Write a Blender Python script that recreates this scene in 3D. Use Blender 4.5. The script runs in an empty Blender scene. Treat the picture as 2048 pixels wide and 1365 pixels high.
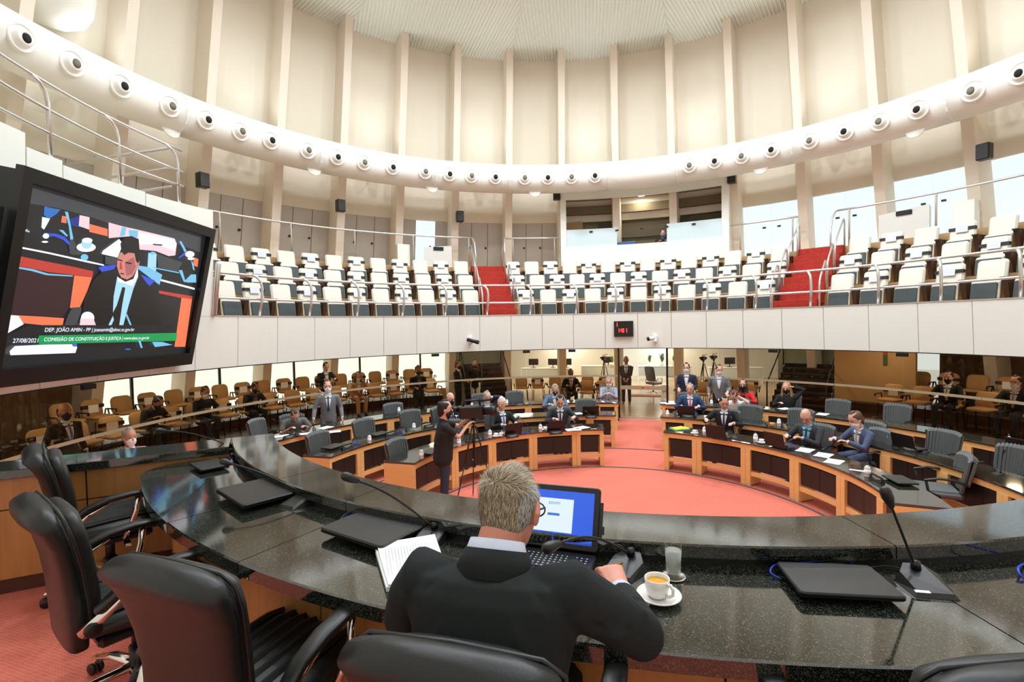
import bpy, math, random
from math import sin, cos, pi, radians as R_, degrees
from mathutils import Vector, Matrix
random.seed(7)
S = bpy.context.scene
COL = S.collection
# ---------------------------------------------------------------- camera
EYE = Vector((0, 0, 2.95)); FOC = 1000.0; PIT = -0.031; ROL = -0.020
def unrot(v):
    x, y, z = v
    cp, sp = cos(PIT), sin(PIT)
    return Vector((x, y * cp - z * sp, y * sp + z * cp))
cr, sr = cos(ROL), sin(ROL)
RIGHT = unrot((cr, 0, sr)); UP = unrot((-sr, 0, cr)); FWD = unrot((0, 1, 0))
cam = bpy.data.cameras.new('camera'); cam_o = bpy.data.objects.new('camera', cam); COL.objects.link(cam_o)
cam.sensor_width = 36; cam.lens = FOC / 2048 * 36; cam.clip_start = 0.05; cam.clip_end = 200
cam_o.matrix_world = Matrix(((RIGHT.x, UP.x, -FWD.x, EYE.x), (RIGHT.y, UP.y, -FWD.y, EYE.y), (RIGHT.z, UP.z, -FWD.z, EYE.z), (0, 0, 0, 1)))
S.camera = cam_o
S.view_settings.view_transform = 'Standard'; S.view_settings.look = 'None'
S.view_settings.exposure = 0.2; S.view_settings.gamma = 1.0; S.view_settings.use_curve_mapping = False
C = Vector((1.447, 7.563))      # room centre
D0 = Vector((1.48, 7.03))       # centre of the desk rings
P0 = Vector((1.27, 5.77))       # centre of the podium arc
AX = 15.8                       # bearing of the room axis (podium -> door)
def ray(px, py): return RIGHT * (px - 1024) + UP * (682.5 - py) + FWD * FOC
def at(px, py, z):
    d = ray(px, py); return EYE + d * ((z - EYE.z) / d.z)
def pc(r, az, z=0.0, c=C):
    a = R_(az); return Vector((c.x + r * sin(a), c.y + r * cos(a), z))
def bearing(p, c=C): return degrees(math.atan2(p[0] - c.x, p[1] - c.y))
def dist(p, c=C): return math.hypot(p[0] - c.x, p[1] - c.y)
def lin(c):
    c = c / 255.0
    return c / 12.92 if c <= 0.04045 else ((c + 0.055) / 1.055) ** 2.4
def rgb(r, g, b): return (lin(r), lin(g), lin(b), 1)
# ---------------------------------------------------------------- world and lights
W = bpy.data.worlds.new('world'); S.world = W; W.use_nodes = True
W.node_tree.nodes['Background'].inputs[0].default_value = (0.75, 0.88, 1.0, 1)
W.node_tree.nodes['Background'].inputs[1].default_value = 1.0
def lamp(kind, name, loc, power, color=(1, 1, 1), size=1.0, target=None, shape='DISK', spot=None):
    l = bpy.data.lights.new(name, kind); l.energy = power; l.color = color
    if kind == 'AREA': l.shape = shape; l.size = size
    else: l.shadow_soft_size = size
    if spot: l.spot_size = R_(spot); l.spot_blend = 0.8
    o = bpy.data.objects.new(name, l); COL.objects.link(o); o.location = loc
    if target is not None: o.rotation_euler = (Vector(target) - Vector(loc)).to_track_quat('-Z', 'Y').to_euler()
    return o
WARM = (1.0, 0.93, 0.82)
LAMP_SPOTS = [pc(6.2, AX + 30 * k + 7, 12.1) for k in range(12)] + [pc(3.4, AX + 60 * k, 12.9) for k in range(6)]
LCOL = (0.90, 0.97, 1.06)
for p in LAMP_SPOTS:       # the lamps over the podium side are dimmed
    fr_ = 0.5 + 0.5 * cos(R_(degrees(math.atan2(p.x - C.x, p.y - C.y)) - AX)); lamp('AREA', 'ceiling_lamp_light', p, 28 + 160 * fr_ ** 0.9, LCOL, 0.55, (p.x, p.y, 0)).data.spread = R_(178)
UP_SPOTS = [pc(10.98, 7.7 + 20 * k, 8.32) for k in range(18)]  # added uplights, hidden by the duct, to brighten the ceiling
for p in UP_SPOTS:
    lamp('AREA', 'added_uplight_light', p + Vector((0, 0, 0.1)), 10, LCOL, 0.5, (p.x + (C.x - p.x) * 0.22, p.y + (C.y - p.y) * 0.22, 13)).data.spread = R_(95)
RING_SPOTS = [pc(10.4, a, 2.55) for a in (-88, -72, -56, -40, -24, -8, 8, 24, 40, 55, 70, 84)]
for p in RING_SPOTS:
    lamp('AREA', 'corridor_lamp_light', p, 14, (1.0, 0.86, 0.66), 0.25, (p.x, p.y, 0))
for a, r in ((-4, 16), (12, 17), (28, 16), (4, 20), (20, 20)):
    p = pc(r, a, 2.7); lamp('AREA', 'office_lamp_light', p, 90, (0.98, 1, 0.96), 1.2, (p.x, p.y, 0))
BOOTH_P = pc(11.25, 17.3, 7.56); lamp('AREA', 'added_booth_lamp_light', BOOTH_P, 20, (1, 0.95, 0.82), 0.3, (BOOTH_P.x, BOOTH_P.y, 0))  # added lamp, hidden behind the upper front wall, to lighten the booth interior
# ---------------------------------------------------------------- materials
MATS = {}
def mat(name, col, rough=0.5, metal=0.0, spec=0.5, bump=None, var=None, emit=None, coat=0.0, alpha=None):
    if name in MATS: return MATS[name]
    m = bpy.data.materials.new(name); m.use_nodes = True; nt = m.node_tree; b = nt.nodes['Principled BSDF']
    b.inputs['Base Color'].default_value = col; b.inputs['Roughness'].default_value = rough
    b.inputs['Metallic'].default_value = metal; b.inputs['Specular IOR Level'].default_value = spec
    b.inputs['Coat Weight'].default_value = coat; b.inputs['Coat Roughness'].default_value = 0.05
    if emit: b.inputs['Emission Color'].default_value = emit[0]; b.inputs['Emission Strength'].default_value = emit[1]
    tc = nt.nodes.new('ShaderNodeTexCoord')
    if var:      # (scale, second colour, stretch, contrast)
        n = nt.nodes.new('ShaderNodeTexNoise'); n.inputs['Scale'].default_value = var[0]; n.inputs['Detail'].default_value = 4
        mp = nt.nodes.new('ShaderNodeMapping'); mp.inputs['Scale'].default_value = var[2]
        r = nt.nodes.new('ShaderNodeValToRGB'); r.color_ramp.elements[0].color = col; r.color_ramp.elements[1].color = var[1]
        r.color_ramp.elements[0].position = 0.5 - var[3]; r.color_ramp.elements[1].position = 0.5 + var[3]
        nt.links.new(tc.outputs['Object'], mp.inputs[0]); nt.links.new(mp.outputs[0], n.inputs['Vector'])
        nt.links.new(n.outputs['Fac'], r.inputs[0]); nt.links.new(r.outputs[0], b.inputs['Base Color'])
    if bump:     # (scale, strength, distance)
        n2 = nt.nodes.new('ShaderNodeTexNoise'); n2.inputs['Scale'].default_value = bump[0]; n2.inputs['Detail'].default_value = 3
        bp = nt.nodes.new('ShaderNodeBump'); bp.inputs['Strength'].default_value = bump[1]; bp.inputs['Distance'].default_value = bump[2]
        nt.links.new(tc.outputs['Object'], n2.inputs['Vector']); nt.links.new(n2.outputs['Fac'], bp.inputs['Height']); nt.links.new(bp.outputs[0], b.inputs['Normal'])
    MATS[name] = m; return m
M_wall = mat('cream_wall', rgb(230, 223, 205), 0.85, var=(0.5, rgb(224, 216, 196), (1, 1, 0.4), 0.3))
M_col = mat('column_paint', rgb(234, 222, 204), 0.75)
M_fascia = mat('fascia_panel', rgb(238, 240, 230), 0.45)
M_groove = mat('panel_joint', rgb(170, 150, 120), 0.8)
M_ceil = mat('ceiling_metal', rgb(226, 230, 218), 0.6)
M_duct = mat('duct_paint', rgb(240, 239, 229), 0.4)
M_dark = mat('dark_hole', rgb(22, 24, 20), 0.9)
M_grey = mat('grey_laminate', rgb(184, 177, 168), 0.6)
M_seatw = mat('white_vinyl', rgb(233, 229, 214), 0.5, bump=(30, 0.1, 0.01))
M_seatg = mat('slate_grey_vinyl', rgb(66, 76, 78), 0.45)
M_brown = mat('dark_brown_wood', rgb(70, 42, 26), 0.4, var=(3, rgb(44, 26, 16), (8, 8, 0.6), 0.3))
M_strap = mat('black_strap', rgb(24, 30, 28), 0.6)
M_paper = mat('white_paper', rgb(246, 248, 250), 0.7)
M_honey = mat('honey_wood', rgb(240, 198, 132), 0.42, var=(2.5, rgb(230, 182, 114), (1, 1, 9), 0.3))
M_honeyd = mat('podium_wood', rgb(190, 136, 76), 0.38, var=(2.5, rgb(168, 116, 62), (9, 9, 0.8), 0.3))
M_skirt = mat('skirting_wood', rgb(80, 44, 30), 0.5)
M_steel = mat('brushed_steel', rgb(222, 222, 218), 0.32, 0.8)
M_chrome = mat('chrome', rgb(225, 222, 214), 0.08, 1.0)
M_leather = mat('black_leather', rgb(18, 22, 21), 0.42, bump=(160, 0.12, 0.003))
M_plast = mat('black_plastic', rgb(17, 19, 18), 0.38)
M_vinyl = mat('ribbed_vinyl', rgb(88, 94, 94), 0.45)
M_pad = mat('desk_pad', rgb(28, 27, 24), 0.42)
M_beige = mat('beige_fabric', rgb(188, 148, 98), 0.85)
M_stair = mat('red_stair_carpet', rgb(184, 58, 44), 0.95, bump=(60, 0.4, 0.01), var=(14, rgb(158, 44, 34), (1, 1, 1), 0.25))
M_light = mat('lamp_glow', (1, 1, 1, 1), emit=((1, 0.98, 0.93, 1), 12))
M_daylight = mat('daylit_window', rgb(120, 126, 130), 0.3, emit=((0.80, 0.93, 1.0, 1), 0.85))
M_daylow = mat('daylit_lower_window', rgb(150, 156, 155), 0.3, emit=((0.86, 0.96, 0.95, 1), 1.35))
M_red = mat('red_led', (1, 0.02, 0.02, 1), emit=((1, 0.03, 0.03, 1), 5))
M_olive = mat('booth_interior', rgb(150, 138, 108), 0.85)
M_olived = mat('booth_dark', rgb(88, 78, 62), 0.85)
M_frost = mat('frosted_glass', rgb(205, 222, 224), 0.35)
M_brownwall = mat('brown_wall', rgb(112, 82, 52), 0.7, var=(1, rgb(90, 64, 40), (1, 1, 0.3), 0.3))
M_sand = mat('sand_wall', rgb(190, 152, 104), 0.7)
M_teal = mat('pale_teal_wall', rgb(176, 196, 184), 0.7)
M_tile = mat('floor_tile', rgb(198, 172, 140), 0.16, var=(1.2, rgb(180, 152, 120), (1, 1, 1), 0.3))
M_white = mat('white_paint', rgb(238, 238, 232), 0.6)
M_blind = mat('brown_blind', rgb(110, 80, 66), 0.8)
M_leaf = mat('leaf_green', rgb(70, 110, 50), 0.6)
M_blue = mat('blue_cable', rgb(20, 60, 190), 0.4)
M_china = mat('white_china', rgb(245, 244, 238), 0.15, coat=0.5)
M_tea = mat('pale_coffee', rgb(214, 160, 50), 0.1)
M_silver = mat('silver', rgb(200, 196, 186), 0.25, 1.0)
M_gold = mat('gold', rgb(212, 160, 80), 0.25, 1.0)
M_strapw = mat('pale_band', rgb(168, 152, 122), 0.6)
M_trim = mat('edge_strip', rgb(90, 86, 84), 0.5)
M_orange = mat('orange_sticker', rgb(230, 130, 40), 0.6)
M_yellow = mat('yellow_folder', rgb(222, 216, 70), 0.6)
M_green = mat('green_folder', rgb(40, 140, 90), 0.6)
M_blackmetal = mat('black_metal', rgb(30, 28, 26), 0.4, 0.3)
M_ext = mat('extinguisher_sign', rgb(190, 40, 30), 0.6)

def carpet():
    m = bpy.data.materials.new('red_woven_carpet'); m.use_nodes = True; nt = m.node_tree; b = nt.nodes['Principled BSDF']
    tc = nt.nodes.new('ShaderNodeTexCoord'); mp = nt.nodes.new('ShaderNodeMapping'); mp.inputs['Rotation'].default_value = (0, 0, R_(-20))
    nt.links.new(tc.outputs['Object'], mp.inputs[0])
    br = nt.nodes.new('ShaderNodeTexBrick'); br.inputs['Scale'].default_value = 22
    br.inputs['Color1'].default_value = rgb(214, 100, 88); br.inputs['Color2'].default_value = rgb(196, 84, 72); br.inputs['Mortar'].default_value = rgb(232, 142, 116)
    br.inputs['Mortar Size'].default_value = 0.06; br.inputs['Mortar Smooth'].default_value = 0.6; br.inputs['Brick Width'].default_value = 0.6; br.inputs['Row Height'].default_value = 0.25
    nt.links.new(mp.outputs[0], br.inputs['Vector'])
    n = nt.nodes.new('ShaderNodeTexNoise'); n.inputs['Scale'].default_value = 1.4; n.inputs['Detail'].default_value = 5
    nt.links.new(tc.outputs['Object'], n.inputs['Vector'])
    mr = nt.nodes.new('ShaderNodeMapRange'); mr.inputs['To Min'].default_value = 0.88; mr.inputs['To Max'].default_value = 1.12
    nt.links.new(n.outputs['Fac'], mr.inputs[0])
    mx = nt.nodes.new('ShaderNodeVectorMath'); mx.operation = 'SCALE'
    nt.links.new(br.outputs['Color'], mx.inputs[0]); nt.links.new(mr.outputs[0], mx.inputs['Scale']); nt.links.new(mx.outputs[0], b.inputs['Base Color'])
    bp = nt.nodes.new('ShaderNodeBump'); bp.inputs['Strength'].default_value = 0.5; bp.inputs['Distance'].default_value = 0.004
    nt.links.new(br.outputs['Fac'], bp.inputs['Height']); nt.links.new(bp.outputs[0], b.inputs['Normal'])
    b.inputs['Roughness'].default_value = 0.95
    return m
M_carpet = carpet()
def granite():
    m = bpy.data.materials.new('black_granite'); m.use_nodes = True; nt = m.node_tree; b = nt.nodes['Principled BSDF']
    tc = nt.nodes.new('ShaderNodeTexCoord'); v = nt.nodes.new('ShaderNodeTexVoronoi'); v.inputs['Scale'].default_value = 420
    n = nt.nodes.new('ShaderNodeTexNoise'); n.inputs['Scale'].default_value = 90; n.inputs['Detail'].default_value = 4
    r = nt.nodes.new('ShaderNodeValToRGB'); e = r.color_ramp.elements
    e[0].position = 0.62; e[0].color = rgb(14, 19, 17); e[1].position = 0.95; e[1].color = rgb(96, 98, 84)
    r2 = nt.nodes.new('ShaderNodeValToRGB'); f = r2.color_ramp.elements; f[0].position = 0.35; f[0].color = (0.6, 0.6, 0.6, 1); f[1].position = 0.62; f[1].color = (1.5, 1.5, 1.4, 1)
    nt.links.new(tc.outputs['Object'], v.inputs['Vector']); nt.links.new(tc.outputs['Object'], n.inputs['Vector'])
    nt.links.new(v.outputs['Color'], r.inputs[0]); nt.links.new(n.outputs['Fac'], r2.inputs[0])
    mx = nt.nodes.new('ShaderNodeMix'); mx.data_type = 'RGBA'; mx.blend_type = 'MULTIPLY'; mx.inputs[0].default_value = 1
    nt.links.new(r.outputs[0], mx.inputs[6]); nt.links.new(r2.outputs[0], mx.inputs[7]); nt.links.new(mx.outputs[2], b.inputs['Base Color'])
    b.inputs['Roughness'].default_value = 0.07; b.inputs['Specular IOR Level'].default_value = 1.0; b.inputs['IOR'].default_value = 1.6
    return m
M_granite = granite()
def thin_glass(name, tint, refl):
    m = bpy.data.materials.new(name); m.use_nodes = True; nt = m.node_tree; nt.nodes.clear()
    o = nt.nodes.new('ShaderNodeOutputMaterial'); t = nt.nodes.new('ShaderNodeBsdfTransparent'); t.inputs[0].default_value = tint
    g = nt.nodes.new('ShaderNodeBsdfGlossy'); g.inputs['Roughness'].default_value = 0.01; g.inputs[0].default_value = (0.9, 0.85, 0.75, 1)
    f = nt.nodes.new('ShaderNodeFresnel'); f.inputs[0].default_value = refl
    mx = nt.nodes.new('ShaderNodeMixShader'); ge = nt.nodes.new('ShaderNodeNewGeometry'); iv = nt.nodes.new('ShaderNodeMath'); iv.operation = 'SUBTRACT'; iv.inputs[0].default_value = 1.0; nt.links.new(ge.outputs['Backfacing'], iv.inputs[1])
    ml = nt.nodes.new('ShaderNodeMath'); ml.operation = 'MULTIPLY'; nt.links.new(f.outputs[0], ml.inputs[0]); nt.links.new(iv.outputs[0], ml.inputs[1]); nt.links.new(ml.outputs[0], mx.inputs[0]); nt.links.new(t.outputs[0], mx.inputs[1]); nt.links.new(g.outputs[0], mx.inputs[2])
    nt.links.new(mx.outputs[0], o.inputs[0]); return m
M_glass = thin_glass('bronze_tinted_glass', (0.90, 0.85, 0.76, 1), 1.42)
M_clear = thin_glass('clear_glass', (0.95, 0.97, 0.96, 1), 1.45)
def stripes(name, c1, c2, scale, axis_rot=(0, 0, 0), thr=0.5):
    m = bpy.data.materials.new(name); m.use_nodes = True; nt = m.node_tree; b = nt.nodes['Principled BSDF']
    tc = nt.nodes.new('ShaderNodeTexCoord'); w = nt.nodes.new('ShaderNodeTexWave'); w.inputs['Scale'].default_value = scale
    r = nt.nodes.new('ShaderNodeValToRGB'); r.color_ramp.interpolation = 'CONSTANT'
    r.color_ramp.elements[0].color = c1; r.color_ramp.elements[1].color = c2; r.color_ramp.elements[1].position = thr
    nt.links.new(tc.outputs['Object'], w.inputs['Vector']); nt.links.new(w.outputs['Fac'], r.inputs[0]); nt.links.new(r.outputs[0], b.inputs['Base Color'])
    b.inputs['Roughness'].default_value = 0.8; return m
# ---------------------------------------------------------------- mesh builder
class MB:
    def __init__(s): s.v = []; s.f = []; s.mi = []; s.sm = []
    def add(s, vs, fs, mi=0, smooth=False, M=None):
        o = len(s.v)
        s.v += [tuple(M @ Vector(v)) if M is not None else tuple(v) for v in vs]
        for f in fs: s.f.append([o + i for i in f]); s.mi.append(mi); s.sm.append(smooth)
        return s
    def box(s, x0, x1, y0, y1, z0, z1, mi=0, M=None, b=0.0):
        if b <= 0:
            vs = [(x, y, z) for x in (x0, x1) for y in (y0, y1) for z in (z0, z1)]
            return s.add(vs, [(0, 1, 3, 2), (4, 6, 7, 5), (0, 4, 5, 1), (2, 3, 7, 6), (0, 2, 6, 4), (1, 5, 7, 3)], mi, False, M)
        vs = []; idx = {}
        for i, x in enumerate((x0, x1)):
            for j, y in enumerate((y0, y1)):
                for k, z in enumerate((z0, z1)):
                    sx, sy, sz = (1, -1)[i], (1, -1)[j], (1, -1)[k]
                    for a, p in enumerate(((x, y + sy * b, z + sz * b), (x + sx * b, y, z + sz * b), (x + sx * b, y + sy * b, z))):
                        idx[(i, j, k, a)] = len(vs); vs.append(p)
        g = lambda i, j, k, a: idx[(i, j, k, a)]
        fs = []
        for i in (0, 1): fs.append([g(i, 0, 0, 0), g(i, 1, 0, 0), g(i, 1, 1, 0), g(i, 0, 1, 0)])
        for j in (0, 1): fs.append([g(0, j, 0, 1), g(1, j, 0, 1), g(1, j, 1, 1), g(0, j, 1, 1)])
        for k in (0, 1): fs.append([g(0, 0, k, 2), g(1, 0, k, 2), g(1, 1, k, 2), g(0, 1, k, 2)])
        for i in (0, 1):
            for j in (0, 1):
                fs.append([g(i, j, 0, 0), g(i, j, 1, 0), g(i, j, 1, 1), g(i, j, 0, 1)])
                fs.append([g(i, 0, j, 0), g(i, 1, j, 0), g(i, 1, j, 2), g(i, 0, j, 2)])
                fs.append([g(0, i, j, 1), g(1, i, j, 1), g(1, i, j, 2), g(0, i, j, 2)])
                for k in (0, 1): fs.append([g(i, j, k, 0), g(i, j, k, 1), g(i, j, k, 2)])
        return s.add(vs, fs, mi, False, M)
    def sweep(s, prof, a0, a1, n, c=C, mi=0, caps=True, smooth=False, z=0.0):
        vs = []; k = len(prof)
        for i in range(n + 1):
            a = R_(a0 + (a1 - a0) * i / n)
            for (r, h) in prof: vs.append((c.x + r * sin(a), c.y + r * cos(a), h + z))
        fs = []
        for i in range(n):
            for j in range(k):
                j2 = (j + 1) % k; fs.append((i * k + j, i * k + j2, (i + 1) * k + j2, (i + 1) * k + j))
        if caps: fs += [tuple(range(k)), tuple(n * k + j for j in reversed(range(k)))]
        return s.add(vs, fs, mi, smooth)
    def tube(s, pts, r, n=8, mi=0, M=None, caps=True):
        pts = [Vector(p) for p in pts]; rr = r if isinstance(r, (list, tuple)) else [r] * len(pts)
        vs = []; fs = []; up = None
        for i, p in enumerate(pts):
            d = (pts[min(i + 1, len(pts) - 1)] - pts[max(i - 1, 0)])
            if d.length < 1e-9: d = Vector((0, 0, 1))
            d.normalize()
            if up is None: up = Vector((0, 0, 1)) if abs(d.z) < 0.9 else Vector((1, 0, 0))
            a = d.cross(up)
            if a.length < 1e-4: up = Vector((0.3, 0.9, 0.2)); a = d.cross(up)
            a.normalize(); b = a.cross(d); up = b
            for k in range(n):
                t = 2 * pi * k / n; vs.append(p + a * (cos(t) * rr[i]) + b * (sin(t) * rr[i]))
        for i in range(len(pts) - 1):
            for k in range(n): fs.append((i * n + k, i * n + (k + 1) % n, (i + 1) * n + (k + 1) % n, (i + 1) * n + k))
        if caps: fs += [tuple(reversed(range(n))), tuple((len(pts) - 1) * n + k for k in range(n))]
        return s.add(vs, fs, mi, n > 5, M)
    def lathe(s, prof, n=16, mi=0, M=None, smooth=True):
        vs = []; fs = []; k = len(prof)
        for i in range(n):
            t = 2 * pi * i / n
            for r, z in prof: vs.append((r * cos(t), r * sin(t), z))
        for i in range(n):
            for j in range(k - 1):
                i2 = (i + 1) % n; fs.append((i * k + j, i2 * k + j, i2 * k + j + 1, i * k + j + 1))
        return s.add(vs, fs, mi, smooth, M)
    def slab(s, w, h, t, r, mi=0, M=None, e=0.3, smooth=False, n=4):
        """rounded rectangle in XZ (centre 0), thickness along Y from 0 to t, soft front and back edges"""
        def ring(w_, h_, r_, y):
            out = []
            for cx, cz, a0 in ((w_ / 2 - r_, h_ / 2 - r_, 0), (-w_ / 2 + r_, h_ / 2 - r_, 90), (-w_ / 2 + r_, -h_ / 2 + r_, 180), (w_ / 2 - r_, -h_ / 2 + r_, 270)):
                for q in range(n + 1):
                    a = R_(a0 + 90 * q / n); out.append((cx + r_ * cos(a), y, cz + r_ * sin(a)))
            return out
        d = min(e * t, r * 0.9)
        rings = [ring(w - 2 * d, h - 2 * d, max(r - d, 0.001), 0), ring(w, h, r, d), ring(w, h, r, t - d), ring(w - 2 * d, h - 2 * d, max(r - d, 0.001), t)]
        k = len(rings[0]); vs = sum(rings, []); fs = []
        for q in range(3):
            for i in range(k): fs.append((q * k + i, q * k + (i + 1) % k, (q + 1) * k + (i + 1) % k, (q + 1) * k + i))
        fs += [tuple(reversed(range(k))), tuple(3 * k + i for i in range(k))]
        return s.add(vs, fs, mi, smooth, M)
    def loft(s, secs, n=12, mi=0, M=None, xd=(1, 0, 0), power=2.0):
        """closed lofted body: secs = (centre, rx, ry); ellipse axes: xd and dir x xd"""
        secs = [(Vector(c), a, b) for c, a, b in secs]
        d0 = (secs[1][0] - secs[0][0]).normalized(); d1 = (secs[-1][0] - secs[-2][0]).normalized()
        c, a, b = secs[0]; m0 = min(a, b); pre = [(c - d0 * m0 * 0.9, a * 0.3, b * 0.3), (c - d0 * m0 * 0.55, a * 0.75, b * 0.75)]
        c, a, b = secs[-1]; m1 = min(a, b); post = [(c + d1 * m1 * 0.55, a * 0.75, b * 0.75), (c + d1 * m1 * 0.9, a * 0.3, b * 0.3)]
        ss = pre + secs + post; vs = []; fs = []
        for i, (c, a, b) in enumerate(ss):
            d = (ss[min(i + 1, len(ss) - 1)][0] - ss[max(i - 1, 0)][0]).normalized()
            x = Vector(xd) - d * d.dot(Vector(xd))
            if x.length < 0.05: x = Vector((0, 1, 0)) - d * d.y
            x.normalize(); y = d.cross(x)
            for k in range(n):
                t = 2 * pi * k / n; ct, st = cos(t), sin(t)
                if power != 2.0:
                    ct = math.copysign(abs(ct) ** (2 / power), ct); st = math.copysign(abs(st) ** (2 / power), st)
                vs.append(c + x * (ct * a) + y * (st * b))
        for i in range(len(ss) - 1):
            for k in range(n): fs.append((i * n + k, i * n + (k + 1) % n, (i + 1) * n + (k + 1) % n, (i + 1) * n + k))
        fs += [tuple(reversed(range(n))), tuple((len(ss) - 1) * n + k for k in range(n))]
        return s.add(vs, fs, mi, True, M)
    def ball(s, c, r, mi=0, M=None, n=10, m=7):
        rx, ry, rz = r if isinstance(r, (tuple, list)) else (r, r, r); c = Vector(c)
        vs = [c + Vector((0, 0, -rz))]; fs = []
        for i in range(1, m):
            p = -pi / 2 + pi * i / m
            for k in range(n): t = 2 * pi * k / n; vs.append(c + Vector((rx * cos(p) * cos(t), ry * cos(p) * sin(t), rz * sin(p))))
        vs.append(c + Vector((0, 0, rz))); T = len(vs) - 1
        for k in range(n): fs.append((0, 1 + (k + 1) % n, 1 + k)); fs.append((T, 1 + (m - 2) * n + k, 1 + (m - 2) * n + (k + 1) % n))
        for i in range(m - 2):
            for k in range(n): fs.append((1 + i * n + k, 1 + i * n + (k + 1) % n, 1 + (i + 1) * n + (k + 1) % n, 1 + (i + 1) * n + k))
        return s.add(vs, fs, mi, True, M)
    def mesh(s, name, mats):
        me = bpy.data.meshes.new(name); me.from_pydata(s.v, [], s.f)
        for m in (mats if isinstance(mats, (list, tuple)) else [mats]): me.materials.append(m)
        me.polygons.foreach_set('material_index', s.mi); me.polygons.foreach_set('use_smooth', s.sm)
        me.update(); return me
    def obj(s, name, mats, parent=None, loc=None, rz=None): return link(name, s.mesh(name, mats), parent, loc, rz)
def link(name, me, parent=None, loc=None, rz=None):
    o = bpy.data.objects.new(name, me); COL.objects.link(o)
    if parent is not None: o.parent = parent
    if loc is not None: o.location = loc
    if rz is not None: o.rotation_euler = (0, 0, rz)
    return o
def tag(o, label=None, cat=None, group=None, kind=None):
    if label: o['label'] = label
    if cat: o['category'] = cat
    if group: o['group'] = group
    if kind: o['kind'] = kind
    return o
def empty(name, label, cat, loc=(0, 0, 0), rz=0.0, group=None):
    o = bpy.data.objects.new(name, None); COL.objects.link(o); o.empty_display_size = 0.1
    o.location = loc; o.rotation_euler = (0, 0, rz); return tag(o, label, cat, group)
def struct(name, mb, mats, parent=None):
    o = mb.obj(name, mats, parent)
    if parent is None: o['kind'] = 'structure'
    return o
def kids(o): return [x for x in bpy.data.objects if x.parent == o]
KID = {}
def dup(root, loc, rz, label=None, group=None, name=None):
    r = root.copy(); COL.objects.link(r); r.location = loc; r.rotation_euler = (0, 0, rz)
    if label: r['label'] = label
    if group: r['group'] = group
    if root.name not in KID: KID[root.name] = [(c, kids(c)) for c in kids(root)]
    for c, gs in KID[root.name]:
        k = c.copy(); COL.objects.link(k); k.parent = r
        for g in gs:
            q = g.copy(); COL.objects.link(q); q.parent = k
    return r
def face(b): return -R_(b)            # local +Y turned to bearing b
def T(x, y, z): return Matrix.Translation((x, y, z))
def RX(a): return Matrix.Rotation(R_(a), 4, 'X')
def RY(a): return Matrix.Rotation(R_(a), 4, 'Y')
def RZ(a): return Matrix.Rotation(R_(a), 4, 'Z')
ORD = ['first', 'second', 'third', 'fourth', 'fifth', 'sixth', 'seventh', 'eighth', 'ninth', 'tenth', 'eleventh', 'twelfth', 'thirteenth', 'fourteenth', 'fifteenth', 'sixteenth', 'seventeenth', 'eighteenth', 'nineteenth', 'twentieth', 'twenty-first', 'twenty-second']
def text(name, s, size, M, m, parent=None, depth=0.0008, align='LEFT'):
    cu = bpy.data.curves.new(name, 'FONT'); cu.body = s; cu.size = size; cu.extrude = depth; cu.align_x = align
    t = bpy.data.objects.new('t', cu); COL.objects.link(t)
    me = bpy.data.meshes.new_from_object(t.evaluated_get(bpy.context.evaluated_depsgraph_get()))
    bpy.data.objects.remove(t); me.transform(M); me.materials.clear(); me.materials.append(m); me.name = name
    return link(name, me, parent)
def remesh(mb, vox, name, mats, dec=None, smooth=2, noise=None):
    me = bpy.data.meshes.new('t'); me.from_pydata(mb.v, [], mb.f); me.update()
    o = bpy.data.objects.new('t', me); COL.objects.link(o)
    r = o.modifiers.new('r', 'REMESH'); r.mode = 'VOXEL'; r.voxel_size = vox
    if smooth: k = o.modifiers.new('s', 'SMOOTH'); k.iterations = smooth; k.factor = 0.5
    if dec: d = o.modifiers.new('d', 'DECIMATE'); d.ratio = dec
    out = bpy.data.meshes.new_from_object(o.evaluated_get(bpy.context.evaluated_depsgraph_get()))
    bpy.data.objects.remove(o); out.name = name; out.materials.clear()
    for m in (mats if isinstance(mats, (list, tuple)) else [mats]): out.materials.append(m)
    out.polygons.foreach_set('use_smooth', [True] * len(out.polygons)); out.update()
    return out
# ================================================================ the setting
def wall_r(z): return 10.62 + (12.47 - z) * 0.22
def col_r(z): return 10.0 + (12.47 - z) * 0.22
COLS = [2.6 + 10.15 * k for k in range(-18, 18)][:35]
COLS = [2.6 + 10.0 * k + 0.15 * min(max(k, -8), 8) for k in range(-18, 18)]
# floor: tiled ground, red carpet inside the glass
fl = MB(); fl.add([pc(30, a, 0.0) for a in range(0, 360, 6)] + [pc(30, a, -0.2) for a in range(0, 360, 6)],
                  [tuple(reversed(range(60))), tuple(range(60, 120))] + [(i, (i + 1) % 60, 60 + (i + 1) % 60, 60 + i) for i in range(60)])
struct('floor', fl, M_tile)
cp = MB(); cp.add([pc(8.0, a, 0.0) for a in range(0, 360, 4)] + [pc(8.0, a, 0.012) for a in range(0, 360, 4)],
                  [tuple(range(90)), tuple(range(90, 180))] + [(i, (i + 1) % 90, 90 + (i + 1) % 90, 90 + i) for i in range(90)])
struct('floor_carpet', cp, M_carpet)
tr = MB()
for r in (3.15, 4.72): tr.sweep([(r - 0.02, 0.012), (r + 0.02, 0.012), (r + 0.02, 0.022), (r - 0.02, 0.022)], -85, 116, 60, D0)
struct('trim_1', tr, M_trim)
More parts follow.
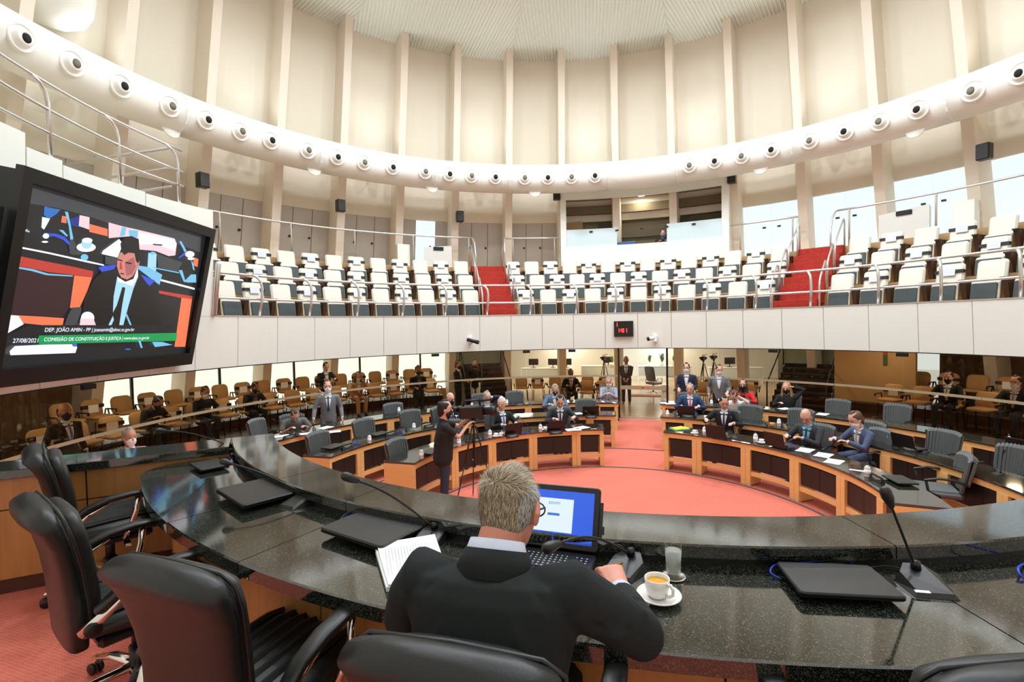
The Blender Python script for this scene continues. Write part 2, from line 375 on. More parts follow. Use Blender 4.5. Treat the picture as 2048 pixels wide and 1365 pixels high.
# ceiling: twelve ribbed metal sectors rising slightly to the middle
ce = MB()
RO = 11.0
def cz(r): return 12.42 + (10.6 - r) * 0.10
for k in range(12):
    mid = AX - 7.8 + 30 * k; a = R_(mid); ux, uy = sin(a), cos(a); vx, vy = cos(a), -sin(a)
    t15 = math.tan(R_(15)); W_ = RO * sin(R_(15)); n = 52; st = W_ * 2 / n
    for i in range(n):
        t0 = -W_ + i * st; pts = []
        for (tt, dz) in ((t0, 0.0), (t0 + st * 0.25, -0.045), (t0 + st * 0.55, -0.045), (t0 + st * 0.78, 0.0), (t0 + st, 0.0)):
            r0 = min(abs(tt) / t15 + 0.01, RO * cos(R_(15))); r1 = math.sqrt(max(RO * RO - tt * tt, 0.01))
            for rr in (r0, r1):
                x = C.x + ux * rr + vx * tt; y = C.y + uy * rr + vy * tt
                pts.append((x, y, cz(math.hypot(rr, tt)) + dz))
        ce.add(pts, [(0, 1, 3, 2), (2, 3, 5, 4), (4, 5, 7, 6), (6, 7, 9, 8)])
struct('ceiling', ce, M_ceil)
rf = MB(); rf.add([pc(11.4, a, 12.9) for a in range(0, 360, 6)] + [pc(0, 0, 14.2)], [(i, (i + 1) % 60, 60) for i in range(60)])
struct('ceiling_roof', rf, M_white)
# upper drum wall with its columns
uw = empty('wall_upper', None, None); uw['kind'] = 'structure'
bay_me = {}
for i, a in enumerate(COLS):
    a1 = COLS[(i + 1) % 36] + (360 if i == 35 else 0)
    m = MB()
    for (zt, zb) in ((12.6, 9.6), (9.6, 6.86)):
        m.sweep([(wall_r(zt), zt), (wall_r(zb), zb), (wall_r(zb) + 0.1, zb), (wall_r(zt) + 0.1, zt)], a, a1, 3)
    m.obj('wall_bay', M_wall, uw)
    c = MB(); w = 0.115
    for s_ in range(1):
        vs = []
        for z in (12.62, 9.0, 7.4, 5.0, 2.6, 0.0):
            ri = col_r(z); ro = ri + 0.66; ww = w * (1.0 if z > 8 else 1.12)
            d = Vector((sin(R_(a)), cos(R_(a)), 0)); t = Vector((cos(R_(a)), -sin(R_(a)), 0)); o = Vector((C.x, C.y, z))
            vs += [o + d * ri - t * ww, o + d * ri + t * ww, o + d * ro + t * (ww + 0.06), o + d * ro - t * (ww + 0.06)]
        fs = [(0, 1, 2, 3), (23, 22, 21, 20)]
        for q in range(5):
            for j in range(4): fs.append((q * 4 + j, q * 4 + (j + 1) % 4, (q + 1) * 4 + (j + 1) % 4, (q + 1) * 4 + j))
        c.add(vs, fs)
    c.obj('column', M_col, uw)
# gallery level wall: grey cabinets on the left, daylit windows on the right
gc = 0
for i, a in enumerate(COLS):
    if not (-80 < a < 90): continue
    a1 = COLS[i + 1]; n = 3 if a < 0 else 2
    if 2 < a < 31: continue
    z0, z1 = 5.08, 6.86
    prof = lambda d0, d1: [(wall_r(z1) + d0, z1 - 0.01), (wall_r(z0) + d0, z0), (wall_r(z0) + d1, z0), (wall_r(z1) + d1, z1 - 0.01)]
    if a < 0:
        gc += 1
        b0, b1 = a + 0.6, a1 - 0.6; st = (b1 - b0) / 3
        root = empty('wall_cabinet', 'warm grey built-in cabinet behind the gallery seats, %s bay counted from the booth leftwards' % ORD[max(0, int(round((2.6 - a) / 10.15)) - 1)], 'cabinet', pc(12, (a + a1) / 2, 5.08))
        inv = Matrix.Translation(-Vector(root.location))
        m = MB(); m.sweep(prof(0.02, 0.06), a, a1, 3); m.obj('back_panel', M_groove, root).matrix_parent_inverse = inv
        for q in range(3):
            if abs(a + 27.9) < 1.5 and q == 1:
                m = MB(); m.sweep(prof(-0.03, 0.0), b0 + q * st + 0.06, b0 + (q + 1) * st + 0.5, 1); d = m.obj('window_pane', M_daylight, root); d['label'] = 'bright daylit opening between the grey doors'
            else:
                m = MB(); m.sweep(prof(-0.02, 0.01), b0 + q * st + 0.05, b0 + (q + 1) * st - 0.05, 1); d = m.obj('door_panel', M_grey, root)
            d.matrix_parent_inverse = inv
            if q < 2:
                m = MB(); p = pc(wall_r(5.95) - 0.05, b0 + (q + 1) * st - 0.35, 5.95); m.ball(p, (0.04, 0.04, 0.035)); k = m.obj('knob', M_blackmetal, root); k.matrix_parent_inverse = inv
    else:
        w_ = empty('window_%d' % i, None, None); w_['kind'] = 'structure'; st = (a1 - a) / 2
        for q in range(2):
            m = MB(); m.sweep(prof(-0.01, 0.01), a + q * st + 0.04, a + (q + 1) * st - 0.04, 1); m.obj('pane', M_daylight, w_)
        m = MB(); m.sweep(prof(0.02, 0.06), a, a1, 3); m.obj('window_frame', M_white, w_)
        for s in (-0.9, 0.9):
            m = MB(); m.box(-0.05, 0.05, -0.03, 0.03, -0.025, 0.025, 0, T(*pc(wall_r(6.1) - 0.05, (a + a1) / 2 + s * 1.2, 6.1)) @ RZ(-(a + a1) / 2)); m.obj('latch', M_blackmetal, w_)
# remaining gallery-level ring behind the viewer
m = MB(); m.sweep([(11.9, 6.9), (12.3, 5.0), (12.4, 5.0), (12.0, 6.9)], 90, 280, 30); struct('wall_back', m, M_wall)
# gallery tiers
gt = MB(); gt.sweep([(8.2, 2.25), (8.2, 3.25), (9.15, 3.25), (9.15, 3.82), (10.05, 3.82), (10.05, 4.40), (10.95, 4.40), (10.95, 5.08), (12.35, 5.08), (12.6, 2.75), (8.6, 2.62)], -69.6, 96, 70)
struct('floor_gallery', gt, mat('gallery_wood', rgb(196, 160, 112), 0.6))
m = MB(); m.sweep([(8.2, 2.25), (8.2, 5.4), (12.35, 5.4), (12.6, 2.75), (8.6, 2.62)], -106, -69.7, 20); struct('floor_gallery_landing', m, M_wall)
m = MB(); m.sweep([(8.6, 2.60), (13.3, 2.72), (13.3, 2.66), (8.6, 2.55)], -106, 106, 70); struct('ceiling_corridor', m, M_sand)
# balcony front: panels with recessed joints
wf = empty('wall_balcony', None, None); wf['kind'] = 'structure'
m = MB(); m.sweep([(8.18, 2.2), (8.12, 3.25), (8.2, 3.25), (8.24, 2.2)], -106, 100, 80); m.obj('backing', M_groove, wf)
a = -66.0 + 0.12 - 6.93 * 6
while a < 98:
    m = MB(); m.sweep([(8.155, 2.185), (8.085, 3.26), (8.13, 3.26), (8.20, 2.185)], a + 0.045, a + 6.93 - 0.045, 4); m.obj('panel', M_fascia, wf); a += 6.93
m = MB(); m.sweep([(8.075, 3.262), (8.075, 3.285), (8.24, 3.285), (8.24, 3.262)], -69.4, 98, 60); m.obj('ledge_strip', M_steel, wf)
m = MB(); m.sweep([(8.15, 2.165), (8.15, 2.184), (8.22, 2.184), (8.22, 2.165)], -106, 98, 60); m.obj('lower_trim', M_blackmetal, wf)
wl = empty('wall_left', None, None); wl['kind'] = 'structure'
for a0, a1, z1 in ((-80.2, -69.9, 5.42), (-91, -80.2, 5.44), (-95.2, -91, 5.5), (-106, -95.2, 5.68)):
    m = MB(); k = 0.045
    m.sweep([(8.085, 3.265), (7.99, z1), (8.06, z1), (8.13, 3.265)], a0 + k, a1 - k, 4); m.obj('panel', M_fascia, wl)
m = MB(); m.sweep([(8.12, 3.2), (8.03, 5.4), (8.2, 5.4), (8.2, 3.2)], -106, -70.0, 20); m.obj('backing', M_groove, wl)
m = MB(); m.tube([pc(8.06, -70.0, 3.29), pc(8.0, -69.4, 4.35), pc(8.0, -69.3, 4.36)], 0.055, 6); o = m.obj('end_post', M_steel, wl); o['label'] = 'pale metal post closing the gallery end beside the big screen'
# solid lower wall behind the viewer
m = MB(); m.sweep([(8.15, 0), (8.15, 5.4), (8.3, 5.4), (8.3, 0)], 96, 254, 60); struct('wall_rear', m, M_fascia)
# glass ring
wg = empty('window_1', None, None); wg['kind'] = 'structure'
a = 13.14 - 10.1 * 12
while a < 96:
    if abs(a - 13.14) < 0.1: a += 10.1; continue
    m = MB(); m.sweep([(8.150, 0.015), (8.150, 2.165), (8.160, 2.165), (8.160, 0.015)], a + 0.03, a + 10.07, 6); m.obj('pane', M_glass, wg)
    m = MB(); m.sweep([(8.142, 1.29), (8.142, 1.345), (8.148, 1.345), (8.148, 1.29)], a + 0.03, a + 10.07, 6); m.obj('warning_band', M_strapw, wg)
    a += 10.1
for a in (-88, -27.3, -7.1, 3.0, 43.4, 63.6):
    m = MB(); m.box(-0.11, 0.11, -0.03, 0.03, -0.04, 0.04, 0, T(*pc(8.13, a, 2.12)) @ RZ(-a)); m.obj('clamp', M_blackmetal, wg)
dr = empty('door_1', None, None); dr['kind'] = 'structure'
for a in (13.14, 23.24):
    m = MB(); m.box(-0.028, 0.028, -0.03, 0.03, 0.0, 2.18, 0, T(*pc(8.155, a)) @ RZ(-a)); m.obj('door_post', M_blackmetal, dr)
for a0, a1 in ((13.3, 18.17), (18.23, 23.1)):
    m = MB(); m.sweep([(8.150, 0.02), (8.150, 2.16), (8.160, 2.16), (8.160, 0.02)], a0, a1, 2); m.obj('pane', M_clear, dr)
    m = MB(); m.sweep([(8.135, 0.90), (8.135, 1.02), (8.145, 1.02), (8.145, 0.90)], a0 + 0.1, a1, 2); m.obj('push_band', M_strapw, dr)
    m = MB(); m.sweep([(8.14, 0.012), (8.14, 0.06), (8.17, 0.06), (8.17, 0.012)], a0, a1, 2); m.obj('bottom_rail', M_steel, dr)
for a, mm in ((17.0, M_orange), (18.2, M_ext), (19.4, M_orange)):
    m = MB(); m.lathe([(0, 0), (0.045 if mm == M_orange else 0.035, 0), (0.045 if mm == M_orange else 0.035, 0.003), (0, 0.003)], 14, 0, T(*pc(8.132, a, 0.96)) @ RZ(-a) @ RX(90), False); m.obj('round_sticker', mm, dr)
# outer ground-floor wall behind the glass
def wall_arc(name, a0, a1, mt, z0=0.0, z1=2.7, r=13.12, t=0.12):
    m = MB(); m.sweep([(r, z0), (r, z1), (r + t, z1), (r + t, z0)], a0, a1, max(2, int((a1 - a0) / 4))); return struct(name, m, mt)
wall_arc('wall_west', -108, -68.7, M_brownwall); wall_arc('wall_west_sill', -68.7, -18, M_sand, 0, 0.5)
wall_arc('wall_stair_left', -18, -7.6, M_teal); wall_arc('wall_stair_right', 38, 47.5, M_teal)
wall_arc('wall_sand', 47.5, 57.5, M_sand, r=11.4); wall_arc('wall_east', 57.5, 108, M_brownwall)
n_w = 60
for i, a in enumerate(COLS):
    if not (-78 < a < -20): continue
    w_ = empty('window_%d' % n_w, None, None); w_['kind'] = 'structure'; n_w += 1; a1 = COLS[i + 1]; st = (a1 - a) / 2
    for q in range(2):
        m = MB(); m.sweep([(13.15, 0.5), (13.15, 2.66), (13.17, 2.66), (13.17, 0.5)], a + q * st + 0.12, a + (q + 1) * st - 0.12, 1); m.obj('pane', M_daylow, w_)
    m = MB(); m.box(-0.03, 0.03, -0.04, 0.03, 0.5, 2.68, 0, T(*pc(13.12, a + st)) @ RZ(-a - st)); m.obj('mullion', M_blackmetal, w_)
# stair flights under the gallery (dark treads seen through the glass)
for a, nm in ((-12.5, 'left'), (43.0, 'right')):
    rt = empty('dark_staircase', 'dark open staircase behind the glass, %s of the door, before pale teal wall' % nm, 'staircase', pc(11.6, a), face(a))
    for q in range(8):
        m = MB(); m.box(-0.8, 0.8, -0.95 + q * 0.24, -0.68 + q * 0.24, 0.10 + 0.17 * q, 0.15 + 0.17 * q); m.obj('tread', M_brown, rt)
        m = MB(); m.box(-0.8, 0.8, -0.70 + q * 0.24, -0.68 + q * 0.24, 0.15 + 0.17 * q, 0.27 + 0.17 * q); m.obj('riser', M_blackmetal, rt)
    for s in (-0.82, 0.82):
        m = MB(); m.tube([(s, -0.95, 0.0), (s, -0.95, 0.95), (s, 0.9, 2.2), (s, 0.9, 1.4)], 0.022, 6); m.obj('handrail', M_blackmetal, rt)
    m = MB(); m.box(-0.8, 0.8, -0.7, 0.0, 0.0, 0.12); m.obj('stair_base', M_blackmetal, rt)
m = MB(); m.box(-0.05, 0.05, -0.01, 0.01, 0.0, 0.36, 0, T(*pc(11.36, 54.0, 1.62)) @ RZ(-54)); m.box(-0.05, 0.05, -0.012, 0.01, 0.29, 0.36, 1, T(*pc(11.36, 54.0, 1.62)) @ RZ(-54))
tag(m.obj('wall_sign', [mat('sign_green', rgb(60, 96, 60), 0.6), M_ext]), 'narrow vertical green sign with red top on the sand coloured wall', 'sign')
# outer seating platforms
for a0, a1 in ((-90, -21), (48.5, 90)):
    m = MB(); m.sweep([(9.7, 0.0), (9.7, 0.25), (11.05, 0.25), (11.05, 0.5), (12.5, 0.5), (12.5, 0.0)], a0, a1, 30); struct('floor_platform', m, M_brown)
# ---------------------------------------------------------------- office seen through the glass
OB = 14.5
def off(r, a): return pc(r, a, 0)
A_ = pc(20.5, OB); Mo = T(A_.x, A_.y, 0) @ RZ(-OB)
m = MB(); m.box(-9, 9, 0, 0.1, 0, 2.9, 0, Mo); struct('wall_office', m, M_white)
m = MB(); m.box(-9, -8.9, -7.6, 0, 0, 2.9, 0, Mo); m.box(8.9, 9, -7.6, 0, 0, 2.9, 0, Mo); struct('wall_office_sides', m, M_white)
m = MB(); m.box(-9, 9, -7.6, 0.1, 2.85, 2.95, 0, Mo); struct('ceiling_office', m, M_white)
for nm_, x0, x1 in (('2', -8.9, -3.2), ('3', -2.6, 0.2), ('4', 0.6, 3.6), ('5', 4.2, 8.6)):
    b = empty('window_blind', {'2': 'brown blind at far left of the office wall', '3': 'brown blind on the office wall left of the glass door', '4': 'brown blind on the office wall seen through the glass door', '5': 'brown blind at the right on the office wall'}[nm_], 'blind', (0, 0, 0))
    for q in range(4):
        w = (x1 - x0) / 4; m = MB(); m.box(x0 + q * w, x0 + (q + 1) * w - 0.02, -0.09, -0.05, 1.75, 2.6, 0, Mo); m.obj('blind_panel', M_blind if nm_ in '34' else mat('mauve_blind', rgb(150, 118, 112), 0.8), b)
def office_desk(x, y, w, label):
    r = empty('office_desk', label, 'desk', Mo @ Vector((x, y, 0)), R_(-OB))
    m = MB(); m.box(-w / 2, w / 2, -0.35, 0.35, 0.72, 0.75, b=0.005); m.obj('desk_top', M_white, r)
    m = MB(); m.box(-w / 2 + 0.05, w / 2 - 0.05, -0.32, -0.29, 0.25, 0.72); m.obj('modesty_panel', mat('grey_partition', rgb(190, 194, 186), 0.6), r)
    for s in (-1, 1): m = MB(); m.box(s * (w / 2 - 0.04) - 0.03, s * (w / 2 - 0.04) + 0.03, -0.3, 0.3, 0, 0.72); m.obj('leg', M_white, r)
office_desk(-4.2, -3.0, 2.6, 'white office desk with monitors at the left in the office')
office_desk(-1.6, -1.5, 2.0, 'white office desk behind the tripods in the office')
office_desk(1.6, -1.6, 2.6, 'white counter desk with potted plants in the office')
office_desk(4.8, -2.4, 2.4, 'white office desk at the right in the office')
def monitor(x, y, rz, label):
    r = empty('monitor', label, 'monitor', Mo @ Vector((x, y, 0.75)), R_(-OB + rz))
    m = MB(); m.slab(0.5, 0.32, 0.04, 0.015, 0, T(0, 0, 0.3)); m.obj('display', M_plast, r)
    m = MB(); m.box(-0.02, 0.02, 0.04, 0.06, 0.0, 0.3); m.obj('neck', M_plast, r)
    m = MB(); m.box(-0.12, 0.12, -0.05, 0.13, 0.0, 0.015); m.obj('stand', M_plast, r)
monitor(-4.9, -3.0, 10, 'black monitor at the left end of the left office desk'); monitor(-3.9, -3.0, -8, 'black monitor in the middle of the left office desk')
monitor(-3.2, -2.9, 0, 'black monitor at the right end of the left office desk'); monitor(-1.2, -1.6, 0, 'black monitor on the desk behind the tripods'); monitor(4.6, -2.4, 12, 'black monitor on the right office desk')
def plant(x, y, z, h, label):
    r = empty('potted_plant', label, 'plant', Mo @ Vector((x, y, z)), 0)
    m = MB(); m.lathe([(0, 0), (0.10, 0), (0.13, 0.18), (0.115, 0.18), (0.11, 0.15), (0, 0.15)], 12); m.obj('pot', M_white, r)
    rnd = random.Random(int(x * 31)); g = MB()
    for q in range(46):
        a = rnd.uniform(0, 2 * pi); l = rnd.uniform(0.4, 1) * h; s = rnd.uniform(0.1, 0.5) * h
        b0 = Vector((0, 0, 0.15)); b1 = Vector((cos(a) * s * 0.5, sin(a) * s * 0.5, 0.15 + l * 0.8)); b2 = Vector((cos(a) * s, sin(a) * s, 0.15 + l))
        w = Vector((-sin(a), cos(a), 0)) * 0.02
        g.add([b0 - w * 0.3, b0 + w * 0.3, b1 + w, b1 - w, b2], [(0, 1, 2, 3), (3, 2, 4)])
    tag(g.obj('foliage', M_leaf, r), kind='stuff')
plant(0.9, -1.6, 0.75, 0.42, 'green plant in a white pot at the left end of the office counter'); plant(1.5, -1.6, 0.75, 0.55, 'tall green plant in the middle of the office counter'); plant(2.1, -1.6, 0.75, 0.4, 'green plant at the right end of the office counter'); plant(-1.0, -1.8, 0.75, 0.4, 'green plant behind the guard at the door')
def tripod(loc, h, rz, label, cam_label=None):
    r = empty('tripod', label, 'tripod', loc, rz)
    for k in range(3):
        a = R_(90 + 120 * k); m = MB(); m.tube([(0.03 * cos(a), 0.03 * sin(a), h - 0.12), (0.2 * cos(a), 0.2 * sin(a), h * 0.48)], 0.014, 6); m.tube([(0.2 * cos(a), 0.2 * sin(a), h * 0.48), (0.4 * cos(a), 0.4 * sin(a), 0.012)], 0.010, 6); m.obj('leg', M_plast, r)
        m = MB(); m.ball((0.2 * cos(a), 0.2 * sin(a), h * 0.48), 0.022); m.ball((0.4 * cos(a), 0.4 * sin(a), 0.014), 0.018); m.obj('clamp', M_steel if k == 0 else M_plast, r)
    m = MB(); m.tube([(0, 0, h * 0.45), (0, 0, h)], 0.018, 8); m.ball((0, 0, h - 0.03), 0.045); m.obj('centre_column', M_plast, r)
    return r
def video_camera(loc, rz, label):
    r = empty('video_camera', label, 'camera', loc, rz)
    m = MB(); m.box(-0.06, 0.06, -0.17, 0.10, 0.0, 0.14, b=0.012); m.obj('body', M_plast, r)
    m = MB(); m.lathe([(0, 0), (0.045, 0), (0.045, 0.09), (0.058, 0.1), (0.058, 0.16), (0.04, 0.15), (0, 0.14)], 14, 0, T(0, 0.10, 0.07) @ RX(-90)); m.obj('lens', M_plast, r)
    m = MB(); m.tube([(0, -0.12, 0.14), (0, -0.1, 0.20), (0, 0.06, 0.20), (0, 0.08, 0.14)], 0.012, 6); m.obj('top_handle', M_plast, r)
    m = MB(); m.tube([(0.05, 0.05, 0.2), (0.05, 0.22, 0.21)], 0.016, 8); m.obj('microphone', M_plast, r)
    m = MB(); m.lathe([(0, 0), (0.03, 0), (0.036, 0.07), (0, 0.07)], 10, 0, T(-0.05, -0.17, 0.1) @ RX(90)); m.obj('viewfinder', M_plast, r)
    return r
for x, y, h, l in ((1209, 723, 1.5, 'left of the guard'), (1385, 722, 1.5, 'left of the two tripods behind the standing men'), (1412, 718, 1.55, 'right of the two tripods behind the standing men')):
    p = pc(12.6, bearing(at(x, y, 1.7)), 0)
    tripod(p, h, 0, 'tripod in the office, ' + l); video_camera(p + Vector((0, 0, h)), face(bearing(p, Vector((-6, 2)))), 'black video camera in the office, ' + l)
rc = empty('office_chair', 'grey swivel office chair standing tilted behind the glass door', 'chair', pc(13.6, 18.5), R_(-60))
m = MB(); m.slab(0.5, 0.62, 0.1, 0.1, 0, T(0, -0.22, 0.85) @ RX(12), smooth=True); m.obj('backrest', M_vinyl, rc)
m = MB(); m.box(-0.25, 0.25, -0.2, 0.28, 0.42, 0.52, b=0.03); m.obj('seat', M_vinyl, rc)
for s in (-1, 1): m = MB(); m.tube([(s * 0.26, -0.18, 0.5), (s * 0.3, -0.05, 0.68), (s * 0.3, 0.2, 0.68), (s * 0.27, 0.2, 0.45)], 0.018, 6); m.obj('armrest', M_chrome, rc)
for k in range(5): a = R_(72 * k); m = MB(); m.tube([(0, 0, 0.12), (0.28 * cos(a), 0.28 * sin(a), 0.06)], 0.018, 6); m.obj('foot', M_chrome, rc)
m = MB(); m.tube([(0, 0, 0.1), (0, 0, 0.42)], 0.025, 8); m.obj('gas_column', M_plast, rc)
m = MB(); m.box(-0.6, 0.6, -0.2, 0.2, 0, 0.03, 0, T(*pc(13.2, 17.3)) @ RZ(-17)); tag(m.obj('floor_mat', mat('pink_mat', rgb(214, 150, 130), 0.9)), 'pinkish rectangular mat on the office floor behind the door', 'mat')
m = MB(); m.lathe([(0, 0), (0.14, 0), (0.19, 0.3), (0.17, 0.3), (0, 0.27)], 14, 0, T(*pc(14.6, 20.2))); tag(m.obj('waste_bin', M_white), 'white waste bin on the office floor behind the door', 'bin')
# ---------------------------------------------------------------- ring duct
dt = empty('air_duct', 'large cream ring duct with round nozzles running round the drum wall', 'duct', (0, 0, 0))
RT, ZT, rt = 10.12, 8.05, 0.485
joints = [-107, -86.3, -65.2, -44.5, -23.1, -3.0 + 0.1, 17.8, 38.6, 59.0 - 0.1, 64.3, 85, 106]
joints = [-107, -86.4, -65.2, -44.5, -23.1, -8.3 + 0.0, 11.5, 24.5, 43.8, 64.3, 85, 106]
k = 18
for j in range(len(joints) - 1):
    m = MB(); prof = [(RT + rt * cos(2 * pi * q / k), ZT + rt * sin(2 * pi * q / k)) for q in range(k)]
    m.sweep(prof, joints[j], joints[j + 1], 6, smooth=True); m.obj('duct_section', M_duct, dt)
    m = MB(); prof = [(RT + (rt + 0.012) * cos(2 * pi * q / k), ZT + (rt + 0.012) * sin(2 * pi * q / k)) for q in range(k)]
    m.sweep(prof, joints[j] - 0.12, joints[j] + 0.12, 1, smooth=False); m.obj('joint_band', M_duct, dt)
m = MB(); prof = [(RT + rt * cos(2 * pi * q / k), ZT + rt * sin(2 * pi * q / k)) for q in range(k)]; m.sweep(prof, 106, 253, 40, smooth=True); m.obj('duct_section', M_duct, dt)
noz = MB(); noz.lathe([(0.235, -0.08), (0.235, 0.0), (0.225, 0.018), (0.20, 0.02), (0.195, 0.0), (0.165, 0.012), (0.135, 0.075), (0.095, 0.10), (0.075, 0.10), (0.072, 0.02), (0.0, 0.0)], 22)
nz_me = noz.mesh('nozzle', M_duct)
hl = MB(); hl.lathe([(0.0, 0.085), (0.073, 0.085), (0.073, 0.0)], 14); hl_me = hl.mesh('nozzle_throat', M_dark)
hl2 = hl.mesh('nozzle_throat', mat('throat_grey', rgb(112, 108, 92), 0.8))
NZ = [-84.0, -79.0, -73.6, -67.6, -62.7, -57.7, -53.05, -47.0, -41.9, -37.05, -31.7, -25.4, -20.6, -16.2, -11.36, -5.4, -0.7, 4.1, 8.8, 26.8, 31.3, 35.9, 40.8, 46.7, 51.7, 56.4, 61.2, 67.4, 72.3, 77.2, 82]
for i, a in enumerate(NZ):
    M = T(*pc(RT - rt + 0.01, a, ZT - 0.09)) @ RZ(-a) @ RX(90 + 8) 
    o = link('nozzle', nz_me, dt); o.matrix_local = M
    h = link('nozzle_throat', hl_me if i % 2 == 0 else hl2, o); h.matrix_local = T(0.0, -0.01, 0.02)
for a in (-66.3, -45.1, -23.6, -3.15, 38.6, 60.1):
    m = MB(); m.lathe([(0, 0), (0.2, 0.0), (0.21, 0.02), (0.2, 0.035), (0, 0.035)], 20, 0, T(*pc(RT - 0.12, a, ZT - rt + 0.03)) @ RZ(-a) @ RX(80)); m.obj('round_damper', M_duct, dt)
bd = empty('duct_trunk', 'fat cream duct trunk with rounded end above the ring duct at upper left', 'duct', (0, 0, 0))
m = MB(); e = at(120, 12, 9.75) * 1.0
m.tube([at(-300, -140, 9.9), at(-100, -70, 9.9), at(40, -28, 9.9), at(130, 0, 9.85), at(172, 14, 9.8), at(190, 22, 9.78)], [0.62, 0.62, 0.62, 0.6, 0.46, 0.2], 20); m.obj('duct_body', M_duct, bd)
m = MB(); m.tube([at(38, -29, 9.9), at(50, -26, 9.9)], 0.635, 20); m.obj('joint_band', M_duct, bd)
# ---------------------------------------------------------------- ceiling lamps
for i, p in enumerate(LAMP_SPOTS):
    r = empty('ceiling_lamp', ('round white ceiling lamp near the drum wall' if i < 12 else 'round white ceiling lamp near the middle of the ceiling') if i not in (0,) else 'bright round ceiling lamp seen at the top of the picture', 'lamp', p, 0, None if i == 0 else ('lamps of the outer ceiling ring' if i < 12 else 'lamps of the inner ceiling ring'))
    m = MB(); m.lathe([(0.0, 0.14), (0.32, 0.14), (0.34, 0.03), (0.30, 0.03), (0.29, 0.1), (0.0, 0.1)], 20); m.obj('housing', M_white, r)
    m = MB(); m.lathe([(0.0, 0.06), (0.28, 0.06)], 20); m.obj('diffuser', M_light, r)
    m = MB(); m.tube([(0, 0, 0.13), (0, 0, cz(dist(p)) - p.z + 0.02)], 0.02, 6); m.obj('stem', M_white, r)
for i, p in enumerate(UP_SPOTS):
    m = MB(); m.lathe([(0, -0.16), (0.1, -0.16), (0.2, 0.04), (0.2, 0.06), (0.18, 0.06), (0.1, -0.12), (0, -0.12)], 14, 0, T(*p)); m.tube([p + Vector((0, 0, -0.14)), pc(11.56, bearing(p), 8.15)], 0.02, 6); tag(m.obj('added_uplight', M_white), 'added white bowl lamp on a wall arm, unseen behind the ring duct', 'lamp', 'added uplights behind the ring duct')
for i, p in enumerate(RING_SPOTS):
    m = MB(); m.lathe([(0, 0.03), (0.1, 0.03), (0.1, 0.1), (0.14, 0.1), (0.14, 0.02), (0, 0.02)], 14, 0, T(*p)); m.lathe([(0, 0.018), (0.1, 0.018)], 14, 1, T(*p))
    tag(m.obj('downlight', [M_white, M_light]), 'small round downlight in the soffit of the glazed corridor', 'lamp', 'downlights over the glazed corridor')
# ================================================================ gallery
# control booth
bo = empty('control_booth', 'white control booth box standing behind the gallery seats under the ring duct', 'booth', (0, 0, 0))
def arc(r0, r1, z0, z1, a0, a1, n, nm, mt, par): m = MB(); m.sweep([(r0, z0), (r0, z1), (r1, z1), (r1, z0)], a0, a1, n); return m.obj(nm, mt, par)
BW = M_fascia
arc(10.9, 11.0, 5.08, 5.79, 2.3, 32.4, 10, 'front_wall_lower', BW, bo); arc(10.9, 11.0, 7.5, 8.03, 2.3, 32.4, 10, 'front_wall_upper', BW, bo)
arc(10.9, 11.0, 5.79, 7.5, 2.3, 3.3, 1, 'front_wall_left', BW, bo); arc(10.9, 11.0, 5.79, 7.5, 31.3, 32.4, 1, 'front_wall_right', BW, bo)
arc(10.9, 12.4, 5.08, 8.03, 2.2, 2.3, 1, 'side_wall', BW, bo); arc(10.9, 12.4, 5.08, 8.03, 32.4, 32.5, 1, 'side_wall', BW, bo)
arc(11.0, 12.3, 5.07, 5.11, 2.4, 32.3, 6, 'booth_floor', M_olived, bo); arc(11.0, 11.42, 5.71, 5.75, 2.4, 32.3, 6, 'booth_desk', M_olived, bo); arc(11.0, 12.3, 7.62, 8.03, 2.4, 32.3, 6, 'booth_ceiling', M_olive, bo)
arc(12.1, 12.2, 5.11, 7.62, 2.4, 32.3, 8, 'back_wall', M_olive, bo); arc(11.9, 12.1, 6.2, 6.75, 9.5, 32.2, 8, 'dark_shelf', M_olived, bo); arc(11.6, 12.1, 7.1, 7.4, 2.4, 32.2, 8, 'ceiling_beam', mat('booth_beam', rgb(120, 106, 82), 0.8), bo)
m = MB(); m.sweep([(11.85, 5.11), (11.85, 6.9), (12.1, 6.9), (12.1, 5.11)], 3.2, 6.6, 1); m.obj('cupboard', M_sand, bo)
m = MB(); m.lathe([(0, 0.03), (0.15, 0.03), (0.17, 0.07), (0, 0.07)], 14, 1, T(*BOOTH_P)); m.lathe([(0, 0.02), (0.14, 0.02)], 14, 0, T(*BOOTH_P)); m.obj('added_booth_lamp', [M_light, M_white], bo)  # housing and glowing disc of the added, unseen lamp
for a in (12.6, 23.0): m = MB(); m.box(-0.1, 0.1, -0.2, 0.2, 5.11, 7.62, 0, T(*pc(11.5, a)) @ RZ(-a)); m.obj('booth_column', M_col, bo)
arc(10.94, 10.96, 5.8, 6.42, 3.35, 12.85, 4, 'frosted_pane', M_frost, bo); arc(10.94, 10.96, 5.8, 6.42, 21.9, 31.25, 4, 'frosted_pane', M_frost, bo); arc(10.94, 10.96, 5.8, 6.42, 12.9, 21.85, 4, 'clear_pane', M_clear, bo)
for a in (8.0, 12.87, 17.4, 21.87, 26.6): m = MB(); m.box(-0.06, 0.06, -0.02, 0.02, -0.025, 0.025, 0, T(*pc(10.92, a, 6.32)) @ RZ(-a)); m.obj('pane_clip', M_blackmetal, bo)
m = MB(); m.box(-0.35, 0.35, -0.15, 0.15, 0, 0.16, b=0.02, M=T(*pc(11.2, 14.4, 5.75)) @ RZ(-14)); tag(m.obj('mixing_desk', mat('blue_plastic', rgb(50, 90, 150), 0.5)), 'blue and black mixing desk behind the clear pane of the booth', 'equipment')
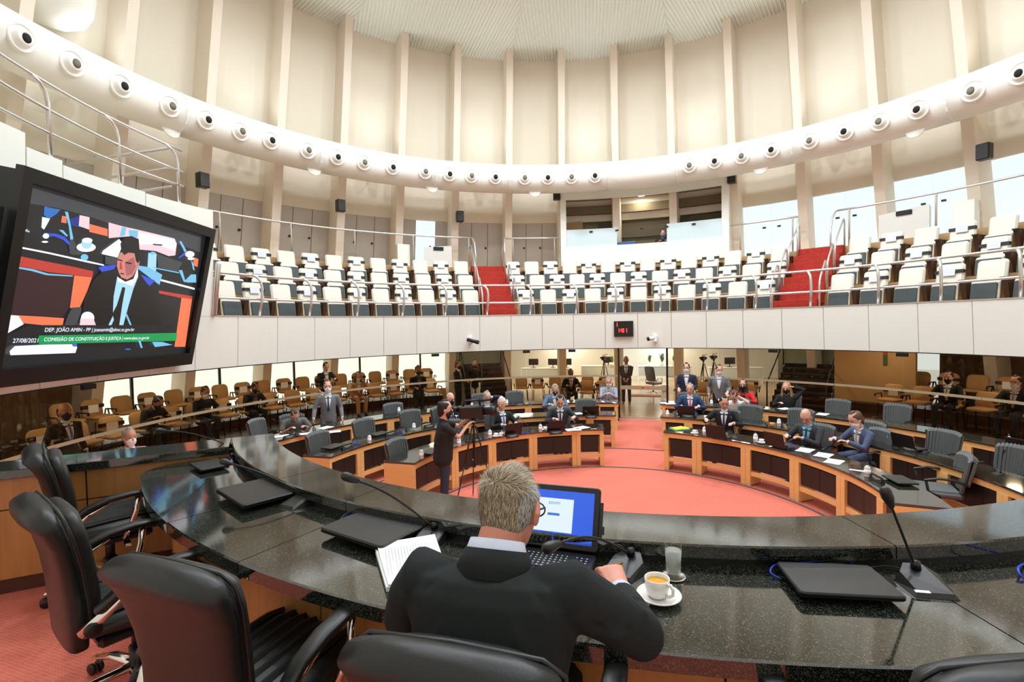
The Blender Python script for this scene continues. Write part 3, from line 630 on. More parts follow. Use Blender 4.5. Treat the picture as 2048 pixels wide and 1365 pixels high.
for a, l in ((-59.5, 'leftmost black loudspeaker on the column above the gallery'), (-38.8, 'second black loudspeaker from the left on a column'), (-17.2, 'black loudspeaker on the column above the left red stairs'), (1.55, 'black loudspeaker at the left edge of the control booth'), (33.0, 'black loudspeaker at the right edge of the control booth'), (65.6, 'black loudspeaker on the column above the right windows')):
    z = 7.7 if 0 < a < 40 else 6.87; r = empty('loudspeaker', l, 'loudspeaker', pc(10.9, a, z), face(a + 180))
    m = MB(); m.box(-0.13, 0.13, -0.1, 0.12, -0.19, 0.19, b=0.015); m.obj('cabinet', M_plast, r)
    m = MB(); m.slab(0.23, 0.35, 0.012, 0.01, 0, T(0, 0.12, 0)); m.obj('grille', M_pad, r)
    m = MB(); m.tube([(0, -0.1, -0.05), (0, -0.36, -0.12)], 0.018, 6); m.obj('bracket', M_white, r)
# lecterns at the back
for a0, a1, zt, l in ((-23.8, -18.7, 5.86, 'pale grey lectern cabinet at the back of the left gallery by the stairs'), (53.6, 59.4, 5.92, 'pale grey lectern cabinet at the back of the right gallery')):
    a = (a0 + a1) / 2; w = 11.3 * R_(a1 - a0) / 2; r = empty('lectern_cabinet', l, 'lectern', pc(11.3, a, 5.08), face(a + 180))
    LM = mat('lectern_grey', rgb(222, 220, 212), 0.5)
    m = MB(); m.add([(-w, 0.2, 0), (w, 0.2, 0), (w * 0.8, -0.3, 0), (-w * 0.8, -0.3, 0), (-w, 0.2, zt - 5.08), (w, 0.2, zt - 5.16), (w * 0.8, -0.3, zt - 5.08), (-w * 0.8, -0.3, zt - 5.08)], [(3, 2, 1, 0), (4, 5, 6, 7), (0, 1, 5, 4), (1, 2, 6, 5), (2, 3, 7, 6), (3, 0, 4, 7)]); m.obj('cabinet_body', LM, r)
    m = MB(); m.box(-0.2, 0.16, 0.19, 0.24, zt - 5.26, zt - 5.14, b=0.01); m.obj('dark_slot', M_plast, r)
for a, l in ((-27.4, 'narrow upright white panel left of the left lectern'), (62.9, 'narrow upright white panel right of the right lectern')):
    m = MB(); m.box(-0.22, 0.22, -0.15, 0.15, 5.08, 5.86, b=0.01, M=T(*pc(11.35, a)) @ RZ(-a)); m2 = m.obj('upright_panel', M_fascia); tag(m2, l, 'panel')
# red carpeted stairs with rails
for si, (ac, wd) in enumerate(((-12.2, 1.02), (46.4, 1.06))):
    side = ('left', 'right')[si]
    r = empty('red_staircase', 'red carpeted gallery stairs, the %s flight' % side, 'staircase', pc(8.45, ac, 3.25), face(ac))
    for q in range(8):
        m = MB(); y0 = q * 0.3125; e = wd / 2 * (1 + 0.02 * q)
        m.box(-e, e, y0, y0 + 0.36, 0.229 * q - 0.1, 0.229 * (q + 1) + (0.004 if q == 7 else 0), b=0.006); m.obj('step', M_stair, r)
    m = MB(); m.box(-wd / 2, wd / 2, -0.22, 0.02, 0.0, 0.02); m.obj('step_base', M_stair, r)
    for s in (-1, 1):
        h = empty('stair_handrail', 'steel handrail on the %s side of the %s red stairs' % ({-1: 'left', 1: 'right'}[s], side), 'handrail', pc(8.45, ac, 3.25), face(ac)); x = s * (wd / 2 + 0.06)
        for (y0, y1) in ((0.0, 0.62), (0.72, 1.32), (1.45, 2.45)):
            z0 = y0 * 0.733; z1 = y1 * 0.733
            m = MB(); m.tube([(x, y0, z0), (x, y0, z0 + 0.55), (x, y0 + 0.03, z0 + 0.70), (x, y0 + 0.12, z0 + 0.84), (x, y0 + 0.26, z0 + 0.98), (x, y1 - 0.10, z1 + 0.80), (x, y1 - 0.03, z1 + 0.76), (x, y1, z1 + 0.66), (x, y1, z1)], 0.024, 8); m.obj('rail_tube', M_steel, h)
# front guard rail
fr = empty('gallery_guard_rail', 'steel two-bar guard rail along the front edge of the gallery', 'railing', (0, 0, 0))
def ring_tube(r, z, a0, a1, rad, nm, par, mt=M_steel):
    m = MB(); n = max(2, int(abs(a1 - a0) / 3)); m.tube([pc(r, a0 + (a1 - a0) * i / n, z) for i in range(n + 1)], rad, 8); return m.obj(nm, mt, par)
POSTS = [-61.9, -52.8, -43.5, -34.1, -24.9, -15.7, -6.1, 4.0, 12.5, 21.9, 31.2, 40.3, 49.7, 60.1, 68.6, 78.0, 87]
ring_tube(8.22, 4.2, -69.4, 92, 0.031, 'top_rail', fr); ring_tube(8.17, 3.66, -69.4, 92, 0.028, 'lower_rail', fr)
for a in POSTS:
    m = MB(); m.tube([pc(8.15, a, 3.28), pc(8.10, a + 0.25, 3.6), pc(8.07, a + 0.3, 3.9), pc(8.09, a + 0.15, 4.07), pc(8.14, a - 0.3, 4.17), pc(8.22, a - 0.9, 4.2)], 0.031, 8); m.obj('post', M_steel, fr)
for i, (a0, a1, l) in enumerate(((-69, -15.0, 'steel back rail above the left gallery seats'), (-8.5, 2.0, 'short steel back rail between left red stairs and the booth'), (32.7, 43.0, 'short steel back rail between the booth and the right red stairs'), (48.5, 92, 'steel back rail above the right gallery seats'))):
    br = empty('back_guard_rail', l, 'railing', (0, 0, 0)); ring_tube(11.0, 6.15, a0, a1, 0.03, 'top_rail', br)
    a = a0 + 1.5
    while a < a1:
        m = MB(); m.tube([pc(11.0, a, 5.08), pc(11.0, a, 5.95), pc(11.01, a, 6.1), pc(11.0, a, 6.15)], 0.026, 8); m.obj('post', M_steel, br); a += 10.4 if a1 - a0 > 15 else 8
    for e, sg in ((a1, 1), (a0, -1)):
        if (i == 0 and sg == 1) or (i == 1 and sg == -1) or (i == 2 and sg == 1) or (i == 3 and sg == -1):
            m = MB(); m.tube([pc(11.0, e, 6.15), pc(10.9, e + 0.2 * sg, 6.1), pc(10.72, e + 0.35 * sg, 5.9), pc(10.6, e + 0.4 * sg, 5.5), pc(10.6, e + 0.4 * sg, 4.75)], 0.026, 8); m.obj('curved_end', M_steel, br)
# handrail on the high wall at left
hr = empty('landing_handrail', 'steel three-bar handrail with curved posts on top of the white wall above the big screen', 'railing', (0, 0, 0))
for (za, zb), nm in (((6.62, 6.44), 'top_rail'), ((6.27, 6.03), 'middle_rail'), ((5.9, 5.76), 'lower_rail')):
    m = MB(); n = 12; m.tube([pc(8.03, -104 + (104 - 74.3) * i / n, za + (zb - za) * i / n) for i in range(n + 1)], 0.026 if nm != 'lower_rail' else 0.022, 8); m.obj(nm, M_steel, hr)
for a in (-100.5, -92.1, -83.4, -75.0):
    zt = 6.62 + (a + 104) / 29.7 * (-0.18); m = MB(); m.tube([pc(8.03, a, 5.43), pc(8.03, a, zt - 0.28), pc(8.03, a - 0.25, zt - 0.14), pc(8.03, a - 0.9, zt - 0.04), pc(8.03, a - 1.8, zt + 0.01)], 0.028, 8); m.obj('post', M_steel, hr)
hg = empty('stair_rail_grey', 'grey sloping rails of the staircase behind the landing handrail', 'railing', (0, 0, 0))
for z in (5.75, 6.1, 6.48): m = MB(); m.tube([pc(8.2, -75, z), pc(10.2, -79, z - 0.35)], 0.024, 6); m.obj('rail', M_grey, hg)
# ---------------------------------------------------------------- gallery seats
def gallery_seat(strap):
    r = empty('folding_chair', 'seat', 'seat', (0, 0, 0))
    m = MB(); m.slab(0.52, 0.50, 0.10, 0.07, 0, T(0, -0.22, 0.60) @ RX(9), smooth=False, e=0.35); m.obj('backrest', M_seatw, r)
    m = MB(); m.slab(0.50, 0.40, 0.07, 0.05, 0, T(0, 0.02, 0.22) @ RX(8), e=0.35); m.obj('seat_cushion', M_seatw, r)
    m = MB(); m.slab(0.455, 0.36, 0.035, 0.03, 0, T(0, 0.088, 0.195) @ RX(8), e=0.35); m.obj('seat_shell', M_seatg, r)
    m = MB(); m.add([(-0.39, -0.28, 0), (-0.31, -0.28, 0), (-0.31, 0.02, 0), (-0.39, 0.02, 0), (-0.40, -0.3, 0.44), (-0.30, -0.3, 0.44), (-0.30, 0.14, 0.44), (-0.40, 0.14, 0.44)], [(3, 2, 1, 0), (4, 5, 6, 7), (0, 1, 5, 4), (1, 2, 6, 5), (2, 3, 7, 6), (3, 0, 4, 7)])
    m.box(-0.415, -0.285, -0.3, 0.17, 0.44, 0.475, b=0.008); m.obj('armrest', M_brown, r)
    if strap:
        m = MB(); m.box(-0.268, 0.268, -0.185, -0.105, -0.035, 0.035, b=0.004, M=T(0, 0.0, 0.705) @ RX(9)); m.obj('strap', M_strap, r)
        m = MB(); m.box(-0.12, 0.12, -0.10, -0.093, -0.09, 0.075, 0, T(0, 0, 0.70) @ RX(9)); m.obj('paper_notice', mat('notice_paper', rgb(216, 222, 232), 0.7), r)
    return r
g_plain = gallery_seat(False); g_strap = gallery_seat(True); used = set()
SEC = [ # row, radius, z, list of (section name, first az, step, count, direction text, strap parity of first)
 (1, 8.74, 3.25, [('left', -68.6, 4.6, 12, 1), ('middle', -6.2, 4.69, 11, 1), ('right', 52.9, 4.76, 7, 0)]),
 (2, 9.62, 3.82, [('left', -64.0, 4.21, 12, 1), ('middle', -7.2, 4.04, 13, 1), ('right', 52.2, 4.33, 8, 1)]),
 (3, 10.5, 4.40, [('left', -63.9, 3.87, 13, 0), ('middle', -7.4, 3.70, 14, 1), ('right', 51.9, 4.03, 8, 0)])]
RN = {1: 'front', 2: 'middle', 3: 'back'}
for row, rad, z, secs in SEC:
    for nm, a0, st, n, par in secs:
        for i in range(n):
            a = a0 + st * i; stp = (i % 2 == 0) if par else (i % 2 == 1)
            src = g_strap if stp else g_plain
            lab = ('white seat with strapped paper notice' if stp else 'plain white seat') + ', %s gallery row, %s from left in %s block' % (RN[row], ORD[i], nm)
            if src.name not in used:
                used.add(src.name); src.location = pc(rad, a, z); src.rotation_euler = (0, 0, face(a + 180)); src['label'] = lab; src['group'] = 'gallery seats'; 
            else: dup(src, pc(rad, a, z), face(a + 180), lab, 'gallery seats')
# ---------------------------------------------------------------- things on the balcony front
ck = empty('digital_clock', 'black digital timer with red digits on the balcony front above the door', 'clock', pc(8.09, 14.3, 2.54), face(14.3 + 180))
m = MB(); m.box(-0.29, 0.29, -0.06, 0.05, 0, 0.48, b=0.008); m.obj('case', M_plast, ck)
def seg_digits(txt, x, z, h, nm):
    segs = {'0': 'abcdef', '1': 'bc', ':': ''}
    m = MB(); t = h * 0.12; w = h * 0.5
    for ch in txt:
        P = {'a': (0, w, h - t, h), 'b': (w - t, w, h / 2, h), 'c': (w - t, w, 0, h / 2), 'd': (0, w, 0, t), 'e': (0, t, 0, h / 2), 'f': (0, t, h / 2, h)}
        for sg in segs[ch]:
            a, b, c, d = P[sg]; m.box(-(x + b), -(x + a), 0.05, 0.054, z + c, z + d)
        if ch == ':':
            for q in (0.3, 0.65): m.box(-(x + 0.03), -x, 0.05, 0.054, z + h * q, z + h * q + 0.02)
            x += 0.05
        else: x += w + 0.03
    m.obj(nm, M_red, ck)
seg_digits('1', -0.25, 0.31, 0.13, 'upper_digits'); seg_digits('1:01', -0.19, 0.13, 0.12, 'lower_digits')
def ptz(a, z, dark, label):
    r = empty('dome_camera', label, 'camera', pc(8.1, a, z), face(a + 180))
    m = MB(); m.box(-0.06, 0.06, -0.02, 0.06, 0.02, 0.22, b=0.01); m.obj('mount', M_white, r)
    m = MB(); m.tube([(0, 0.05, 0.02), (0, 0.15, 0.02), (0, 0.18, 0.08)], 0.03, 8); m.obj('arm', M_white, r)
    m = MB(); m.tube([(0.12, 0.12, 0.13), (-0.12, 0.3, 0.06)] if dark else [(0.02, 0.16, 0.14), (0.16, 0.22, 0.12)], 0.055, 10); m.obj('camera_body', M_plast if dark else M_white, r)
    m = MB(); m.tube([(-0.11, 0.29, 0.06), (-0.17, 0.335, 0.045)] if dark else [(0.16, 0.22, 0.12), (0.21, 0.24, 0.11)], 0.062, 10); m.obj('lens_hood', M_plast, r)
ptz(-19.6, 2.42, True, 'black video camera on a white bracket on the balcony front, above the standing pair'); ptz(20.9, 2.35, False, 'small white camera with black lens on the balcony front beside the timer')
# ---------------------------------------------------------------- big screen on the left wall
TVC = [(-4.04, 4.15, 4.36), (-4.10, 6.91, 4.36), (-4.5, 6.9, 2.52), (-4.44, 4.14, 2.52)]
TVC = [EYE + (Vector(p) - EYE) * 1.4 for p in TVC]
def screen_frame(c):
    tl, tr_, br_, bl = c; x = (tr_ - tl).normalized(); zt = (tl - bl).normalized(); y = zt.cross(x).normalized(); zt = x.cross(y).normalized()
    M = Matrix((( x.x, y.x, zt.x, 0), (x.y, y.y, zt.y, 0), (x.z, y.z, zt.z, 0), (0, 0, 0, 1)))
    cc = (tl + tr_ + br_ + bl) / 4; M = Matrix.Translation(cc) @ M; return M, (tr_ - tl).length, (tl - bl).length
MT, tw, th = screen_frame(TVC)
if (MT.inverted() @ EYE).y > 0: SY = 1
else: SY = -1
tv = bpy.data.objects.new('wall_screen', None); COL.objects.link(tv); tv.matrix_world = MT
tag(tv, 'large black-framed video screen tilted down on the left wall, showing a man in a suit', 'screen')
m = MB(); f = 0.17
for x0, x1, z0, z1 in ((-tw / 2, tw / 2, th / 2 - f, th / 2), (-tw / 2, tw / 2, -th / 2, -th / 2 + f * 1.3), (-tw / 2, -tw / 2 + f * 0.8, -th / 2 + f * 1.3, th / 2 - f), (tw / 2 - f * 0.8, tw / 2, -th / 2 + f * 1.3, th / 2 - f)):
    m.box(x0, x1, *sorted((-0.0 * SY, 0.10 * SY)), z0, z1)
m.obj('bezel', M_plast, tv)
m = MB(); m.box(-tw / 2 + 0.05, tw / 2 - 0.05, *sorted((-0.25 * SY, 0.0)), -th / 2 + 0.05, th / 2 - 0.05); m.obj('housing', M_plast, tv)
sw, sh = tw / 2 - f * 0.8, th / 2 - f
def em(name, r, g, b, s=1.0): c = rgb(r, g, b); return mat(name, (0.02, 0.02, 0.02, 1), 0.3, emit=(c, s))
PAL = [em('screen_dark', 20, 26, 30), em('screen_orange', 240, 120, 80), em('screen_white', 235, 245, 255, 1.1), em('screen_skin', 205, 130, 120), em('screen_blue', 40, 110, 190), em('screen_green', 10, 150, 80), em('screen_red', 190, 60, 50), em('screen_grey', 62, 66, 70), em('screen_cyan', 120, 190, 225), em('screen_brown', 50, 28, 32)]
pm = MB(); layer = [0]; MTi = MT.inverted(); Eloc = MTi @ EYE
def onscreen(x, y):      # picture coordinate -> point on the screen plane
    d = MTi.to_3x3() @ ray(x / 3.412, 300 + y / 3.412); t = (0.02 * SY - Eloc.y) / d.y; q = Eloc + d * t
    return max(-sw, min(sw, q.x)), max(-sh + f * 0.3, min(sh, q.z))
def poly(pts, c):
    layer[0] += 1; y = (0.012 + 0.0004 * layer[0]) * SY; out = []
    for p in pts: q = onscreen(*p); out.append((q[0], y, q[1]))
    pm.add(out, [tuple(range(len(out)))], c)
def ell(u, v, a, b, c, n=16): poly([(u + a * cos(2 * pi * i / n), v + b * sin(2 * pi * i / n)) for i in range(n)], c)
y0 = 0.011 * SY; pm.add([(-sw, y0, -sh + f * 0.3), (sw, y0, -sh + f * 0.3), (sw, y0, sh), (-sw, y0, sh)], [(0, 1, 2, 3)], 0)
poly([(140, 235), (1375, 600), (1368, 700), (940, 545), (735, 497), (610, 455), (410, 400), (300, 383), (128, 350)], 7)
poly([(70, 800), (500, 870), (470, 1080), (430, 1145), (40, 1115)], 9); poly([(75, 715), (230, 745), (510, 800), (640, 830), (635, 868), (510, 856), (330, 835), (230, 812), (70, 786)], 6); poly([(70, 790), (230, 815), (330, 845), (500, 858), (500, 866), (320, 856), (220, 828), (70, 800)], 8)
poly([(510, 858), (632, 870), (600, 960), (560, 1050), (545, 1078), (480, 1080)], 1); poly([(30, 1125), (300, 1140), (440, 1150), (430, 1200), (300, 1198), (120, 1180)], 1)
poly([(85, 650), (340, 700), (590, 755), (712, 783), (712, 793), (590, 768), (340, 712), (83, 662)], 2); poly([(1090, 880), (1330, 943), (1330, 956), (1088, 893)], 2)
poly([(1070, 958), (1315, 1000), (1313, 1024), (1240, 1012), (1068, 976)], 6); poly([(1240, 1010), (1312, 1020), (1265, 1345), (1192, 1345)], 1); poly([(1325, 735), (1356, 745), (1350, 800), (1320, 790)], 1)
poly([(305, 385), (355, 398), (415, 408), (385, 440), (335, 472), (300, 445)], 4); poly([(290, 458), (343, 470), (325, 505), (302, 545), (285, 530)], 2)
poly([(425, 450), (455, 455), (455, 502), (418, 495)], 1); poly([(455, 478), (545, 450), (540, 530), (500, 520), (455, 500)], 10); poly([(545, 445), (612, 460), (610, 545), (538, 520)], 11); poly([(610, 505), (735, 540), (735, 590), (610, 560)], 1)
poly([(443, 420), (465, 425), (500, 600), (498, 640), (484, 640), (470, 520)], 8); ell(492, 655, 22, 45, 7); ell(520, 700, 50, 18, 7); poly([(298, 566), (380, 572), (440, 592), (480, 635), (470, 650), (430, 615), (370, 590), (298, 590)], 12); ell(313, 588, 22, 18, 2); poly([(400, 545), (430, 548), (462, 585), (455, 592)], 8); ell(306, 628, 22, 7, 2)
ell(587, 665, 66, 32, 2); ell(590, 640, 36, 36, 13); ell(594, 618, 36, 18, 2); ell(575, 733, 26, 22, 8)
poly([(740, 495), (830, 520), (940, 545), (1080, 578), (1190, 605), (1205, 640), (1195, 720), (1150, 725), (1060, 690), (950, 680), (880, 590), (740, 602)], 11); poly([(945, 560), (1080, 590), (1190, 612), (1203, 650), (1192, 690), (1060, 640), (950, 650)], 2); poly([(830, 525), (860, 530), (850, 585), (815, 590)], 8); poly([(875, 545), (940, 552), (935, 600), (880, 585)], 8); poly([(1040, 640), (1110, 645), (1100, 655), (1045, 650)], 7)
poly([(810, 608), (838, 640), (800, 735), (690, 710), (700, 688)], 2); poly([(715, 725), (800, 735), (790, 790), (715, 780)], 7)
poly([(1068, 708), (1242, 770), (1205, 832), (1075, 800)], 7); poly([(1010, 702), (1066, 708), (1062, 828), (1002, 820)], 13); ell(1040, 705, 20, 10, 8); poly([(938, 788), (1010, 800), (1104, 852), (1085, 922), (1030, 880), (940, 812)], 8); poly([(1045, 800), (1220, 835), (1216, 842), (1045, 808)], 8)
poly([(1220, 625), (1234, 622), (1270, 690), (1258, 700)], 8); ell(1292, 712, 32, 22, 2); ell(1300, 742, 24, 10, 2); poly([(1215, 742), (1262, 716), (1255, 700), (1215, 730)], 12); poly([(1215, 820), (1240, 820), (1260, 890), (1300, 850), (1335, 850), (1335, 905), (1280, 905), (1250, 900)], 8); poly([(1300, 755), (1312, 765), (1325, 820), (1315, 820)], 8)
poly([(665, 805), (700, 790), (790, 785), (770, 820), (690, 832)], 12); poly([(955, 850), (1055, 892), (1015, 930), (985, 895)], 12)
poly([(545, 1185), (572, 1010), (630, 890), (690, 832), (780, 812), (900, 820), (955, 850), (1010, 930), (1080, 960), (1090, 1215), (700, 1215)], 14)
poly([(795, 862), (830, 900), (875, 915), (905, 900), (935, 800), (937, 868), (905, 948), (870, 1070), (835, 1200), (808, 1200), (830, 1050), (850, 940), (830, 935), (792, 1060), (765, 1110), (770, 1000)], 13); poly([(765, 1132), (772, 1160), (752, 1202), (732, 1200)], 13); poly([(795, 866), (850, 900), (905, 880), (935, 800), (936, 862), (898, 928), (850, 912), (800, 900)], 2)
poly([(795, 745), (815, 700), (850, 690), (905, 690), (930, 750), (935, 800), (900, 862), (862, 884), (822, 870), (805, 838), (792, 795)], 3); poly([(845, 770), (905, 730), (925, 790), (895, 850), (855, 860)], 15); ell(930, 768, 16, 26, 3)
poly([(822, 690), (815, 640), (840, 597), (890, 586), (940, 608), (948, 700), (940, 775), (922, 760), (912, 705), (870, 700), (840, 718)], 14); poly([(795, 742), (830, 752), (828, 760), (795, 752)], 14); poly([(850, 762), (893, 770), (890, 780), (850, 772)], 14); poly([(812, 765), (822, 765), (828, 812), (808, 815)], 6); poly([(815, 838), (840, 842), (838, 850), (815, 846)], 14)
poly([(485, 1075), (548, 1072), (545, 1110), (505, 1200), (430, 1200), (455, 1130)], 7); ell(590, 1145, 46, 42, 2); poly([(540, 1150), (630, 1150), (648, 1200), (600, 1210), (535, 1200)], 11); poly([(15, 1125), (118, 1132), (152, 1188), (60, 1240), (5, 1275)], 2); poly([(845, 1115), (860, 1120), (892, 1198), (880, 1200)], 8)
poly([(190, 1195), (1100, 1195), (1200, 1245), (250, 1262), (30, 1300), (40, 1260)], 0); poly([(255, 1266), (1202, 1248), (1196, 1302), (255, 1326)], 5); poly([(55, 1372), (90, 1338), (300, 1328), (490, 1325), (518, 1345), (505, 1385), (60, 1400)], 2); ell(500, 1330, 18, 12, 4); poly([(1030, 1310), (1100, 1310), (1170, 1330), (1050, 1345)], 8); ell(865, 1360, 20, 5, 4); poly([(935, 1300), (950, 1300), (965, 1350), (952, 1352)], 8)
PAL += [em('screen_navy', 20, 50, 130), em('screen_pale_pink', 236, 205, 214, 1.0), em('screen_violet_blue', 50, 80, 205), em('screen_pale_cyan', 165, 215, 235), em('screen_black', 12, 16, 18), em('screen_skin_shade', 170, 96, 98)]
o = pm.obj('picture', PAL, tv); o['kind'] = 'stuff'
def tv_text(s, x0, y0, x1, y1, m):
    a, b = onscreen(x0, y0), onscreen(x1, y1); L = math.hypot(b[0] - a[0], b[1] - a[1]); an = math.atan2(b[1] - a[1], b[0] - a[0])
    Mr = T(a[0], 0.045 * SY, a[1]) @ Matrix.Rotation(-an, 4, 'Y') @ (RX(90) if SY < 0 else RZ(180) @ RX(90))
    o = text('caption', s, 1.0, Matrix.Identity(4), m, tv); w = max(v.co.x for v in o.data.vertices); k = L / w; o.data.transform(Mr @ Matrix.Diagonal((k, k * 1.0, 0.4, 1))); o['kind'] = 'stuff'
tv_text('DEP. JOÃO AMIN - PP | joaoamin@alesc.sc.gov.br', 290, 1240, 905, 1235, PAL[2]); tv_text('COMISSÃO DE CONSTITUIÇÃO E JUSTIÇA | www.alesc.sc.gov.br', 285, 1305, 1008, 1290, PAL[2]); tv_text('27/08/2021', 70, 1315, 245, 1312, PAL[2]); tv_text('Áudio', 97, 535, 185, 562, PAL[2])
# neighbouring screen cut by the picture edge
M2 = MT @ T(-tw / 2 - 0.10, 0, 0) @ RZ(22) @ T(-1.6, 0.0, -0.25)
s2 = bpy.data.objects.new('side_screen', None); COL.objects.link(s2); s2.matrix_world = M2; tag(s2, 'black side of a second wall screen at the left picture edge', 'screen')
m = MB(); m.box(-1.6, 1.6, *sorted((-0.25 * SY, 0.0)), -1.0, 1.05); m.obj('housing', M_plast, s2)
m = MB(); m.box(-1.6, 1.6, *sorted((0.0, 0.04 * SY)), 0.95, 1.05); m.box(-1.6, 1.6, *sorted((0.0, 0.04 * SY)), -1.0, -0.9); m.box(1.5, 1.6, *sorted((0.0, 0.04 * SY)), -0.9, 0.95); m.obj('bezel', M_plast, s2)
for sx in (-1, 1):
    a = R_(0); m = MB(); m.box(sx * 1.2 - 0.05, sx * 1.2 + 0.05, *sorted((-0.25 * SY, -0.75 * SY)), -0.1, 0.1); m.obj('wall_bracket', M_blackmetal, tv)
# ================================================================ chamber desks
def desk_row(label, r0, posts, a_end, aisle_sign):
    """posts: bearings of double posts from the aisle end outward; a_end: far end"""
    rt_ = empty('curved_desk', label, 'desk', (0, 0, 0)); a_s = posts[0]; lo, hi = min(a_s, a_end), max(a_s, a_end); n = int((hi - lo) / 3) + 1
    m = MB(); e = 0.006; m.sweep([(r0, 0.75 + e), (r0 + e, 0.75), (r0 + 0.56, 0.75), (r0 + 0.56, 0.785), (r0 + e, 0.785), (r0, 0.785 - e)], lo - 0.3, hi + 0.3, n, D0); m.obj('desk_top', M_granite, rt_)
    m = MB(); m.sweep([(r0 + 0.02, 0.665), (r0 + 0.02, 0.75), (r0 + 0.05, 0.75), (r0 + 0.05, 0.665)], lo, hi, n, D0); m.obj('upper_rail', M_honey, rt_)
    m = MB(); m.sweep([(r0 + 0.025, 0.20), (r0 + 0.025, 0.275), (r0 + 0.055, 0.275), (r0 + 0.055, 0.20)], lo, hi, n, D0); m.obj('lower_rail', M_honey, rt_)
    m = MB(); m.sweep([(r0 + 0.09, 0.62), (r0 + 0.09, 0.655), (r0 + 0.26, 0.655), (r0 + 0.26, 0.62)], lo, hi, n, D0); m.obj('under_shelf', M_pad, rt_)
    pl = list(posts)
    for i, a in enumerate(pl):
        for s in ((-1, 1) if i > 0 else (0,)):
            aa = a + s * 0.045 / r0 * 57.3 + (0.6 * (1 if a_end > a_s else -1) if i == 0 else 0); w = 0.043
            m = MB(); m.box(-w, w, 0.0, 0.5, 0.03, 0.665, 0, T(*pc(r0 + 0.008, aa, 0, D0)) @ RZ(-aa)) if i == 0 else m.box(-w, w, 0.0, 0.34, 0.03, 0.665, 0, T(*pc(r0 + 0.008, aa, 0, D0)) @ RZ(-aa)); m.obj('leg_post', M_honey, rt_)
            m = MB(); m.box(-w, w, 0.0, 0.06, 0.012, 0.03, 0, T(*pc(r0 + 0.008, aa, 0, D0)) @ RZ(-aa)); m.obj('foot_cap', M_steel, rt_)
    for i in range(len(pl)):
        b0 = pl[i]; b1 = pl[i + 1] if i + 1 < len(pl) else a_end
        g = 0.1 / r0 * 57.3; sgn = 1 if b1 > b0 else -1; b0 += sgn * g; b1 -= sgn * g * 0.9
        w = abs(b1 - b0) * r0 / 57.3; k = max(1, int(round(w / 0.3)))
        for q in range(k):
            c0 = b0 + (b1 - b0) * q / k; c1 = b0 + (b1 - b0) * (q + 1) / k; d = 0.004 / r0 * 57.3 * sgn
            m = MB(); m.sweep([(r0 + 0.052, 0.30), (r0 + 0.040, 0.31), (r0 + 0.040, 0.63), (r0 + 0.052, 0.645), (r0 + 0.08, 0.645), (r0 + 0.08, 0.30)], min(c0 + d, c1 - d), max(c0 + d, c1 - d), 2, D0); m.obj('padded_panel', M_pad, rt_)
    a = a_end; m = MB(); m.box(-0.03, 0.03, 0.0, 0.54, 0.012, 0.75, 0, T(*pc(r0 + 0.01, a, 0, D0)) @ RZ(-a)); m.obj('end_panel', M_honey, rt_)
    return rt_
def seq(a, b, st): 
    o = []; x = a
    while (x - b) * (1 if st > 0 else -1) < 0: o.append(x); x += st
    return o
desk_row('front left curved desk of honey wood with black granite top, nearest the cameraman', 3.2, [6.5] + seq(-3.5, -66, -16.4), -73.5, -1)
desk_row('front right curved desk of honey wood with black granite top, ending near the microphone', 3.2, [28.0] + seq(39.0, 108, 16.4), 112.5, 1)
desk_row('middle left curved desk behind the front left one', 4.8, [11.0] + seq(4.0, -68, -11.3), -73, -1)
desk_row('middle right curved desk behind the front right one', 4.8, [23.5] + seq(30.5, 104, 11.3), 107, 1)
desk_row('rear left curved desk nearest the glass, left of the aisle', 6.7, [12.0] + seq(7.0, -70, -8.1), -75, -1)
desk_row('rear right curved desk nearest the glass, right of the aisle', 6.7, [21.5] + seq(26.5, 100, 8.1), 103, 1)
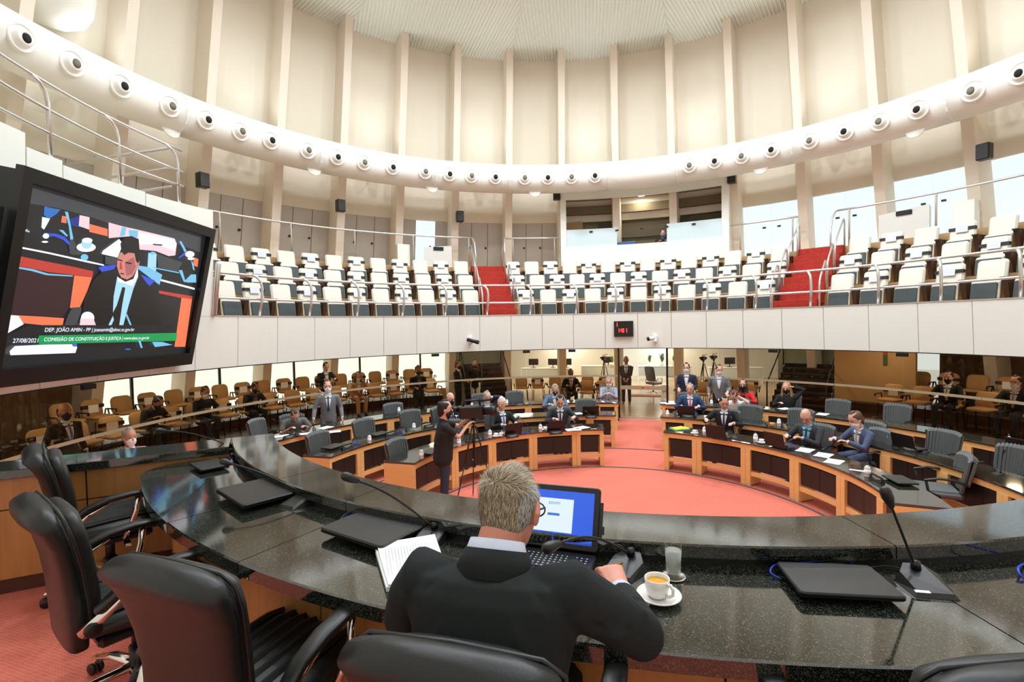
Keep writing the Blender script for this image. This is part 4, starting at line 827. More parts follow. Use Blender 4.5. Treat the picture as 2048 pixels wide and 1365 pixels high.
# ---------------------------------------------------------------- conference chairs
def conf_chair():
    r = empty('conference_chair', 'x', 'chair', (0, 0, 0))
    m = MB(); n = 12; w = 0.54
    for i in range(n):
        x = -w / 2 + w * (i + 0.5) / n; bow = -0.06 * (1 - (2 * x / w) ** 2); q = 1 - 0.035 * (2 * x / w) ** 4
        m.tube([(x * 0.90, -0.20 + bow, 0.50), (x * 0.96, -0.235 + bow, 0.70), (x, -0.28 + bow, 0.955 * q + 0.01), (x, -0.31 + bow, 0.99 * q + 0.01), (x * 0.99, -0.345 + bow, 0.955 * q + 0.01), (x * 0.93, -0.27 + bow, 0.6)], w / n * 0.56, 5)
    m.obj('backrest', M_vinyl, r)
    m = MB(); m.box(-0.26, 0.26, -0.24, 0.27, 0.40, 0.49, b=0.03)
    for i in range(10): x = -0.235 + 0.47 * (i + 0.5) / 10; m.tube([(x, -0.2, 0.487), (x, 0.24, 0.485), (x, 0.268, 0.45)], 0.022, 5)
    m.obj('seat', M_vinyl, r)
    for s in (-1, 1):
        m = MB(); m.loft([((s * 0.29, -0.26, 0.63), 0.028, 0.02), ((s * 0.315, -0.12, 0.69), 0.03, 0.018), ((s * 0.32, 0.05, 0.70), 0.032, 0.018), ((s * 0.31, 0.20, 0.66), 0.03, 0.018)], 8); m.tube([(s * 0.31, 0.19, 0.66), (s * 0.31, 0.16, 0.5), (s * 0.25, 0.02, 0.42)], 0.018, 6); m.obj('armrest', M_plast, r)
    m = MB(); m.tube([(0, 0, 0.10), (0, 0, 0.41)], 0.028, 8); m.obj('gas_column', M_plast, r)
    m = MB()
    for k in range(5): a = R_(72 * k + 18); m.tube([(0, 0, 0.12), (0.30 * cos(a), 0.30 * sin(a), 0.075)], 0.018, 5)
    m.obj('star_base', M_plast, r)
    m = MB()
    for k in range(5): a = R_(72 * k + 18); m.ball((0.30 * cos(a), 0.30 * sin(a), 0.042), (0.026, 0.026, 0.03), n=6, m=5)
    m.obj('casters', M_plast, r)
    return r
cc = conf_chair(); first = True
CH = [(513, 840, 'standing alone at the far left, left of the man in grey t-shirt'), (636, 866, 'at the left end of the middle left desk'), (727, 840, 'second from the left at the middle left desk'), (793, 880, 'at the left end of the front left desk, near the cameraman'),
 (786, 808, 'at the rear left desk, right of the standing grey suit'), (820, 822, 'at the middle left desk, left of the cameraman'), (1029, 784, 'empty at the rear left desk, centre'), (961, 789, 'at the rear left desk behind the man touching his face'), (1171, 800, 'at the middle left desk behind the open laptop, beside the striped shirt'),
 (1676, 801, 'empty at the rear right desk, between two papers'), (1795, 811, 'empty at the rear right desk, before the brown glass'), (1602, 820, 'empty behind the bald man on the right'),
 (1741, 845, 'empty behind the navy suited man writing'), (1888, 863, 'empty at the middle right desk, right of the black laptop'), (1929, 911, 'turned sideways at the right end of the front right desk'), (2034, 895, 'cut by the right picture edge at the middle right desk'),
 (1500, 812, 'behind the person in white t-shirt'), (1375, 787, 'held by the standing man in navy jacket'), (903, 842, 'empty between cameraman and white-haired man')]
for i, (x, y, l) in enumerate(CH):
    p = at(x, y, 1.0); b = bearing(p, D0) + 180
    if 'sideways' in l: b = -62
    if 'picture edge' in l: b -= 8
    if i == 0: b = 100
    f = Vector((sin(R_(b)), cos(R_(b)), 0)); loc = Vector((p.x, p.y, 0.012)) + f * 0.30; lab = 'grey ribbed chair ' + l
    if first: cc.location = loc; cc.rotation_euler = (0, 0, face(b)); cc['label'] = lab; cc['group'] = 'ribbed chamber chairs'; first = False
    else: dup(cc, loc, face(b), lab, 'ribbed chamber chairs')
# ---------------------------------------------------------------- beige chairs behind the glass
def beige_chair(note):
    r = empty('visitor_chair', 'x', 'chair', (0, 0, 0))
    m = MB(); m.slab(0.46, 0.44, 0.07, 0.12, 0, T(0, -0.24, 0.70) @ RX(10), e=0.35, smooth=True); m.obj('backrest', M_beige, r)
    m = MB(); m.slab(0.48, 0.46, 0.07, 0.10, 0, T(0, 0.02, 0.49) @ RX(90), e=0.35, smooth=True); m.obj('seat', M_beige, r)
    for s in (-1, 1):
        m = MB(); m.tube([(s * 0.26, -0.2, 0.45), (s * 0.30, -0.2, 0.66), (s * 0.30, 0.14, 0.66), (s * 0.30, 0.15, 0.60)], 0.018, 5); m.obj('armrest', M_plast, r)
        m = MB(); m.tube([(s * 0.2, 0.18, 0.44), (s * 0.22, 0.22, 0.01)], 0.014, 5); m.obj('leg', M_plast, r)
        m = MB(); m.tube([(s * 0.2, -0.15, 0.44), (s * 0.22, -0.22, 0.01)], 0.014, 5); m.obj('leg', M_plast, r)
    if note:
        m = MB(); m.box(-0.24, 0.24, -0.20, -0.155, 0.72, 0.80, 0); m.obj('strap', M_strap, r)
        m = MB(); m.box(-0.11, 0.11, -0.155, -0.148, 0.62, 0.80); m.obj('paper_notice', M_paper, r)
    return r
VC = []
b_pl = beige_chair(False); b_no = beige_chair(True); ub = set()
BR = [('back', 11.75, 0.5, [-73.2 + 2.95 * i for i in range(18)], 'left'), ('front', 10.35, 0.25, [-80 + 3.5 * i for i in range(17)], 'left'), ('back', 11.75, 0.5, [57.2 + 2.95 * i for i in range(7)], 'right'), ('front', 10.3, 0.25, [56.5 + 3.5 * i for i in range(6)], 'right'),
      ('centre', 11.9, 0.0, [-5.3, -2.2, 0.9, 4.0, 7.1, 10.2], 'centre'), ('front', 10.2, 0.0, [3.4, 6.6, 9.8], 'centre'), ('front', 10.3, 0.0, [25.0, 28.5, 32.0, 35.5], 'right of the door'), ('back', 11.9, 0.0, [25.5, 28.6, 31.7, 34.8], 'right of the door')]
for row, r_, z, azs, nm in BR:
    for i, a in enumerate(azs):
        note = (i + (row == 'front')) % 2 == 1; s = b_no if note else b_pl; j = random.uniform(-6, 6)
        lab = 'beige chair %sbehind glass, %s row %s, %s from left' % ('with paper notice ' if note else '', row, nm, ORD[i]); lab = lab.replace('centre row centre', 'far row centre')
        VC.append((pc(r_, a, z), a + 180 + j))
        if s.name not in ub: ub.add(s.name); s.location = pc(r_, a, z); s.rotation_euler = (0, 0, face(a + 180 + j)); s['label'] = lab; s['group'] = 'beige visitor chairs'
        else: dup(s, pc(r_, a, z), face(a + 180 + j), lab, 'beige visitor chairs')
# ---------------------------------------------------------------- things on the desks
ZD = 0.787
def bottle(x, y, lab, z=ZD, s=1.0):
    p = at(x, y, z); r = empty('gel_bottle', lab, 'bottle', p)
    m = MB(); m.lathe([(0, 0), (0.034, 0), (0.036, 0.01), (0.036, 0.12), (0.03, 0.14), (0.012, 0.155), (0.012, 0.165), (0, 0.165)], 12); m.obj('body', mat('clear_plastic', rgb(232, 236, 236), 0.2), r)
    m = MB(); m.lathe([(0, 0.165), (0.014, 0.165), (0.014, 0.18), (0.006, 0.182), (0.006, 0.20), (0, 0.20)], 10); m.obj('pump_cap', M_plast, r)
    m = MB(); m.lathe([(0.0365, 0.03), (0.037, 0.03), (0.037, 0.10), (0.0365, 0.10)], 12); m.obj('label_band', M_paper, r)
for x, y, l in [(739, 887, 'middle left desk, second seat'), (828, 861, 'middle left desk, left of the cameraman'), (843, 918, 'left end of the front left desk'), (798, 827, 'rear left desk beside a ribbed chair'), (944, 818, 'left of the man touching his face'), (1014, 811, 'rear left desk left of the black name plate'), (980, 876, 'front left desk left of the white cups'), (1081, 864, 'front left desk left of the dark suited man'), (918, 893, 'front left desk right behind the tripod'),
  (1335, 834, 'aisle end of the middle right desk'), (1558, 853, 'beside the orange cup on the middle right desk'), (1423, 812, 'rear right desk before the standing grey suit'), (1409, 870, 'front right desk left of the open laptop'), (1778, 888, 'middle right desk left of the black laptop'), (1735, 954, 'right end of the front right desk'), (2018, 892, 'far right on the rear right desk'), (1511, 885, 'front right desk between the cups')]:
    bottle(x, y, 'small clear gel bottle, ' + l)
def cup(p, lab, coffee=False, s=1.0, mt=None):
    mt = mt or M_china; r = empty('cup', lab, 'cup', p); M = Matrix.Scale(s, 4)
    m = MB(); m.lathe([(0, 0.006), (0.022, 0.006), (0.024, 0.0), (0.028, 0.002), (0.036, 0.014), (0.040, 0.034), (0.041, 0.062), (0.0395, 0.063), (0.037, 0.060), (0.036, 0.034), (0.030, 0.014), (0, 0.012)], 26, 0, M); m.obj('cup_body', mt, r)
    m = MB(); m.tube([M @ Vector(q) for q in ((0.038, 0, 0.055), (0.055, 0, 0.057), (0.064, 0, 0.045), (0.062, 0, 0.028), (0.050, 0, 0.017), (0.037, 0, 0.018))], 0.0055 * s, 8); m.obj('handle', mt, r)
    if coffee: m = MB(); m.lathe([(0, 0.048), (0.0365, 0.048)], 26, 0, M); m.obj('drink', M_tea, r)
    return r
def saucer(p, lab):
    r = empty('saucer', lab, 'saucer', p); m = MB(); m.lathe([(0, 0.004), (0.028, 0.004), (0.03, 0.0), (0.036, 0.0), (0.055, 0.008), (0.073, 0.017), (0.072, 0.020), (0.053, 0.012), (0.034, 0.007), (0, 0.007)], 34); m.obj('saucer_dish', M_china, r)
for x, y, l in [(992, 874, 'left one before the white-haired man'), (1003, 873, 'right one before the white-haired man'), (1090, 861, 'left of the dark suited man, front left desk'), (1389, 868, 'between folder and bottle on the front right desk'), (1523, 887, 'left of the bald man papers'), (1360, 830, 'aisle end of the middle right desk'), (1415, 838, 'behind the front right laptop user'), (1508, 818, 'left one among the cups before the blonde woman'), (1520, 819, 'middle one among the cups before the blonde woman'), (1534, 820, 'right one among the cups before the blonde woman')]:
    p = at(x, y, ZD); saucer(p, 'white saucer, ' + l); cup(p + Vector((0, 0, 0.007)), 'white cup, ' + l)
cup(at(1544, 853, ZD), 'orange cup on the middle right desk beside a gel bottle', True, 1.1, mat('orange_cup', rgb(236, 170, 90), 0.5))
def sheet(x, y, w, h, rz, lab, z=ZD, n=3, mt=None, name='paper_sheet', par=None, cat='paper'):
    p = at(x, y, z); m = MB()
    for i in range(n): m.box(-w / 2, w / 2, -h / 2, h / 2, 0.0015 * i, 0.0015 * i + 0.0012, 0, T(p.x, p.y, p.z) @ RZ(rz + 3 * i))
    o = m.obj(name, mt or M_paper); tag(o, lab, cat); return o
for x, y, rz, l in [(563, 873, 30, 'left of the bowed man'), (614, 868, 20, 'before the bowed man in t-shirt'), (651, 856, 60, 'spread before the standing grey suit'), (666, 864, 20, 'hanging forward before the standing grey suit'), (1146, 860, 10, 'before the dark suited man, front left desk'), (1163, 856, 30, 'right of the dark suited man, front left desk'), (1153, 828, 20, 'crumpled tissue left of the open laptop'), (1206, 804, 0, 'left one before the striped shirt'), (1228, 806, 8, 'right one before the striped shirt'),
   (1610, 901, 40, 'before the bald man'), (1647, 911, 40, 'under the writing hand of the navy suit'), (1668, 924, 40, 'front one before the navy suit'), (1341, 808, 0, 'aisle end of the rear right desk'), (1391, 812, 10, 'behind the red tie man'), (1645, 829, 40, 'below the rear right empty chair'), (1570, 818, 20, 'before the blonde woman'), (1716, 942, 50, 'narrow strip near the right end of the front right desk')]:
    sheet(x, y, 0.30 if 'strip' not in l else 0.06, 0.21, rz, 'white papers, ' + l)
for i, (x, y, nm, mt) in enumerate(((1359, 858, 'bright yellow folder on top of a green one, front right desk', M_yellow),)):
    sheet(x, y + 1, 0.34, 0.24, 10, 'green folder under the yellow one on the front right desk', ZD, 4, M_green, 'folder', cat='folder')
    sheet(x, y - 1, 0.32, 0.22, 14, nm, ZD + 0.007, 6, M_yellow, 'folder', cat='folder')
def laptop(p, b, lab, opened=None, s=1.0, logo=False):
    r = empty('laptop', lab, 'laptop', p, face(b)); r.scale = (s, s, s); w, d = 0.375, 0.255
    m = MB(); m.slab(w, d, 0.022, 0.02, 0, T(0, 0, 0.022) @ RX(-90) @ RX(180), e=0.25); m.obj('base', M_plast, r)
    if opened is None:
        m = MB(); m.slab(w, d, 0.017, 0.02, 0, T(0, 0, 0.0225) @ RX(90) @ T(0, -0.017, 0), e=0.3)
        m = MB(); m.slab(w, d, 0.017, 0.02, 0, T(0, 0, 0.041) @ RX(-90), e=0.3) ; m.obj('lid', mat('laptop_lid', rgb(26, 25, 22), 0.3, spec=0.3), r)
        if logo: text('lid_logo', 'POSITIVO', 0.016, T(0, 0.03 if False else 0.0, 0.0415) @ RZ(180), mat('logo_grey', rgb(190, 188, 180), 0.6), r, 0.0004, 'CENTER')
    else:
        Mh = T(0, d / 2 - 0.005, 0.022) @ RX(-opened)
        m = MB(); m.slab(w, d, 0.012, 0.02, 0, Mh @ T(0, 0, d / 2), e=0.3); m.obj('lid', M_plast, r)
        m = MB(); m.box(-w / 2 + 0.015, w / 2 - 0.015, -0.002, 0.0, 0.025, d - 0.02, 0, Mh); m.obj('display', em('laptop_screen_blue', 30, 60, 120, 0.8), r)
    return r
for x, y, b, l in [(666, 897, None, 'at the left end of the middle left desk'), (758, 871, None, 'second seat of the middle left desk'), (863, 907, None, 'near the cameraman on the front left desk'), (1800, 965, 150, 'at the right end of the front right desk')]:
    p = at(x, y, ZD); laptop(p, (bearing(p, D0) + 180) if b is None else bearing(p, D0) + 180, 'closed black laptop ' + l)
for x, y, l in [(1023, 872, 'before the white-haired man'), (1110, 866, 'before the dark suited man, front left desk'), (1181, 834, 'before an empty chair on the middle left desk'), (1374, 834, 'before the man with red tie'), (1436, 878, 'before the dark-haired man, front right desk'), (1556, 896, 'left of the bald man'), (1815, 900, 'on the middle right desk before an empty chair'), (2050, 912, 'cut by the right picture edge')]:
    p = at(x, y, ZD); b = bearing(p, D0); f = Vector((-sin(R_(b)), -cos(R_(b)), 0)); laptop(p - f * 0.06, b + 180, 'open black laptop seen from behind, ' + l, 14)
def name_plate(x, y, l):
    p = at(x, y, ZD); b = bearing(p, D0) + 180; r = empty('name_plate', 'black name plate ' + l, 'sign', p, face(b))
    m = MB(); m.add([(-0.13, -0.03, 0), (0.13, -0.03, 0), (0.13, 0.03, 0), (-0.13, 0.03, 0), (-0.13, 0.0, 0.075), (0.13, 0.0, 0.075)], [(3, 2, 1, 0), (0, 1, 5, 4), (2, 3, 4, 5), (1, 2, 5), (3, 0, 4)]); m.obj('prism', M_plast, r)
    m = MB()
    for q in range(7): m.box(-0.09 + q * 0.025, -0.073 + q * 0.025, 0.0, 0.002, 0, 0.011, 0, T(0, 0.0155, 0.038) @ RX(22)); 
    m.box(-0.05, 0.05, 0, 0.002, 0, 0.004, 0, T(0, 0.021, 0.024) @ RX(22)); o = m.obj('lettering', mat('plate_lettering', rgb(190, 186, 176), 0.6), r); o['kind'] = 'stuff'
for x, y, l in [(694, 897, 'left end of the middle left desk'), (781, 871, 'second seat of the middle left desk'), (858, 856, 'middle left desk behind the cameraman'), (955, 884, 'front left desk right of the tripod'), (1040, 812, 'rear left desk centre'), (1025, 876, 'under the laptop of the white-haired man'), (1112, 869, 'under the laptop of the dark suited man'), (1182, 837, 'under the laptop on the middle left desk'), (1376, 836, 'under the laptop of the red tie man'), (1440, 880, 'under the front right laptop'), (1562, 898, 'under the laptop left of the bald man'), (1754, 962, 'right end of the front right desk'), (1818, 903, 'under the middle right laptop'), (578, 878, 'before the bowed man')]: name_plate(x, y, l)
def gooseneck(p, tip, lab, s=1.0, base_b=0.0, big=False, over=0.0):
    r = empty('gooseneck_microphone', lab, 'microphone', p, face(base_b)); inv = (T(*p) @ RZ(-base_b)).inverted(); t = inv @ Vector(tip)
    m = MB()
    m.add([(-0.055 * s, -0.075 * s, 0), (0.055 * s, -0.075 * s, 0), (0.065 * s, 0.02 * s, 0), (0.035 * s, 0.065 * s, 0), (-0.035 * s, 0.065 * s, 0), (-0.065 * s, 0.02 * s, 0),
           (-0.045 * s, -0.065 * s, 0.012 * s), (0.045 * s, -0.065 * s, 0.012 * s), (0.05 * s, 0.02 * s, 0.03 * s), (0.025 * s, 0.055 * s, 0.042 * s), (-0.025 * s, 0.055 * s, 0.042 * s), (-0.05 * s, 0.02 * s, 0.03 * s)],
          [(5, 4, 3, 2, 1, 0), (6, 7, 8, 9, 10, 11)] + [(i, (i + 1) % 6, 6 + (i + 1) % 6, 6 + i) for i in range(6)]); m.obj('base', M_plast, r)
    h0 = Vector((0, 0.035 * s, 0.036 * s)); m = MB(); m.lathe([(0, 0), (0.014 * s, 0), (0.012 * s, 0.022 * s), (0, 0.024 * s)], 12, 0, T(*h0)); m.obj('socket', M_plast, r)
    d = t - h0; top = Vector((0, 0, 1)); pts = []
    for i in range(15):
        u = i / 14; q = h0 + Vector((d.x * u, d.y * u, d.z * u)); q.z += (over * sin(pi * min(1, u * 1.0)) * (0.6 + 0.4 * u)); pts.append(q)
    m = MB(); m.tube(pts[:-1] + [pts[-1]], 0.0042 * s if not big else 0.0045, 7); m.obj('gooseneck', M_blackmetal, r)
    dd = (pts[-1] - pts[-2]).normalized(); m = MB(); m.loft([(pts[-1], 0.010 * s, 0.010 * s), (pts[-1] + dd * 0.03 * s, 0.0165 * s, 0.0165 * s), (pts[-1] + dd * 0.05 * s, 0.0165 * s, 0.0165 * s)], 12); m.obj('foam_head', M_pad, r)
    return r
for x, y, hx, l in [(594, 871, -0.28, 'before the bowed man'), (1063, 863, -0.25, 'between white-haired and dark suited man'), (936, 884, -0.2, 'front left desk right of the tripod'), (1200, 858, -0.25, 'aisle end of the front left desk'), (1060, 811, -0.25, 'rear left desk centre'), (1195, 815, -0.2, 'rear left desk near the striped shirt'), (1038, 839, -0.25, 'middle left desk behind the white-haired man'), (1472, 874, -0.2, 'right of the laptop on the front right desk'), (1530, 852, -0.25, 'middle right desk left of the orange cup'), (1578, 890, -0.2, 'before the bald man'), (1850, 905, -0.2, 'right of the middle right laptop'), (815, 862, -0.25, 'middle left desk'), (1350, 826, 0.02, 'upright at the aisle end of the middle right desk'), (1996, 950, -0.2, 'far right of the middle right desk')]:
    p = at(x, y, ZD); b = bearing(p, D0); o = Vector((sin(R_(b)), cos(R_(b)), 0)); gooseneck(p, p + o * (0.10 if hx > 0 else 0.26) + Vector((hx, 0, 0.30 if hx < 0 else 0.42)), 'thin black desk microphone ' + l, 0.9, b, over=0.04)
def cable_loop(x, y, lab, z=ZD, s=0.05, mt=None):
    p = at(x, y, z); m = MB(); rnd = random.Random(x); pts = [p + Vector((s * cos(t * 1.1) * (1 + 0.4 * sin(t * 2.3)), s * sin(t) * 1.2, 0.006 + 0.018 * abs(sin(t * 1.7)))) for t in [0.45 * i for i in range(22)]]
    m.tube(pts, 0.0045, 6); o = m.obj('network_cable', mt or M_blue); tag(o, lab, 'cable')
for x, y, l in [(713, 889, 'second name plate of the middle left desk'), (1050, 868, 'laptop of the white-haired man'), (1038, 838, 'white-haired man on the middle left desk'), (800, 866, 'chair behind the cameraman'), (964, 878, 'bottle on the front left desk'), (1214, 832, 'aisle end of the middle left desk'), (1582, 893, 'bald man'), (1842, 903, 'middle right laptop'), (1788, 958, 'closed laptop at the right end of the front right desk')]:
    cable_loop(x, y, 'blue network cable by the ' + l)
# ================================================================ the podium
ZP = 1.32; ZW = 2.03; ZL = 2.11
pl = MB(); ring_in = [pc(3.80, b, 0, P0) for b in range(146, 244, 4)]; ring_out = []
angs = [bearing(pc(3.8, 146, 0, P0)) % 360]; 
for i in range(len(ring_in)):
    p = ring_in[i]; d = (p - Vector((P0.x, P0.y, 0))).normalized(); q = p.copy(); q.z = 0
    for _ in range(400):
        if dist(q) > 8.08: break
        q = q + d * 0.02
    ring_out.append(q)
n = len(ring_in); vs = [(p.x, p.y, 0) for p in ring_in] + [(p.x, p.y, 0) for p in ring_out] + [(p.x, p.y, ZP) for p in ring_in] + [(p.x, p.y, ZP) for p in ring_out]
fs = []
for i in range(n - 1): fs += [(2 * n + i, 2 * n + i + 1, 3 * n + i + 1, 3 * n + i), (i, i + 1, 2 * n + i + 1, 2 * n + i)]
fs += [(0, n, 3 * n, 2 * n), (n - 1, 2 * n - 1, 4 * n - 1, 3 * n - 1)]
pl.add(vs, fs); struct('floor_podium', pl, M_carpet)
pd = empty('podium_desk', 'long curved podium desk with polished black granite worktop and raised ledge in the foreground', 'desk', (0, 0, 0))
SEAM = [bearing(at(373, 1036, ZW), P0) % 360, bearing(at(1755, 1072, ZL), P0) % 360]
cuts = [238.2, SEAM[0], 212.0, 196.5, SEAM[1], 160, 147]
for i in range(len(cuts) - 1):
    hi, lo = cuts[i], cuts[i + 1]; g = 0.035; n = max(4, int((hi - lo) / 1.2))
    if i == 0:
        m = MB(); top = []; e = 0.01
        arc_o = [(4.49, lo + g + (hi - 3.0 - lo) * q / n) for q in range(n + 1)] + [(4.47, hi - 2.0), (4.42, hi - 1.0), (4.33, hi - 0.3), (4.2, hi)]
        arc_i = [(3.95, hi), ] + [(3.93, hi - (hi - lo - g) * q / n) for q in range(n + 1)]
        loop = [pc(r, b, 0, P0) for r, b in arc_o + arc_i]; k = len(loop)
        m.add([(p.x, p.y, ZW - 0.06) for p in loop] + [(p.x, p.y, ZW) for p in loop], [tuple(range(k)), tuple(range(2 * k - 1, k - 1, -1))] + [(j, (j + 1) % k, k + (j + 1) % k, k + j) for j in range(k)])
        m.obj('granite_slab', M_granite, pd)
    else:
        m = MB(); m.sweep([(3.93, ZW - 0.05), (3.93, ZW), (4.484, ZW), (4.49, ZW - 0.006), (4.49, ZW - 0.055), (4.484, ZW - 0.06)], lo + g, hi - g, n, P0); m.obj('granite_slab', M_granite, pd)
for i in range(len(cuts) - 1):
    hi, lo = cuts[i] + (3.85 if i == 0 else 0), cuts[i + 1]; g = 0.035; n = max(4, int((hi - lo) / 1.2))
    m = MB(); m.sweep([(3.655, ZL - 0.055), (3.66, ZL), (3.95, ZL), (3.957, ZL - 0.006), (3.957, ZL - 0.05), (3.94, ZL - 0.055)], lo + g, hi - g, n, P0); m.obj('ledge_slab', M_granite, pd)
m = MB(); m.sweep([(3.90, ZW - 0.02), (3.90, ZL - 0.05), (3.935, ZL - 0.05), (3.935, ZW - 0.02)], 147, 237.5, 60, P0); m.obj('ledge_riser', M_plast, pd)
m = MB(); m.sweep([(3.68, 0.0), (3.68, ZL - 0.06), (3.72, ZL - 0.06), (3.72, 0.0)], 147, 241, 60, P0); m.obj('chamber_side_panel', M_honey, pd)
b = 237.5; i = 0
while b > 148:
    m = MB(); m.sweep([(4.30, ZP + 0.10), (4.30, ZW - 0.06), (4.34, ZW - 0.06), (4.34, ZP + 0.10)], b - 9.7, b, 6, P0); m.obj('wood_panel', M_honeyd, pd); b -= 9.8
m = MB(); m.sweep([(4.26, ZP), (4.26, ZP + 0.10), (4.30, ZP + 0.10), (4.30, ZP)], 148, 237, 60, P0); m.obj('skirting', M_skirt, pd)
# side counter running left from the podium end
cd = empty('side_counter', 'wooden side counter with black granite top running left from the podium end', 'counter', (0, 0, 0))
A0 = Vector((-1.98, 4.04, 0)); u = Vector((-0.894, -0.447, 0)); nn = Vector((0.447, -0.894, 0))
Mc = Matrix(((u.x, nn.x, 0, A0.x), (u.y, nn.y, 0, A0.y), (0, 0, 1, 0), (0, 0, 0, 1)))
m = MB(); m.box(0.278, 1.75, 0, 0.335, ZL - 0.055, ZL, b=0.004, M=Mc); m.obj('granite_slab', M_granite, cd); m = MB(); m.box(1.755, 3.3, 0, 0.335, ZL - 0.055, ZL, b=0.004, M=Mc); m.obj('granite_slab', M_granite, cd)
for x0, x1 in ((0.28, 1.1), (1.11, 2.2), (2.21, 3.25)):
    m = MB(); m.box(x0, x1, 0.27, 0.30, 1.86, ZL - 0.055, M=Mc); m.obj('wood_panel', M_honeyd, cd); m = MB(); m.box(x0, x1, 0.27, 0.30, ZP + 0.10, 1.852, M=Mc); m.obj('wood_panel', M_honeyd, cd)
m = MB(); m.box(0.28, 3.25, 0.24, 0.27, ZP, ZP + 0.10, M=Mc); m.obj('skirting', M_skirt, cd); m = MB(); m.box(0.28, 3.25, 0.03, 0.06, 0, ZL - 0.06, M=Mc); m.obj('back_panel', M_honeyd, cd)
m = MB(); m.tube([Mc @ Vector((1.62, 0.36, 2.02)), Mc @ Vector((1.60, 0.36, 1.85)), Mc @ Vector((1.54, 0.36, 1.7)), Mc @ Vector((1.58, 0.36, 1.52)), Mc @ Vector((1.7, 0.37, 1.33))], 0.006, 6); tag(m.obj('hanging_cable', M_plast), 'thin black cable hanging down the wooden side counter at the left edge', 'cable')
# ---------------------------------------------------------------- executive chairs
def exec_chair():
    r = empty('executive_chair', 'x', 'chair', (0, 0, 0))
    def bk(z): return -0.235 - 0.03 * sin((z - 0.45) / 0.7 * pi) * -1 - (z - 0.45) * 0.17
    secs = [((0, bk(z) + o, z), w, d) for z, w, d, o in ((0.40, 0.20, 0.04, 0), (0.52, 0.21, 0.042, 0), (0.64, 0.205, 0.042, 0), (0.76, 0.215, 0.042, 0), (0.87, 0.235, 0.044, 0), (0.95, 0.245, 0.05, -0.008), (1.00, 0.243, 0.056, -0.022))]
    m = MB(); m.loft(secs, 30, power=3.2); m.obj('back_shell', M_leather, r)
    m = MB(); m.loft([((0, bk(z) + 0.055, z), w, 0.04) for z, w in ((0.50, 0.175), (0.60, 0.18), (0.70, 0.185), (0.80, 0.195), (0.89, 0.205), (0.97, 0.205))], 26, power=3.2); m.obj('back_cushion', M_leather, r)
    m = MB(); pts = [(s * w * 0.985, bk(z) + 0.035, z - 0.012) for s, w, z in [(-1, 0.21, 0.46), (-1, 0.208, 0.62), (-1, 0.22, 0.77), (-1, 0.245, 0.92), (-1, 0.243, 1.0), (-1, 0.2, 1.035), (0, 0, 1.045), (1, 0.2, 1.035), (1, 0.243, 1.0), (1, 0.245, 0.92), (1, 0.22, 0.77), (1, 0.208, 0.62), (1, 0.21, 0.46)]]; m.tube(pts, 0.007, 6); m.obj('piping', M_leather, r)
    m = MB(); m.loft([((0, -0.2, 0.47), 0.22, 0.05), ((0, 0, 0.465), 0.255, 0.06), ((0, 0.2, 0.47), 0.255, 0.06), ((0, 0.27, 0.455), 0.235, 0.05)], 24, power=3.0)
    for i in range(7): x = -0.18 + 0.06 * i; m.tube([(x, -0.18, 0.517), (x, 0, 0.524), (x, 0.2, 0.528), (x, 0.27, 0.51)], 0.014, 5)
    m.obj('seat', M_leather, r)
    m = MB(); m.box(-0.2, 0.2, -0.18, 0.2, 0.37, 0.42, b=0.015); m.obj('seat_pan', M_plast, r)
    for s in (-1, 1):
        x = s * 0.305; a = bpy.data.objects.new('armrest', None)
        m = MB(); m.loft([((x, -0.20, 0.60), 0.026, 0.014), ((x, -0.12, 0.665), 0.03, 0.016), ((x, -0.02, 0.70), 0.034, 0.017), ((x, 0.08, 0.71), 0.035, 0.017), ((x, 0.17, 0.70), 0.034, 0.016)], 14, power=3); ap = m.obj('armrest', M_plast, r)
        m = MB(); m.tube([(x, 0.12, 0.70), (x, 0.11, 0.6), (x * 0.96, 0.08, 0.5), (x * 0.88, 0.05, 0.42)], 0.016, 8); m.obj('front_support', M_chrome, ap)
        m = MB(); m.tube([(x, -0.02, 0.675), (x * 0.99, -0.12, 0.62), (x * 0.93, -0.20, 0.545), (x * 0.83, -0.235, 0.50)], [0.012, 0.018, 0.024, 0.026], 10); m.obj('chrome_bracket', M_chrome, ap)
        m = MB(); m.lathe([(0, 0.0), (0.030, 0.0), (0.030, 0.012), (0.022, 0.016), (0, 0.016)], 16, 0, T(x * 0.93 + s * 0.01, -0.215, 0.525) @ RY(90 * s)); m.obj('round_cap', M_plast, ap)
    m = MB(); m.tube([(0, 0, 0.09), (0, 0, 0.22)], 0.036, 12); m.tube([(0, 0, 0.2), (0, 0, 0.38)], 0.025, 12); m.obj('gas_column', M_plast, r)
    for k in range(5):
        a = R_(72 * k + 54); c_, s_ = cos(a), sin(a)
        m = MB(); m.loft([((0.03 * c_, 0.03 * s_, 0.125), 0.022, 0.028), ((0.17 * c_, 0.17 * s_, 0.125), 0.018, 0.024), ((0.31 * c_, 0.31 * s_, 0.085), 0.012, 0.018)], 10, xd=(0, 0, 1)); ar = m.obj('base_arm', M_chrome, r)
        m = MB()
        for w in (-0.016, 0.016): m.lathe([(0, -0.01), (0.022, -0.01), (0.028, -0.006), (0.028, 0.006), (0.022, 0.01), (0, 0.01)], 12, 0, T(0.31 * c_ - s_ * w, 0.31 * s_ + c_ * w, 0.03) @ RZ(degrees(a)) @ RX(90))
        m.obj('caster', M_plast, ar)
    m = MB(); m.tube([(0.12, 0.05, 0.39), (0.27, 0.06, 0.385)], 0.006, 6); m.box(0.25, 0.32, 0.045, 0.075, 0.375, 0.395, 0); m.obj('height_lever', M_chrome, r)
    return r
ex = exec_chair(); ex.scale = (1.0, 1.0, 0.93)
